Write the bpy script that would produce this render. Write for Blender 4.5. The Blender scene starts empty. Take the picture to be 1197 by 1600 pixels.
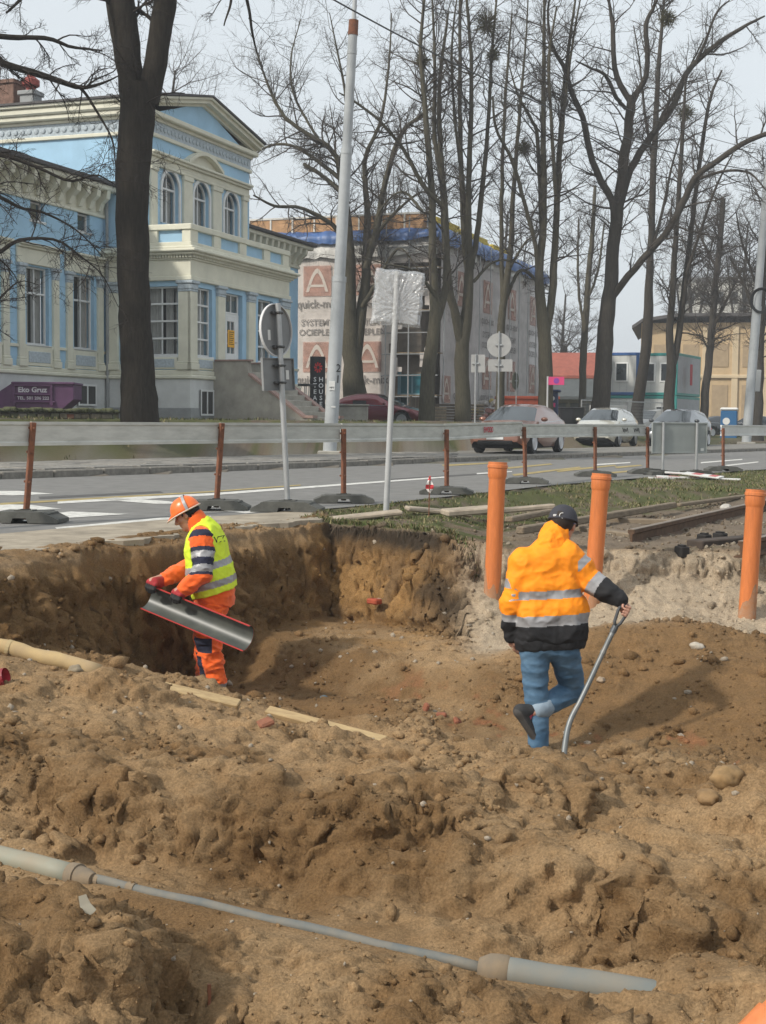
import bpy, bmesh, math, random
import numpy as np
from mathutils import Vector, Matrix, Euler
R = math.radians
random.seed(7); rng = np.random.default_rng(11)
scene = bpy.context.scene
col = scene.collection
# ------------------------------------------------------------------ camera
F = 2200.0; CX = 598.5; CY = 800.0          # focal length and centre in photo pixels
PITCH = math.atan(144 / F); ROLL = R(0.5); CAMZ = 1.1
fw = Vector((0, math.cos(PITCH), -math.sin(PITCH)))
up0 = Vector((0, math.sin(PITCH), math.cos(PITCH))); r0 = Vector((1, 0, 0))
rt = r0 * math.cos(ROLL) + up0 * math.sin(ROLL)
up = up0 * math.cos(ROLL) - r0 * math.sin(ROLL)
CAM = Vector((0, 0, CAMZ))
cd = bpy.data.cameras.new('camera'); cam = bpy.data.objects.new('camera', cd); col.objects.link(cam)
cd.sensor_fit = 'VERTICAL'; cd.sensor_height = 36; cd.lens = F / 1600 * 36
cd.clip_start = 0.1; cd.clip_end = 3000
cam.matrix_world = Matrix(((rt.x, up.x, -fw.x, 0), (rt.y, up.y, -fw.y, 0), (rt.z, up.z, -fw.z, CAMZ), (0, 0, 0, 1)))
scene.camera = cam
# ------------------------------------------------------------------ sky, sun, exposure
SUN_EL = 38.0; SUN_AZ = 236.0               # azimuth clockwise from +Y: behind the camera, to the left
w = bpy.data.worlds.new('World'); scene.world = w; w.use_nodes = True
nt = w.node_tree; nt.nodes.clear()
sky = nt.nodes.new('ShaderNodeTexSky'); sky.sky_type = 'NISHITA'; sky.sun_disc = False
sky.sun_elevation = R(SUN_EL); sky.sun_rotation = R(SUN_AZ)
sky.air_density = 1.3; sky.dust_density = 6.0; sky.ozone_density = 1.0; sky.altitude = 0
bgn = nt.nodes.new('ShaderNodeBackground'); bgn.inputs['Strength'].default_value = 0.128
hs = nt.nodes.new('ShaderNodeHueSaturation'); hs.inputs['Saturation'].default_value = 0.45
wo = nt.nodes.new('ShaderNodeOutputWorld')
mxw = nt.nodes.new('ShaderNodeMix'); mxw.data_type = 'RGBA'; mxw.inputs['Factor'].default_value = 0.7
mxw.inputs[7].default_value = (6.9, 7.45, 7.85, 1)         # thin even overcast over the whole sky
nt.links.new(sky.outputs[0], hs.inputs['Color']); nt.links.new(hs.outputs[0], mxw.inputs[6])
nt.links.new(mxw.outputs[2], bgn.inputs['Color']); nt.links.new(bgn.outputs[0], wo.inputs['Surface'])
sd = bpy.data.lights.new('sun', 'SUN'); so = bpy.data.objects.new('sun', sd); col.objects.link(so)
sd.energy = 3.0; sd.angle = R(3); sd.color = (1.0, 0.94, 0.84)
az = R(SUN_AZ); el = R(SUN_EL)
todir = Vector((math.sin(az) * math.cos(el), math.cos(az) * math.cos(el), math.sin(el)))
so.rotation_euler = todir.to_track_quat('Z', 'Y').to_euler(); so.location = (-20, -20, 40)
vs = scene.view_settings; vs.view_transform = 'Standard'; vs.look = 'None'; vs.gamma = 1; vs.exposure = 0.10
# ------------------------------------------------------------------ pixel helpers
def ray(px, py): return fw + rt * ((px - CX) / F) - up * ((py - CY) / F)
def atz(px, py, z):
    d = ray(px, py); return CAM + d * ((z - CAMZ) / d.z)
def aty(px, py, Y):
    d = ray(px, py); return CAM + d * (Y / d.y)
def proj(p):
    d = Vector(p) - CAM; k = d.dot(fw); return (CX + F * d.dot(rt) / k, CY - F * d.dot(up) / k)
# ------------------------------------------------------------------ noise
class Perlin:
    def __init__(s, seed):
        g = np.random.default_rng(seed); s.p = np.tile(g.permutation(256), 3).astype(np.int32)
        v = g.normal(size=(256, 3)); s.g = v / np.linalg.norm(v, axis=1)[:, None]
    def __call__(s, x, y, z):
        xi = np.floor(x).astype(np.int64); yi = np.floor(y).astype(np.int64); zi = np.floor(z).astype(np.int64)
        xf = x - xi; yf = y - yi; zf = z - zi; xi &= 255; yi &= 255; zi &= 255
        fu = lambda t: t * t * t * (t * (t * 6 - 15) + 10)
        u, v, ww = fu(xf), fu(yf), fu(zf); out = 0
        for i in (0, 1):
            for j in (0, 1):
                for k in (0, 1):
                    h = s.p[s.p[s.p[xi + i] + yi + j] + zi + k]; g = s.g[h]
                    d = g[..., 0] * (xf - i) + g[..., 1] * (yf - j) + g[..., 2] * (zf - k)
                    out = out + d * (u if i else 1 - u) * (v if j else 1 - v) * (ww if k else 1 - ww)
        return out * 1.5
PN = Perlin(3)
def fbm(x, y, z=0.0, sc=1.0, oct=4, gain=.5, ridge=False):
    x = np.asarray(x, float); y = np.asarray(y, float); z = np.broadcast_to(np.asarray(z, float), x.shape)
    a = 1.0; o = 0; f = sc
    for i in range(oct):
        n = PN(x * f + 17.3 * i, y * f - 9.1 * i, z * f + 5.7 * i)
        o = o + a * ((1 - 2 * np.abs(n)) if ridge else n); a *= gain; f *= 2.03
    return o
def SS(a, b, x):
    t = np.clip((x - a) / (b - a), 0, 1); return t * t * (3 - 2 * t)
# ------------------------------------------------------------------ materials
MATS = {}
def mat(name, c, rough=.7, var=.0, scale=8., bump=0., bscale=40., metal=0., c2=None, spec=.4, attr=None, coat=0., trans=0., alpha=1., emit=None, stretch=None, sheen=0., detail=6.):
    if name in MATS: return MATS[name]
    m = bpy.data.materials.new(name); m.use_nodes = True; n = m.node_tree; L = n.links
    b = n.nodes['Principled BSDF']; b.inputs['Roughness'].default_value = rough; b.inputs['Metallic'].default_value = metal
    b.inputs['Specular IOR Level'].default_value = spec; b.inputs['Coat Weight'].default_value = coat
    b.inputs['Coat Roughness'].default_value = .08
    b.inputs['Transmission Weight'].default_value = trans; b.inputs['Alpha'].default_value = alpha
    b.inputs['Sheen Weight'].default_value = sheen
    b.inputs['Base Color'].default_value = (*c, 1)
    if emit: b.inputs['Emission Color'].default_value = (*c, 1); b.inputs['Emission Strength'].default_value = emit
    tc = n.nodes.new('ShaderNodeTexCoord'); vec = tc.outputs['Object']
    if stretch:
        mp = n.nodes.new('ShaderNodeMapping'); mp.inputs['Scale'].default_value = stretch; L.new(vec, mp.inputs['Vector']); vec = mp.outputs[0]
    base = None
    if attr:
        at = n.nodes.new('ShaderNodeAttribute'); at.attribute_name = attr; base = at.outputs['Color']; L.new(base, b.inputs['Base Color'])
    if var > 0 or c2:
        tx = n.nodes.new('ShaderNodeTexNoise'); tx.inputs['Scale'].default_value = scale; tx.inputs['Detail'].default_value = detail; tx.inputs['Roughness'].default_value = .62
        L.new(vec, tx.inputs['Vector'])
        rp = n.nodes.new('ShaderNodeValToRGB'); rp.color_ramp.elements[0].position = .32; rp.color_ramp.elements[1].position = .68
        mx = n.nodes.new('ShaderNodeMix'); mx.data_type = 'RGBA'
        if c2:
            mx.inputs[6].default_value = (*c, 1); mx.inputs[7].default_value = (*c2, 1)
            L.new(tx.outputs[0], rp.inputs[0]); L.new(rp.outputs[0], mx.inputs[0])
        else:
            mx.blend_type = 'MULTIPLY'; mx.inputs[0].default_value = 1
            rp.color_ramp.elements[0].color = (1 - var,) * 3 + (1,); rp.color_ramp.elements[1].color = (1 + var * .5,) * 3 + (1,)
            L.new(tx.outputs[0], rp.inputs[0]); L.new(rp.outputs[0], mx.inputs[7])
            if base: L.new(base, mx.inputs[6])
            else: mx.inputs[6].default_value = (*c, 1)
        L.new(mx.outputs[2], b.inputs['Base Color'])
    if bump > 0:
        tb = n.nodes.new('ShaderNodeTexNoise'); tb.inputs['Scale'].default_value = bscale; tb.inputs['Detail'].default_value = 8; tb.inputs['Roughness'].default_value = .65
        L.new(vec, tb.inputs['Vector'])
        bp = n.nodes.new('ShaderNodeBump'); bp.inputs['Strength'].default_value = min(1, bump * 20); bp.inputs['Distance'].default_value = bump
        L.new(tb.outputs[0], bp.inputs['Height']); L.new(bp.outputs[0], b.inputs['Normal'])
    MATS[name] = m; return m
# ------------------------------------------------------------------ mesh builder
class MB:
    def __init__(s): s.v = []; s.f = []; s.m = []
    def add(s, vs_, fs, mi=0):
        o = len(s.v); s.v += [tuple(p) for p in vs_]; s.f += [tuple(i + o for i in f) for f in fs]; s.m += [mi] * len(fs); return s
    def box(s, x0, x1, y0, y1, z0, z1, mi=0, M=None):
        vv = [(x, y, z) for z in (z0, z1) for y in (y0, y1) for x in (x0, x1)]
        if M is not None: vv = [M @ Vector(p) for p in vv]
        return s.add(vv, [(0, 2, 3, 1), (4, 5, 7, 6), (0, 1, 5, 4), (2, 6, 7, 3), (0, 4, 6, 2), (1, 3, 7, 5)], mi)
    def cbox(s, x0, x1, y0, y1, z0, z1, c=.01, mi=0, M=None):       # box with all edges chamfered
        vv = []; fs = []
        X = (x0, x1); Y = (y0, y1); Z = (z0, z1); c = min(c, (x1-x0)*.45, (y1-y0)*.45, (z1-z0)*.45)
        idx = {}
        for i in (0, 1):
            for j in (0, 1):
                for k in (0, 1):
                    sx, sy, sz = (1 - 2*i)*c, (1 - 2*j)*c, (1 - 2*k)*c
                    for a in range(3):
                        p = [X[i], Y[j], Z[k]]
                        if a != 0: p[0] += sx
                        if a != 1: p[1] += sy
                        if a != 2: p[2] += sz
                        idx[i, j, k, a] = len(vv); vv.append(tuple(p))
        I = lambda i, j, k, a: idx[i, j, k, a]
        for q in (0, 1):
            fs += [[I(q,0,0,0), I(q,1,0,0), I(q,1,1,0), I(q,0,1,0)], [I(0,q,0,1), I(1,q,0,1), I(1,q,1,1), I(0,q,1,1)], [I(0,0,q,2), I(1,0,q,2), I(1,1,q,2), I(0,1,q,2)]]
        for a_ in (0, 1):
            for b_ in (0, 1):
                fs += [[I(0,a_,b_,1), I(1,a_,b_,1), I(1,a_,b_,2), I(0,a_,b_,2)], [I(a_,0,b_,0), I(a_,1,b_,0), I(a_,1,b_,2), I(a_,0,b_,2)], [I(a_,b_,0,0), I(a_,b_,1,0), I(a_,b_,1,1), I(a_,b_,0,1)]]
        for i in (0, 1):
            for j in (0, 1):
                for k in (0, 1): fs.append([I(i,j,k,0), I(i,j,k,1), I(i,j,k,2)])
        if M is not None: vv = [M @ Vector(p) for p in vv]
        s.rec = True
        return s.add(vv, fs, mi)
    def tube(s, pts, rad, n=8, cap=True, mi=0):
        pts = [Vector(p) for p in pts]; k = len(pts)
        if not hasattr(rad, '__len__'): rad = [rad] * k
        o = len(s.v); ref = None
        for i, p in enumerate(pts):
            t = (pts[min(i + 1, k - 1)] - pts[max(i - 1, 0)])
            t = t.normalized() if t.length > 1e-9 else Vector((0, 0, 1))
            if ref is None: ref = t.orthogonal().normalized()
            else:
                ref = ref - t * ref.dot(t)
                ref = ref.normalized() if ref.length > 1e-6 else t.orthogonal().normalized()
            b = t.cross(ref)
            for j in range(n):
                a = 2 * math.pi * j / n; s.v.append(tuple(p + (ref * math.cos(a) + b * math.sin(a)) * rad[i]))
        for i in range(k - 1):
            for j in range(n):
                j2 = (j + 1) % n; s.f.append((o + i*n + j, o + i*n + j2, o + (i+1)*n + j2, o + (i+1)*n + j)); s.m.append(mi)
        if cap:
            s.f.append(tuple(o + j for j in range(n))[::-1]); s.f.append(tuple(o + (k-1)*n + j for j in range(n))); s.m += [mi, mi]
        return s
    def prism(s, poly, vec, mi=0):
        n = len(poly); vec = Vector(vec); a = [Vector(p) for p in poly]
        return s.add(a + [p + vec for p in a], [tuple(range(n))[::-1], tuple(range(n, 2*n))] + [(i, (i+1) % n, n + (i+1) % n, n + i) for i in range(n)], mi)
    def lathe(s, prof, n=16, c=(0, 0, 0), M=None, mi=0):
        o = len(s.v); k = len(prof); c = Vector(c)
        for r, z in prof:
            for j in range(n):
                a = 2 * math.pi * j / n; p = Vector((r * math.cos(a), r * math.sin(a), z)) + c
                s.v.append(tuple(M @ p if M is not None else p))
        for i in range(k - 1):
            for j in range(n):
                j2 = (j + 1) % n; s.f.append((o + i*n + j, o + i*n + j2, o + (i+1)*n + j2, o + (i+1)*n + j)); s.m.append(mi)
        s.f.append(tuple(o + j for j in range(n))[::-1]); s.f.append(tuple(o + (k-1)*n + j for j in range(n))); s.m += [mi, mi]
        return s
    def build(s, name, mats, parent=None, smooth=False, rec=False, auto=None):
        me = bpy.data.meshes.new(name); me.from_pydata(s.v, [], s.f)
        if not isinstance(mats, (list, tuple)): mats = [mats]
        for m in mats: me.materials.append(m)
        if len(mats) > 1: me.polygons.foreach_set('material_index', s.m)
        if rec or getattr(s, 'rec', False):
            bm = bmesh.new(); bm.from_mesh(me); bmesh.ops.recalc_face_normals(bm, faces=bm.faces[:]); bm.to_mesh(me); bm.free()
        if smooth or auto: me.polygons.foreach_set('use_smooth', [True] * len(me.polygons))
        if auto: me.set_sharp_from_angle(angle=R(auto))
        me.update(); o = bpy.data.objects.new(name, me); col.objects.link(o); o.parent = parent
        return o
def tag(o, label, cat=None, group=None, kind=None):
    if label: o['label'] = label
    if cat: o['category'] = cat
    if group: o['group'] = group
    if kind: o['kind'] = kind
    return o
def thing(name, label, cat, loc=(0, 0, 0), rz=0., group=None):
    o = bpy.data.objects.new(name, None); col.objects.link(o); o.empty_display_size = .2
    o.location = loc; o.rotation_euler = (0, 0, rz); return tag(o, label, cat, group)
def copy_tree(o, parent=None):
    c = o.copy(); col.objects.link(c); c.parent = parent
    for ch in list(o.children): copy_tree(ch, c)
    return c
def text(body, size, mat_, parent, M, name='lettering', align='CENTER', depth=.002, sx=1.0, bold=0.0):
    cu = bpy.data.curves.new('t', 'FONT'); cu.body = body; cu.size = size; cu.align_x = align; cu.align_y = 'CENTER'; cu.extrude = depth; cu.offset = bold; cu.resolution_u = 2
    t = bpy.data.objects.new('t', cu); col.objects.link(t); dg = bpy.context.evaluated_depsgraph_get(); dg.update()
    me = bpy.data.meshes.new_from_object(t.evaluated_get(dg)); bpy.data.objects.remove(t); bpy.data.curves.remove(cu)
    me.transform(M @ Matrix.Diagonal((sx, 1, 1, 1))); me.materials.clear(); me.materials.append(mat_); me.name = name
    o = bpy.data.objects.new(name, me); col.objects.link(o); o.parent = parent; return o
def np_mesh(name, verts, faces, mats, parent=None, smooth=True, colors=None, mi=None):
    me = bpy.data.meshes.new(name); nv = len(verts); nf, k = faces.shape
    me.vertices.add(nv); me.vertices.foreach_set('co', np.asarray(verts, np.float32).ravel())
    me.loops.add(nf * k); me.loops.foreach_set('vertex_index', faces.astype(np.int32).ravel())
    me.polygons.add(nf); me.polygons.foreach_set('loop_start', np.arange(0, nf * k, k, dtype=np.int32)); me.polygons.foreach_set('loop_total', np.full(nf, k, np.int32))
    if not isinstance(mats, (list, tuple)): mats = [mats]
    for m in mats: me.materials.append(m)
    if mi is not None: me.polygons.foreach_set('material_index', np.asarray(mi, np.int32))
    me.update(calc_edges=True)
    if smooth: me.polygons.foreach_set('use_smooth', np.ones(nf, bool))
    if colors is not None:
        a = me.color_attributes.new('Col', 'FLOAT_COLOR', 'POINT'); c4 = np.ones((nv, 4), np.float32); c4[:, :3] = colors; a.data.foreach_set('color', c4.ravel())
    o = bpy.data.objects.new(name, me); col.objects.link(o); o.parent = parent; return o
# ================================================================== GROUND
KERB = [(-40, -12), (-25, 4), (-12, 18.0), (-6.7, 24.7), (-3.85, 28.5), (-.94, 32.9), (1.3, 36.4), (4.4, 40.6), (9.4, 47.8), (15.2, 55.9), (30, 77), (60, 120), (160, 262)]
NEAR = [(-30, -22), (-14, -1), (-5.0, 11.0), (-3.6, 13.0), (-2.4, 15.0), (-.76, 17.0), (.95, 20.4), (3.0, 24.5), (5.6, 28.6), (9.1, 33.6), (16, 43.5), (30, 63.5), (70, 120), (170, 262)]
def poly_sd(px, py, pts):
    """signed distance to an open polyline, positive on its left side"""
    best = np.full(px.shape, 1e9); sg = np.ones(px.shape)
    for (ax, ay), (bx, by) in zip(pts[:-1], pts[1:]):
        dx, dy = bx - ax, by - ay; L2 = dx*dx + dy*dy
        t = np.clip(((px - ax)*dx + (py - ay)*dy) / L2, 0, 1)
        ex, ey = px - ax - t*dx, py - ay - t*dy; d = np.hypot(ex, ey); c = dx*(py - ay) - dy*(px - ax)
        k = d < best; best = np.where(k, d, best); sg = np.where(k, np.sign(c), sg)
    return best * sg
def worley(x, y, sc, seed):
    """cellular noise: distance to the nearest and second nearest seed, and the offset and random values of the cell"""
    g = np.random.default_rng(seed); T = g.uniform(size=(128, 128, 5)); px, py = x*sc, y*sc; cx, cy = np.floor(px).astype(np.int64), np.floor(py).astype(np.int64)
    f1 = np.full(px.shape, 9.); f2 = np.full(px.shape, 9.); bi = np.zeros(px.shape + (5,), np.float32)
    for i in (-1, 0, 1):
        for j in (-1, 0, 1):
            t = T[(cx + i) & 127, (cy + j) & 127]; dx = px - (cx + i + t[..., 0]); dy = py - (cy + j + t[..., 1]); d = dx*dx + dy*dy; n = d < f1
            f2 = np.where(n, f1, np.minimum(f2, d)); f1 = np.where(n, d, f1); bi[n] = np.stack([dx, dy, t[..., 2], t[..., 3], t[..., 4]], -1)[n]
    return np.sqrt(f1), np.sqrt(f2), bi
def chunks(x, y, sc, seed):
    """broken soil: tilted blocks parted by cracks, about -1..1"""
    wx = x + .25/sc*fbm(x, y, seed, sc*1.3, 2); wy = y + .25/sc*fbm(x, y, seed + 9, sc*1.3, 2); f1, f2, b = worley(wx, wy, sc, seed)
    return (b[..., 2] - .5)*1.1 + b[..., 0]*(b[..., 3] - .5)*1.6 + b[..., 1]*(b[..., 4] - .5)*1.6 - .8*SS(.16, .0, f2 - f1)
# timbers laid along the near edge of the trench: world ends
POLE = (aty(-90, 987, 10.2), aty(156, 1049, 10.0)); PLK = ((aty(228, 1067, 9.95), aty(374, 1101, 9.8)), (aty(418, 1110, 9.75), aty(602, 1158, 9.3)))
PIPES = ((atz(116, 1367, -.985), atz(775, 1518, -1.045)), (atz(-70, 1320, -.985), atz(116, 1367, -.985)), (atz(768, 1515, -1.045), atz(1105, 1567, -1.085)))
LAID = ((POLE, .035, .36), (PLK[0], .028, .36), (PLK[1], .030, .36), (PIPES[0], .002, .26), (PIPES[1], .018, .26), (PIPES[2], .010, .26))
def seg_dist(X, Y, A_, B_):
    dx, dy = B_.x - A_.x, B_.y - A_.y; t = np.clip(((X - A_.x)*dx + (Y - A_.y)*dy)/(dx*dx + dy*dy), 0, 1); return np.hypot(X - A_.x - t*dx, Y - A_.y - t*dy), t
def pit_parts(X, Y):
    n1 = fbm(X, Y, 0, .9, 3) ; n2 = fbm(X, Y, 4., 3.2, 3)
    dL = (X + 3.0)*.881 - (Y - 11.1)*.473 + .16*n1 + .05*n2
    dB = -(X - .15)*.738 - (Y - 14.6)*.674 + .10*n1 + .05*n2
    dR = 13.95 - Y + .12*n1 + .06*n2
    return dL, np.maximum(dB, dR), dB, dR
def base_ground(X, Y):
    """everything outside the pit: road bed, rise towards the houses, far ground"""
    k = poly_sd(X, Y, KERB)                      # >0 beyond the far kerb
    right = np.maximum(SS(-.2, 1.6, X - (Y - 40)*.42), SS(72, 84, Y))
    rise = SS(3.9, 5.2, k) * (1 - right)
    top = 1.05 - .33*SS(48, 62, Y)
    z = np.where(k > 0, .06, -.06)
    z = z + rise * (top - .06) + right * SS(6, 14, k) * .12
    z = z + np.where(k > 4.5, .05*fbm(X, Y, 0, .35, 3), 0)
    return z, k
def terrain(X, Y):
    zb, k = base_ground(X, Y)
    dL, dBR, dB, dR = pit_parts(X, Y)
    big = fbm(X, Y, 1.3, .55, 2)
    # trench that both men stand in
    e = -(X + 1.5)*.595 - (Y - 12.2)*.80 + .10*big
    shelf = -.95 + .15*SS(.6, 2.2, X) + .03*fbm(X, Y, 2, 1.1, 2)
    far = -1.29 + (shelf + 1.29) * SS(.38, 1.05 + .95*SS(.5, 2.2, X), -e)
    nearz = np.interp(X, [-4, -3, -2, -1.2, -.5, 0, 1, 1.7, 2.5, 4], [-.52, -.60, -.77, -.89, -.98, -1.08, -1.19, -1.17, -1.20, -1.1])
    plain = nearz + (-.90 - nearz) * SS(8.9, 7.4, Y)
    e2 = np.where(X > .3, e + .25*SS(.3, 1.0, X), e)
    near = -1.29 + (plain + 1.29) * SS(.40, 1.05 + .75*SS(.3, -.6, X), e2)
    z = np.where(e < 0, far, near)
    # bank and the channel of the grey pipe
    q = (X + .10)*.46 + (Y - 5.9)*.888           # distance beyond the pipe line
    chan = SS(.62, .26, q + .20*fbm(X, Y, 7, 1.3, 4) + .12*SS(.2, 1.2, X))
    z = z - .20*chan*(Y < 8.5)
    # near mounds
    def mound(cx, cy, rx, ry, h, rot=0., p=1.0):
        c, s_ = math.cos(rot), math.sin(rot); u = ((X-cx)*c + (Y-cy)*s_)/rx; v = (-(X-cx)*s_ + (Y-cy)*c)/ry
        r = np.sqrt(u*u + v*v) + .16*fbm(X, Y, 9, 2.2, 3); return h * SS(1.0, .25, r)**p
    z = z + mound(-1.45, 5.0, 1.05, .70, .30, .1) + mound(1.75, 4.35, .95, .75, .42, .3) + mound(.55, 4.55, .5, .4, .10)
    z = z + mound(.15, 6.75, .95, .42, .13, -.4) + mound(-1.1, 7.2, .9, .4, .10, -.3) + mound(1.15, 8.6, .75, .42, .06, -.2) + mound(1.75, 8.5, .6, .4, .12)
    z = z + mound(-1.75, 9.2, .5, .4, .12) + mound(.8, 7.2, .7, .45, .11, .3) + mound(2.3, 7.0, .9, .6, .16)
    z = z + mound(2.35, 12.1, 1.3, .55, .16, -.1) + mound(-.1, 11.4, .9, .35, .10, -.5)
    z = z - mound(-.62, 4.75, .42, .45, .16)
    # ridges of dumped sand
    rg = SS(.35, 1.0, e)*SS(11.5, 10., Y)
    wx, wy = X + .35*fbm(X, Y, 41, .7, 2), Y + .35*fbm(X, Y, 43, .7, 2)
    z = z + rg*(.10*(np.maximum(0, fbm(wx*.55, wy*1.35, 2., 1.0, 3, .5, True)) - .55) + .045*(fbm(wx, wy*1.2, 6., 2.1, 3, .5, True) - .5))
    for (A_, B_), dz, rw in LAID:
        dd, t = seg_dist(X, Y, A_, B_); lim = A_.z + t*(B_.z - A_.z) - dz + (.16*SS(.72, .95, t + .12*fbm(X, Y, 33, 6., 2)) if A_ is PIPES[2][0] else 0)
        z = np.where(z > lim, lim + (z - lim)*SS(.05, rw, dd), z + (lim - z)*SS(.34, .05, dd))
    # the sides of the pit
    rr = .045*fbm(X, Y, 3, 4., 3)
    sideL = SS(.02, .56, dL + rr) ; sideB = SS(.0, .48, dB + rr)
    sideR = SS(-.12, 1.55, dR + rr*2)**.62
    sideR = .80*sideR + .20*SS(.0, .25, dR + rr)
    sB = np.where(dB > dR*.6, np.maximum(sideB, sideR), sideR)
    inside = np.minimum(sideL, sB)
    track = SS(.6, 1.4, X) * SS(24, 20, Y)
    nd_ = poly_sd(X, Y, NEAR)
    zt = np.where(k > 0, zb, -.007 - .053*SS(.0, .3, nd_) - .028*(X < -.8) - .13*track*SS(.0, -1.2, nd_) + .02*fbm(X, Y, 6, 1.7, 3)*track)
    zt = np.where((X > -.8) & (k < 0), zt + .02*fbm(X, Y, 5, 2., 3)*SS(.0, -.5, nd_), zt)
    zz = zt + (z - zt) * inside
    # shallow dark slot behind the first orange pipe
    sl = SS(.28, .1, np.abs((Y - 14.75) + .25*(X - 1.3))) * SS(.55, .8, X) * SS(2.3, 1.9, X)
    zz = zz - .22*sl
    zz = zz + SS(.45, .12, np.abs(dL + .10 + .1*fbm(X, Y, 12, 2.2, 2)))*SS(-.7, -1.0, X - (Y - 15.4)*.5)*(.055 + .03*fbm(X, Y, 15, 3., 3))*(Y > 4)
    pit = inside
    return zz, k, dL, dB, dR, e, q, pit, sl
def axis(fine0, fine1, st, lo, hi, gr):
    a = list(np.arange(fine0, fine1 + 1e-6, st)); s = st*2
    x = a[-1]
    while x < hi: x += s; a.append(x); s = min(s*gr, 40)
    s = st*2; x = a[0]; b = []
    while x > lo: x -= s; b.append(x); s = min(s*gr, 40)
    return np.array(b[::-1] + a)
xs = axis(-4.3, 4.5, .0165, -900, 900, 1.18)
ys = axis(4.3, 15.4, .0185, -60, 1500, 1.11); ys = np.concatenate([ys[ys < 4.3 - 1e-6], np.arange(4.3, 8.6, .0130), ys[ys > 8.605]])
X, Y = np.meshgrid(xs, ys)
Z, K, dL, dB, dR, EE, QQ, PIT, SLOT = terrain(X, Y)
lipb = np.maximum(SS(.32, .08, np.abs(dL + .08))*(dB > -.3), SS(.22, .05, np.abs(np.maximum(dB, dR)))*(dL > -.2)*(X > -1)) * SS(3.5, 4.5, Y)
loose = np.maximum(SS(.02, .3, PIT), .75*lipb) * SS(20, 16, Y)         # where the soil is loose
gx = np.gradient(Z, axis=1) / np.gradient(X, axis=1); gy = np.gradient(Z, axis=0) / np.gradient(Y, axis=0)
sl_ = np.sqrt(gx**2 + gy**2); il = 1/np.sqrt(1 + sl_**2)
near_f = SS(11.5, 8., Y)
foot = SS(.2, .9, EE) * near_f
flat = SS(.30, .05, np.abs(EE)) * .6
m1 = SS(-.25, .35, fbm(X, Y, 21, 1.1, 2))
m2 = SS(-.2, .4, fbm(X, Y, 31, 2.4, 2))
D = (.017*fbm(X, Y, Z, 4.2, 5, .62) + .016*fbm(X*.7, Y*1.3, Z, 8., 4, .62, True)*m1 + .010*fbm(X, Y, Z, 17., 3, .75)*(.3 + m2) + .011*np.abs(fbm(X, Y, Z, 34., 2, .7))*(.4 + 1.2*m2)) * (1 - flat)
D = D + .026*foot*fbm(X, Y, Z, 2.3, 3, .5, True) - .012
wallm = SS(.5, 1.6, sl_)
D = D + wallm*(.06*fbm(X, Y, Z, 3.1, 4, .6) + .04*fbm(X*1.6, Y*1.6, Z*3., 4.2, 4, .55, True) + .03*fbm(X, Y, Z*1.4, 11., 3, .6))
sub = (X > -4.4) & (X < 4.6) & (Y > 4.2) & (Y < 15.6)
ch1 = np.zeros(X.shape); ch2 = ch1.copy(); ch3 = ch1.copy()
ch1[sub] = chunks(X[sub], Y[sub] + Z[sub]*.9, 5.2, 3); ch2[sub] = chunks(X[sub] + Z[sub]*.3, Y[sub] + Z[sub]*.9, 10.5, 5); ch3[sub] = chunks(X[sub], Y[sub] + Z[sub]*.8, 24., 8)
m3 = SS(-.15, .35, fbm(X, Y, 51, 1.6, 3)); m4 = SS(-.1, .3, fbm(X, Y, 61, 2.1, 3))
m3 = m3**1.5; m4 = m4**1.5
D = D + (1 - flat)*(.015*ch1*m3*foot + .013*ch2*m4*(.30 + .70*foot) + .0095*ch3*(.25 + .75*m2)) + wallm*(.03*ch2 + .012*ch3)
cl = fbm(X, Y, Z, 13., 2); D = D + .008*SS(.22, .5, cl)*foot*(.4+m1)     # lumps
for (A_, B_), dz, rw in LAID:
    dd, t = seg_dist(X, Y, A_, B_); D = D*(1 - .9*SS(.26, .07, dd))
D = D * loose + (1 - loose)*np.where((K < 0), .012*fbm(X, Y, 0, 6., 3)*SS(.02, -.4, poly_sd(X, Y, NEAR)), 0.0)*SS(-.9, -.6, X)*SS(30, 20, Y)
nx, ny, nz = -gx*il, -gy*il, il
VX = X + nx*D*loose; VY = Y + ny*D*loose; VZ = Z + D*(nz*loose + (1 - loose))
def zat(x, y):
    i = np.clip(np.searchsorted(xs, x) , 1, len(xs) - 1); j = np.clip(np.searchsorted(ys, y), 1, len(ys) - 1)
    return float(max(VZ[j, i], VZ[j-1, i], VZ[j, i-1], VZ[j-1, i-1]))
# natural colours of the soils
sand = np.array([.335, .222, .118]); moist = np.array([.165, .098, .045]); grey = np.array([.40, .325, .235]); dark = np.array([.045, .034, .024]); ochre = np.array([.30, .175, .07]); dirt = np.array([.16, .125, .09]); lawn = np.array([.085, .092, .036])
C = np.zeros(X.shape + (3,)) + dirt
def blend(c, a):
    global C
    a = np.clip(a, 0, 1)[..., None]; C = C*(1 - a) + np.asarray(c)*a
n_a = fbm(X, Y, Z, .8, 4); n_b = fbm(X, Y, Z, 2.6, 4); n_c = fbm(X, Y, Z, 7., 3)
inn = np.maximum(SS(.02, .12, PIT), .9*lipb*(X < -.6))
zone = .15 + .42*SS(.02, .25, QQ)*SS(.95, .6, QQ) + .55*SS(1.2, .4, np.abs(EE + .1)) - .25*SS(.8, 1.6, X)*SS(5.6, 4.8, Y) + .30*SS(-.5, -1.0, X)*SS(6.1, 5.6, Y) + .35*SS(10., 11., Y)*SS(-2.2, -1.0, -EE)*0 + .25*SS(.4, -.6, X)*SS(10, 11.5, Y)
blend(sand, inn)
blend(moist, inn*np.clip(zone + .16 + .6*n_a + .7*n_b + .35*n_c, 0, .95))
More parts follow.
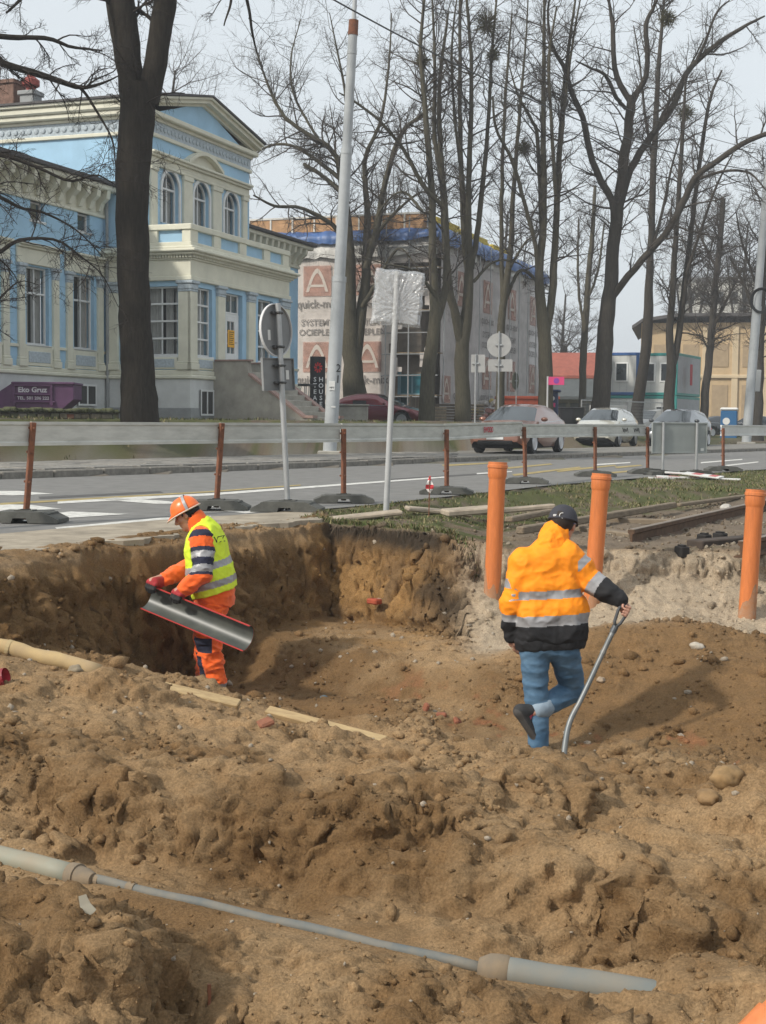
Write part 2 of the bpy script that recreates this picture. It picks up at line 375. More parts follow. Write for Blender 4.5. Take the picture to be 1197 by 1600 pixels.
blend(moist*np.array([1.0, .98, .92]), inn*SS(.10, .3, PIT)*SS(1.1, .45, dL)*.9*SS(8, 9, Y))
blend(moist*1.1, inn*SS(.9, .3, dB)*SS(1.0, .3, X)*SS(12, 13, Y)*.7)
blend(ochre, inn*SS(.5, .1, np.abs(Z + .55))*SS(1.4, .5, dB)*SS(.7, .2, X)*SS(12.5, 13.5, Y)*SS(-.3, .3, n_b)*.8)
blend(ochre*1.05, inn*SS(.9, 1.6, -EE)*SS(1.0, .2, X)*SS(-1.0, -.5, X)*SS(-.2, .3, n_b)*.45)
blend(grey, inn*SS(.55, 1.0, X)*SS(11.9, 12.6, Y)*SS(.9, .6, PIT*0 + np.abs(Z + .45))*.92)
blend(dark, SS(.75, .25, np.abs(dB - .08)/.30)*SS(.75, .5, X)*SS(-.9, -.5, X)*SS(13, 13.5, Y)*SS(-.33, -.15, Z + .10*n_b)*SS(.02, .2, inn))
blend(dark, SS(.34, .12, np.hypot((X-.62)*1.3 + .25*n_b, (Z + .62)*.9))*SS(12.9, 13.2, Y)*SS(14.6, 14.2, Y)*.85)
blend(moist*1.15, inn*SS(.8, 1.5, X)*SS(.25, .8, -EE)*SS(12.6, 11.9, Y)*.8)
blend(np.array([.23, .09, .045]), inn*SS(.30, .52, n_c*.6 + n_b*.5)*SS(.9, .5, np.abs(EE + .1))*SS(-.2, .4, X)*.55)
blend(moist*.9, inn*SS(.05, .5, (VX+1.45)*.9)*SS(-.4, -.9, X)*0)
blend(lawn, SS(.03, .0, PIT)*SS(-.85, -.5, X)*(K < 0)*SS(-.3, .2, n_b + .1)*SS(13, 14, Y))
blend(np.array([.19, .15, .11]), SS(.03, .0, PIT)*SS(.9, 1.5, X)*(K < 0)*SS(12, 13, Y)*SS(.2, -.2, Y - 15.6 - 1.45*(X-1.2)))
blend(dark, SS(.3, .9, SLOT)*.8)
blend(lawn*1.1, SS(3.9, 4.3, K)*SS(-.35, .2, n_a + n_b*.5))
blend(np.array([.17, .155, .13]), (K > 0)*SS(4.0, 3.8, K))
C *= (1 + .20*n_c + .12*n_b)[..., None]
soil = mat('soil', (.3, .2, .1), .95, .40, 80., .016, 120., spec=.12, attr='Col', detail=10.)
for nd in soil.node_tree.nodes:
    if nd.type == 'BUMP': nd.inputs['Strength'].default_value = .7
nyy, nxx = X.shape
ii = np.arange(nyy*nxx).reshape(nyy, nxx)
faces = np.stack([ii[:-1, :-1], ii[:-1, 1:], ii[1:, 1:], ii[1:, :-1]], -1).reshape(-1, 4)
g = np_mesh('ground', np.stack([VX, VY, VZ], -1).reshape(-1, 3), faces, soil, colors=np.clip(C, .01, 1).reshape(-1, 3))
tag(g, 'bare soil ground with the excavated pit', kind='structure')
# ------------------------------------------------------------------ strips along the road
def resample(pts, st):
    out = []
    for (ax, ay), (bx, by) in zip(pts[:-1], pts[1:]):
        n = max(1, int(math.hypot(bx-ax, by-ay)/st))
        out += [(ax + (bx-ax)*i/n, ay + (by-ay)*i/n) for i in range(n)]
    return out + [pts[-1]]
def offset(pts, d):
    o = []
    for i, p in enumerate(pts):
        a = pts[max(i-1, 0)]; b = pts[min(i+1, len(pts)-1)]; dx, dy = b[0]-a[0], b[1]-a[1]; L = math.hypot(dx, dy)
        o.append((p[0] - dy/L*d, p[1] + dx/L*d))
    return o
kp = resample(KERB, 2.5); npth = resample(NEAR, 2.5)
asphalt = mat('asphalt', (.185, .18, .17), .85, .20, 3.2, .004, 160., c2=None, spec=.35)
# road: quads between the near edge and the far kerb
def strip(A, B, zA, zB, n=160):
    def at(P, t):
        L = [0]
        for i in range(1, len(P)): L.append(L[-1] + math.hypot(P[i][0]-P[i-1][0], P[i][1]-P[i-1][1]))
        return np.interp(t*L[-1], L, [p[0] for p in P]), np.interp(t*L[-1], L, [p[1] for p in P])
    mb = MB()
    for i in range(n + 1):
        t = i/n; mb.v += [(*map(float, at(A, t)), zA), (*map(float, at(B, t)), zB)]
    mb.f = [(2*i, 2*i+2, 2*i+3, 2*i+1) for i in range(n)]; mb.m = [0]*n; return mb
rd = strip(NEAR, KERB, .0, .0).build('road', asphalt); tag(rd, 'grey asphalt road surface', kind='structure')
white = mat('road_paint', (.62, .61, .57), .7, .35, 9., spec=.3)
yellow = mat('yellow_paint', (.36, .28, .12), .7, .35, 7., spec=.3)
def marking(name, pix, m, z=.005):
    mb = MB(); mb.add([atz(x, y, z) for x, y in pix], [tuple(range(len(pix)))]); o = mb.build(name, m, rd, rec=False)
    if o.data.polygons[0].normal.z < 0: o.data.flip_normals()
for pl in ([(-60, 786), (50, 789), (96, 795), (-60, 802)], [(-60, 812), (40, 806), (112, 799), (202, 803), (60, 812), (-60, 824)],
           [(86, 824), (250, 809), (330, 806), (330, 812), (258, 817), (96, 833)],
           [(-60, 767), (30, 767), (84, 771.5), (20, 774), (-60, 772)], [(150, 780), (182, 777), (262, 783), (290, 787), (240, 787)],
           [(300, 789), (334, 785), (352, 788), (332, 792)], [(340, 797), (388, 792), (425, 798), (384, 802)]):
    marking('crossing_stripe', pl, white)
marking('lane_line', [(90, 782), (330, 770.5), (700, 744), (700, 746), (330, 774), (90, 787)], white)
marking('yellow_line', [(0, 786), (330, 767), (470, 757), (470, 758.6), (330, 769), (0, 789)], yellow)
for a, b in (((690, 726), (775, 722)), ((760, 733), (860, 724)), ((800, 741), (905, 729)), ((868, 735), (960, 726)), ((915, 741), (1015, 732)), ((960, 729), (1000, 726))):
    marking('yellow_line', [(a[0], a[1]), (b[0], b[1]), (b[0] + 4, b[1] + 1.6), (a[0] + 4, a[1] + 2.6)], yellow, .006)
for a, b in (((745, 739), (800, 736)), ((930, 725), (985, 722)), ((1095, 722), (1160, 717)), ((1130, 727), (1185, 721))):
    marking('lane_line', [(a[0], a[1]), (b[0], b[1]), (b[0], b[1] + 1.5), (a[0], a[1] + 2)], white, .006)
# dark repair strips on the asphalt
tar = mat('tar_patch', (.09, .087, .083), .8, .2, 4., .003, 120.)
for pl in ([(60, 776), (250, 767), (255, 769.5), (62, 779.5)], [(610, 748), (790, 737), (790, 739), (612, 750.5)]):
    marking('repair_strip', pl, tar, .0035)
# far pavement with its kerb stones
kf = offset(kp, 3.95)
paving = mat('paving', (.215, .205, .185), .9, .25, 2.5, .004, 30., spec=.2)
pv = strip(offset(kp, .27), kf, .125, .14, 220).build('pavement', paving); tag(pv, 'grey far pavement beside the road', kind='structure')
slabm = MB(); slabm.cbox(-.245, .245, -.245, .245, -.03, .0, .006); slab0 = None
slabmat = [mat('slab%d' % i, c, .9, .3, 5., .003, 60., spec=.2) for i, c in enumerate(((.235, .225, .205), (.205, .195, .178), (.255, .24, .215)))]
kst = mat('kerb_granite', (.20, .185, .16), .85, .35, 9., .006, 50.)
km = MB(); km.cbox(-.492, .492, 0, .26, -.1, .135, .02); k0 = None
fine = resample(KERB[2:], 1.0)
cnt = 0
for i in range(len(fine) - 1):
    a, b = Vector((*fine[i], 0)), Vector((*fine[i+1], 0)); c = (a + b)/2
    if c.y > 75: break
    L = (b - a).length
    if k0 is None: k0 = km.build('kerb_stone', kst, pv); o = k0
    else: o = k0.copy(); col.objects.link(o)
    o.location = (c.x, c.y, random.uniform(-.012, .006)); o.rotation_euler = (0, 0, math.atan2(b.y-a.y, b.x-a.x) + random.uniform(-.012, .012)); o.scale = (L*.995, 1, 1)
# paving slabs of the part in view
s0 = []
for mm in slabmat:
    o = MB(); o.v, o.f, o.m = list(slabm.v), list(slabm.f), list(slabm.m); o.rec = True; s0.append(o.build('paving_slab', mm, pv))
used = [False]*3
cand = []
ln = 0.0
for i in range(len(fine) - 1):
    a, b = Vector((*fine[i], 0)), Vector((*fine[i+1], 0)); t = (b-a).normalized(); nl = Vector((-t.y, t.x, 0)); ang = math.atan2(t.y, t.x)
    for h in (0, 1):
        for r in range(7):
            p = a + t*(.25 + .5*h) + nl*(.53 + .5*r)
            u, v_ = proj((p.x, p.y, .14))
            if -10 < u < 700 and p.y < 42: cand.append((p, ang))
cand.sort(key=lambda c: c[0].y)
for p, ang in cand[:300]:
    i = random.randrange(3)
    if not used[i]: o = s0[i]; used[i] = True
    else: o = s0[i].copy(); col.objects.link(o)
    o.location = (p.x, p.y, .158 + random.uniform(-.006, .006)); o.rotation_euler = (random.uniform(-.01, .01), random.uniform(-.01, .01), ang + random.uniform(-.012, .012))
# near pavement on the lip of the pit
nm = mat('old_pavement', (.335, .29, .225), .92, .35, 3.0, .005, 60., spec=.2)
lip = []
for i in range(150):
    t = i/149; p = Vector((-5.6, 6.4)).lerp(Vector((-.62, 15.45)), t); nn = Vector((.881, -.473))
    w_ = float(.16*fbm(np.array([p.x*1.0]), np.array([p.y*1.0]), 0, .9, 3)[0]); j = .05*math.sin(i*.7) + random.uniform(-.035, .035)
    lip.append(p + nn*(-w_ - .10 + j))
outer = [Vector(p) for p in NEAR[1:6]]
outer = [Vector((-14, -1)), Vector((-5.0, 11.0)), Vector((-3.6, 13.0)), Vector((-2.4, 15.0)), Vector((-.86, 16.9))]
mb = MB()
poly = [(p.x, p.y, .012) for p in lip] + [(p.x, p.y, .012) for p in outer[::-1]]
mb.prism([(x, y, -.05) for x, y, z in poly], (0, 0, .062))
npv = mb.build('near_pavement', nm, None, rec=True); tag(npv, 'dusty worn pavement along the edge of the pit', kind='structure')
# ================================================================== BLUE VILLA
blue = mat('blue_stucco', (.35, .545, .71), .85, .12, 1.1, .002, 60., spec=.2)
cream = mat('cream_trim', (.67, .655, .54), .8, .12, 1.6, .002, 50., spec=.2)
offw = mat('white_plinth', (.60, .61, .60), .85, .14, 1.5, .003, 30., spec=.2)
greyst = mat('grey_render', (.30, .31, .31), .9, .2, 2., .004, 30., spec=.2)
relief = mat('relief_panel', (.44, .50, .54), .8, .25, 14., .03, 14., spec=.2)
wframe = mat('window_white', (.70, .71, .70), .5, .08, 3.)
glass = mat('window_glass', (.05, .055, .055), .04, .3, .8, spec=.7, alpha=.32)
room = mat('dark_room', (.05, .05, .048), .9)
curt = mat('curtain', (.60, .60, .57), .9, .3, 6., stretch=(9, 9, .4))
roofm = mat('roof_felt', (.085, .08, .08), .8, .3, 3.)
concr = mat('stair_concrete', (.35, .33, .285), .92, .3, 1.6, .005, 25., spec=.2)
redcop = mat('stair_coping', (.30, .20, .17), .8, .25, 5.)
HO = Vector((-6.05, 44, 0)); HR = R(70)
villa = thing('villa', 'two storey blue villa with cream trim, pediment and arched upper windows', 'house', HO, HR)
W = 7.4
MF = lambda M0: Matrix(((1, 0, 0, 0), (0, -1, 0, M0), (0, 0, 1, 0), (0, 0, 0, 1)))     # (along, outward, up) on a street front
MS = lambda a0: Matrix(((0, -1, 0, a0), (1, 0, 0, 0), (0, 0, 1, 0), (0, 0, 0, 1)))      # on an end wall
def wall(name, m, T, u0, u1, v0, v1, holes, depth=.28, parent=None):
    us = sorted({u0, u1, *[h[0] for h in holes], *[h[1] for h in holes]}); vs2 = sorted({v0, v1, *[h[2] for h in holes], *[h[3] for h in holes]})
    mb = MB()
    for a, b in zip(us[:-1], us[1:]):
        for c, d in zip(vs2[:-1], vs2[1:]):
            if any(h[0] <= a and b <= h[1] and h[2] <= c and d <= h[3] for h in holes): continue
            mb.add([T @ Vector(p) for p in ((a, 0, c), (b, 0, c), (b, 0, d), (a, 0, d))], [(0, 1, 2, 3)])
    for h in holes:
        q = [(h[0], h[2]), (h[1], h[2]), (h[1], h[3]), (h[0], h[3])]
        for i in range(4):
            a, b = q[i], q[(i+1) % 4]
            mb.add([T @ Vector(p) for p in ((a[0], 0, a[1]), (b[0], 0, b[1]), (b[0], -depth, b[1]), (a[0], -depth, a[1]))], [(0, 1, 2, 3)])
    return mb.build(name, m, parent or villa)
def window(T, u0, u1, v0, v1, cols=2, rows=(0, .5, 1), arch=False, dep=-.16, name='window', cur=True, sill=True, parent=None, frame=None):
    fr = MB(); t = .055; M = T
    win = None
    def bar(a, b, c, d, dd=.05): fr.cbox(a, b, dep - .02, dep + dd, c, d, .008, M=M)
    va = v1 - (u1-u0)/2 if arch else v1
    bar(u0, u0+t, v0, va); bar(u1-t, u1, v0, va); bar(u0+t, u1-t, v0, v0+t)
    if not arch: bar(u0+t, u1-t, v1-t, v1)
    for r in rows[1:-1]: bar(u0+t, u1-t, v0+(va-v0)*r - .03, v0+(va-v0)*r + .03, .06)
    for c in range(1, cols):
        x = u0 + (u1-u0)*c/cols; bar(x-.022, x+.022, v0+t, (v1-.05) if arch else v1-t, .035)
    if arch:
        cx, r = (u0+u1)/2, (u1-u0)/2; n = 12
        for i in range(n):
            a, b = math.pi*i/n, math.pi*(i+1)/n
            q = [(cx + rr*math.cos(x_), va + rr*math.sin(x_)) for rr, x_ in ((r, a), (r, b), (r-t, b), (r-t, a))]
            fr.prism([M @ Vector((p[0], dep-.02, p[1])) for p in q], M.to_3x3() @ Vector((0, .07, 0)))
        fr.rec = True
        bar(u0+t, u1-t, va-.035, va+.03, .06)
    win = fr.build(name, frame or wframe, parent or villa)
    grid_v = list(rows); n = 0
    edges = [v0 + (va-v0)*r for r in grid_v]
    for c in range(cols):
        a, b = u0 + (u1-u0)*c/cols + .015, u0 + (u1-u0)*(c+1)/cols - .015
        for lo, hi in zip(edges[:-1], edges[1:]):
            p = MB(); tl = random.uniform(-.004, .004)
            p.add([M @ Vector(q) for q in ((a, dep+tl, lo+.01), (b, dep-tl, lo+.01), (b, dep-tl, hi-.01), (a, dep+tl, hi-.01))], [(0, 1, 2, 3)]); p.build('pane', glass, win)
    if arch:
        cx, r = (u0+u1)/2, (u1-u0)/2 - .02
        for sgn in (0, 1):
            p = MB(); pts = [(cx, va)] + [(cx + r*math.cos(math.pi/2*(i/6 + sgn)), va + r*math.sin(math.pi/2*(i/6 + sgn))) for i in range(7)]
            p.add([M @ Vector((x, dep, y)) for x, y in pts], [tuple(range(len(pts)))]); p.build('pane', glass, win)
    rm = MB(); rm.add([M @ Vector(q) for q in ((u0-.2, dep-.5, v0-.2), (u1+.2, dep-.5, v0-.2), (u1+.2, dep-.5, v1+.2), (u0-.2, dep-.5, v1+.2))], [(0, 1, 2, 3)])
    rm.build('dark_interior', room, win)
    if cur:
        for sgn in (0, 1):
            cu = MB(); n = 16; wd = (u1-u0)*random.uniform(.36, .49); pts = []
            for i in range(n + 1):
                u = (u0 + wd*i/n) if sgn == 0 else (u1 - wd*i/n); d = dep - .14 - .025*math.sin(i*1.9)
                pts += [M @ Vector((u, d, v0)), M @ Vector((u, d, v1 - (.25 if arch else 0)))]
            cu.add(pts, [(2*i, 2*i+2, 2*i+3, 2*i+1) for i in range(n)]); cu.build('curtain', curt, win, smooth=True)
    if sill:
        sl = MB(); sl.cbox(u0-.06, u1+.06, dep, .05, v0-.07, v0, .01, M=M); sl.build('sill', frame or wframe, win)
    return win
def ring(mb, a0, a1, m0, m1, z0, z1, p, c=.01): mb.cbox(a0-p, a1+p, m0-p, m1+p, z0, z1, c)
def trim(name, m, parts, parent=villa):
    mb = MB()
    for q in parts: ring(mb, *q)
    return mb.build(name, m, parent)
def pilaster(T, u0, u1, v0, v1, d=.10, cap=.34, name='pilaster'):
    mb = MB(); M = T
    mb.cbox(u0, u1, -.02, d, v0+.28, v1-cap, .012, M=M); mb.cbox(u0-.05, u1+.05, -.02, d+.05, v0, v0+.2, .015, M=M); mb.cbox(u0-.025, u1+.025, -.02, d+.025, v0+.2, v0+.28, .02, M=M)
    o = mb.build(name, cream, villa)
    cb = MB(); cb.cbox(u0-.01, u1+.01, -.02, d+.015, v1-cap, v1-cap+.06, .01, M=M); cb.cbox(u0-.015, u1+.015, -.02, d+.03, v1-cap+.06, v1-.10, .03, M=M); cb.cbox(u0-.06, u1+.06, -.02, d+.07, v1-.10, v1, .02, M=M)
    cb.build('capital', relief, o); return o
# --- plinth
trim('plinth', offw, [(0, W, 0, 3.2, .6, 2.32, .06), (-9, 15.3, 3, 12, .6, 2.32, .05)])
trim('plinth_base', greyst, [(0, W, 0, 3.2, .5, 1.42, .09), (-9, 15.3, 3, 12, .5, 1.2, .08)])
trim('plinth_moulding', cream, [(0, W, 0, 3.2, 2.32, 2.45, .14, .03), (0, W, 0, 3.2, 2.45, 2.6, .09, .02), (-9, 15.3, 3, 12, 2.32, 2.44, .13, .03), (-9, 15.3, 3, 12, 2.44, 2.56, .08, .02)])
for T, a, b, c, d in ((MF(0), .5, 1.4, 1.18, 2.0), (MF(3), -1.8, -.75, 1.45, 2.12)):
    fr = MB(); fr.cbox(a, b, .10, .115, c, d, .004, M=T); rc = fr.build('basement_window', room, villa)
    f2 = MB()
    for x0, x1, z0, z1 in ((a, a+.06, c, d), (b-.06, b, c, d), (a+.06, b-.06, c, c+.06), (a+.06, b-.06, d-.06, d), ((a+b)/2-.03, (a+b)/2+.03, c+.06, d-.06)): f2.cbox(x0, x1, .116, .14, z0, z1, .005, M=T)
    f2.build('frame', wframe, rc)
# --- bay, ground floor
hb = [(.40, 1.52, 3.05, 5.2), (2.5, 3.75, 2.6, 5.2), (4.98, 6.2, 3.05, 5.2)]
wall('bay_front_wall', blue, MF(0), 0, W, 2.6, 5.36, hb)
wall('bay_end_wall', blue, MS(0), 0, 3.0, 2.6, 5.36, [(.42, 1.66, 3.05, 5.2)])
wall('bay_far_wall', blue, MS(W), 0, 3.0, 2.6, 5.36, [])
for h in (hb[0], hb[2]): window(MF(0), *h, cols=2, rows=(0, .25, .5, .75, 1))
window(MS(0), .42, 1.66, 3.05, 5.2, cols=2, rows=(0, .25, .5, .75, 1))
dw = window(MF(0), 2.62, 3.65, 4.55, 5.2, cols=2, rows=(0, 1), sill=False, cur=False, name='door_transom')
dm = MB(); T = MF(0)
for x0, x1, z0, z1 in ((2.55, 2.66, 2.6, 4.55), (3.56, 3.70, 2.6, 4.55), (2.66, 3.56, 4.45, 4.55), (2.66, 2.84, 2.6, 4.45), (3.38, 3.56, 2.6, 4.45), (2.84, 3.38, 2.6, 3.25), (2.84, 3.38, 4.30, 4.45), (3.09, 3.13, 3.25, 4.3), (2.84, 3.09, 3.56, 3.60), (3.13, 3.38, 3.56, 3.60), (2.84, 3.09, 3.92, 3.96), (3.13, 3.38, 3.92, 3.96)): dm.cbox(x0, x1, -.2, -.12, z0, z1, .008, M=T)
door = dm.build('door', wframe, villa)
for x0 in (2.84, 3.13):
    for z0, z1 in ((3.25, 3.56), (3.6, 3.92), (3.96, 4.3)):
        p = MB(); p.add([T @ Vector(q) for q in ((x0, -.165, z0), (x0+.25, -.165, z0), (x0+.25, -.165, z1), (x0, -.165, z1))], [(0, 1, 2, 3)]); p.build('pane', glass, door)
p = MB(); p.cbox(2.4, 3.8, -.7, -.6, 2.5, 5.3, .01, M=T); p.build('dark_interior', room, door)
hd = MB(); hd.tube([T @ Vector(q) for q in ((3.45, -.12, 3.62), (3.45, -.06, 3.62), (3.36, -.06, 3.62))], .014, 6); hd.build('handle', mat('steel', (.5, .5, .5), .35, metal=.9), door)
for u0, u1 in ((-.1, .34), (1.78, 2.3), (4.05, 4.6), (6.75, W + .1)): pilaster(MF(0), u0, u1, 2.6, 5.36)
for u0, u1 in ((-.08, .36), (2.5, 2.85)): pilaster(MS(0), u0, u1, 2.6, 5.36)
for T, a, b in ((MF(0), .42, 1.5), (MF(0), 5.0, 6.18), (MS(0), .45, 1.64)):
    mb = MB(); mb.cbox(a-.04, b+.04, -.02, .06, 2.62, 3.0, .02, M=T); o = mb.build('sill_panel', cream, villa)
    mb = MB(); mb.cbox(a+.06, b-.06, .058, .075, 2.68, 2.94, .015, M=T); mb.build('relief', relief, o)
trim('entablature', cream, [(0, W, 0, 3, 5.36, 5.5, .12, .02), (0, W, 0, 3, 5.5, 6.0, .07, .01), (0, W, 0, 3, 6.0, 6.06, .12), (0, W, 0, 3, 6.14, 6.22, .30, .03), (0, W, 0, 3, 6.22, 6.32, .38, .03), (0, W, 0, 3, 6.32, 6.42, .22, .03)])
dn = MB()
for i in range(74): u = -.2 + i*(W + .4)/74; dn.box(u, u+.06, -.2, -.05, 6.06, 6.14)
for i in range(32): u = -.2 + i*.1; dn.box(-.2, -.05, u, u+.06, 6.06, 6.14)
tag(dn.build('dentils', cream, villa), None, kind='stuff')
# --- balcony parapet
trim('parapet', cream, [(0, W, 0, .28, 6.42, 6.55, .1, .02), (0, W, 0, .28, 6.92, 7.1, .1, .02), (0, .3, .28, 1.5, 6.42, 6.55, .098, .02), (0, .3, .28, 1.5, 6.92, 7.1, .098, .02)])
trim('parapet_panel', blue, [(.02, W-.02, .03, .2, 6.55, 6.92, 0), (.03, .2, .2, 1.5, 6.55, 6.92, 0)])
for u in (-.05, 1.55, 3.45, 5.35, W-.45): MB().cbox(u, u+.5, -.06, .25, 6.55, 6.92, .015).build('parapet_post', cream, villa)
MB().cbox(-.055, .2, 1.1, 1.5, 6.55, 6.92, .015).build('parapet_post', cream, villa)
trim('balcony_floor', greyst, [(0, W, .2, 3, 6.3, 6.44, 0)])
# --- upper block
AW = [(.95, 2.05), (3.1, 4.2), (5.35, 6.45)]
hu = [(a, b, 7.32, 9.0) for a, b in AW]
wall('upper_front_wall', blue, MF(1.5), 0, W, 6.4, 10.5, hu)
wall('upper_end_wall', blue, MS(0), 1.5, 12, 6.4, 11.0, [])
wall('upper_far_wall', blue, MS(W), 1.5, 12, 6.4, 11.0, [])
for a, b in AW:
    cx, r, va = (a+b)/2, (b-a)/2, 9.0-(b-a)/2
    sp = MB()
    for s_ in (-1, 1):
        pts = [(cx + s_*r, va), (cx + s_*r, 9.0), (cx, 9.0)] + [(cx + s_*r*math.sin(t*math.pi/16), va + r*math.cos(t*math.pi/16)) for t in range(1, 8)]
        sp.add([MF(1.5) @ Vector((x, -.001, y)) for x, y in pts], [tuple(range(len(pts)))])
    sp.build('arch_spandrel', blue, villa)
    window(MF(1.5), a, b, 7.32, 9.0, cols=2, rows=(0, 1), arch=True, sill=False)
    su = MB(); n = 14                                       # moulded white surround
    for i in range(n):
        x0, x1 = math.pi*i/n, math.pi*(i+1)/n
        q = [(cx + rr*math.cos(x_), va + rr*math.sin(x_)) for rr, x_ in ((r+.12, x0), (r+.12, x1), (r, x1), (r, x0))]
        su.prism([MF(1.5) @ Vector((p_[0], 0, p_[1])) for p_ in q], (0, -.05, 0))
    su.cbox(a-.12, a, -.01, .05, 7.32, va, .008, M=MF(1.5)); su.cbox(b, b+.12, -.01, .05, 7.32, va, .008, M=MF(1.5))
    su.build('window_surround', wframe, villa, rec=True)
for u0, u1 in ((.15, .55), (2.3, 2.9), (4.4, 5.05), (6.75, 7.1)): 
    mb = MB(); mb.cbox(u0, u1, -.01, .09, 7.1, 9.02, .012, M=MF(1.5)); mb.cbox(u0-.04, u1+.04, -.01, .13, 8.86, 9.02, .02, M=MF(1.5)); mb.build('pilaster', cream, villa)
mb = MB(); T = MF(1.5)
for z0, z1, d in ((9.02, 9.12, .12), (9.12, 9.30, .08), (9.30, 9.38, .18), (9.38, 9.46, .26)): mb.cbox(.05, W-.15, -.01, d, z0, z1, .02, M=T)
mb.build('window_entablature', cream, villa)
mb = MB(); n = 14
for i in range(n):                                           # curved hood over the middle window
    x0, x1 = -1 + 2*i/n, -1 + 2*(i+1)/n; f = lambda x: 9.44 + .42*math.cos(x*math.pi/2)
    q = [(3.65 + 1.25*x0, f(x0)), (3.65 + 1.25*x1, f(x1)), (3.65 + 1.25*x1, f(x1)+.12), (3.65 + 1.25*x0, f(x0)+.12)]
    mb.prism([T @ Vector((p_[0], -.01, p_[1])) for p_ in q], (0, -.26, 0))
    q = [(3.65 + 1.25*x0, 9.40), (3.65 + 1.25*x1, 9.40), (3.65 + 1.25*x1, f(x1)), (3.65 + 1.25*x0, f(x0))]
    mb.prism([T @ Vector((p_[0], -.01, p_[1])) for p_ in q], (0, -.05, 0))
mb.build('curved_hood', cream, villa, rec=True)
trim('upper_moulding', cream, [(0, W, 1.5, 12, 9.92, 10.04, .08, .02), (0, W, 1.5, 12, 10.42, 10.52, .10, .02), (0, W, 1.5, 12, 10.52, 10.68, .26, .03)])
trim('frieze', relief, [(0, W, 1.5, 12, 10.04, 10.42, .035, .005)])
mb = MB()
for i in range(30):
    u = .1 + i*.245; mb.lathe([(.085, 0), (.085, .03), (.05, .04)], 8, M=T @ Matrix.Translation((u, .035, 10.23)) @ Matrix.Rotation(R(-90), 4, 'X'))
for i in range(40):
    u = 1.6 + i*.26; mb.lathe([(.085, 0), (.085, .03), (.05, .04)], 8, M=MS(0) @ Matrix.Translation((u, .035, 10.23)) @ Matrix.Rotation(R(-90), 4, 'X'))
tag(mb.build('frieze_roundels', relief, villa, rec=True), None, kind='stuff')
# pediment
cxp = W/2; mb = MB(); T = MF(1.5)
mb.add([T @ Vector(q) for q in ((.2, .0, 10.6), (W-.2, .0, 10.6), (cxp, .0, 11.62))], [(0, 1, 2)]); mb.build('tympanum', blue, villa)
mb = MB()
for s_ in (-1, 1):
    e_ = cxp + s_*(cxp + .42)
    for z_, h_, d_ in ((0, .09, .10), (.09, .12, .30), (.21, .07, .40)):
        q = [(e_, 10.70 + z_), (cxp, 11.52 + z_), (cxp, 11.52 + z_ + h_), (e_, 10.70 + z_ + h_)]
        mb.prism([T @ Vector((p_[0], -.02, p_[1])) for p_ in q], (0, -.02 - d_, 0))
mb.build('raking_cornice', cream, villa, rec=True)
mb = MB()
for s_ in (-1, 1):
    e_ = cxp + s_*(cxp + .5)
    mb.prism([(e_, 1.05, 11.0), (cxp, 1.05, 11.81), (cxp, 1.05, 11.87), (e_, 1.05, 11.07)], (0, 11.4, 0))
rf = mb.build('roof', roofm, villa, rec=True)
MB().cbox(-.36, .1, 1.55, 12.3, 10.68, 10.9, .05).cbox(-.44, .1, 1.53, 12.3, 10.9, 11.0, .02).build('eave_cornice', cream, villa)
MB().cbox(W-.1, W+.36, 1.55, 12.3, 10.68, 10.9, .05).cbox(W-.1, W+.44, 1.53, 12.3, 10.9, 11.0, .02).build('eave_cornice', cream, villa)
brk = mat('chimney_brick', (.20, .12, .09), .9, .4, 7., .01, 30.)
for a, m_, s_, zt, red in ((1.2, 7.3, .36, 12.2, 0), (.95, 6.35, .26, 11.75, 1)):
    mb = MB(); mb.cbox(a-s_, a+s_, m_-s_, m_+s_, 11, zt, .02); mb.cbox(a-s_-.06, a+s_+.06, m_-s_-.06, m_+s_+.06, zt-.14, zt, .02)
    c_ = mb.build('chimney', brk if not red else greyst, rf)
    if red:
        mb = MB(); mb.lathe([(.16, 0), (.16, .12), (.30, .2), (.30, .36), (.12, .5), (.10, .6)], 10, c=(a, m_, zt)); mb.build('chimney_pot', mat('red_pot', (.28, .06, .05), .7), villa, rec=True)
# --- wings
wl = [(-6.85, -5.7, 3.2, 5.46), (-4.33, -3.18, 3.2, 5.46), (-1.83, -.68, 3.2, 5.46)]
at_ = [(-6.55, -5.9, 6.8, 7.35), (-4.1, -3.4, 6.8, 7.35), (-1.6, -.9, 6.8, 7.35)]
wall('left_wing_wall', blue, MF(3), -9, 0, 2.5, 7.7, wl + at_)
wall('left_wing_end_wall', blue, MS(-9), 3, 12, 2.5, 8.3, [])
wall('right_wing_wall', blue, MF(3), W, 15.3, 2.5, 7.7, [])
wall('right_wing_end_wall', blue, MS(15.3), 3, 12, 2.5, 8.3, [])
for h in wl: window(MF(3), *h, cols=2, rows=(0, .66, 1))
for h in at_: window(MF(3), *h, cols=1, rows=(0, 1), cur=False)
for h in wl:
    for u0, u1 in ((h[0]-.46, h[0]-.15), (h[1]+.15, h[1]+.46)): pilaster(MF(3), u0, u1, 2.55, 5.5, d=.08)
    mb = MB(); T = MF(3)
    for z0, z1, d in ((5.5, 5.95, .07), (5.95, 6.02, .14), (6.02, 6.1, .22)): mb.cbox(h[0]-.52, h[1]+.52, -.01, d, z0, z1, .02, M=T)
    mb.build('window_entablature', cream, villa)
    mb = MB(); mb.cbox(h[0]-.12, h[1]+.12, -.01, .05, 2.58, 3.12, .015, M=T); o = mb.build('sill_panel', cream, villa)
    mb = MB(); mb.cbox(h[0]+.02, h[1]-.02, .048, .07, 2.68, 3.0, .015, M=T); mb.build('relief', relief, o)
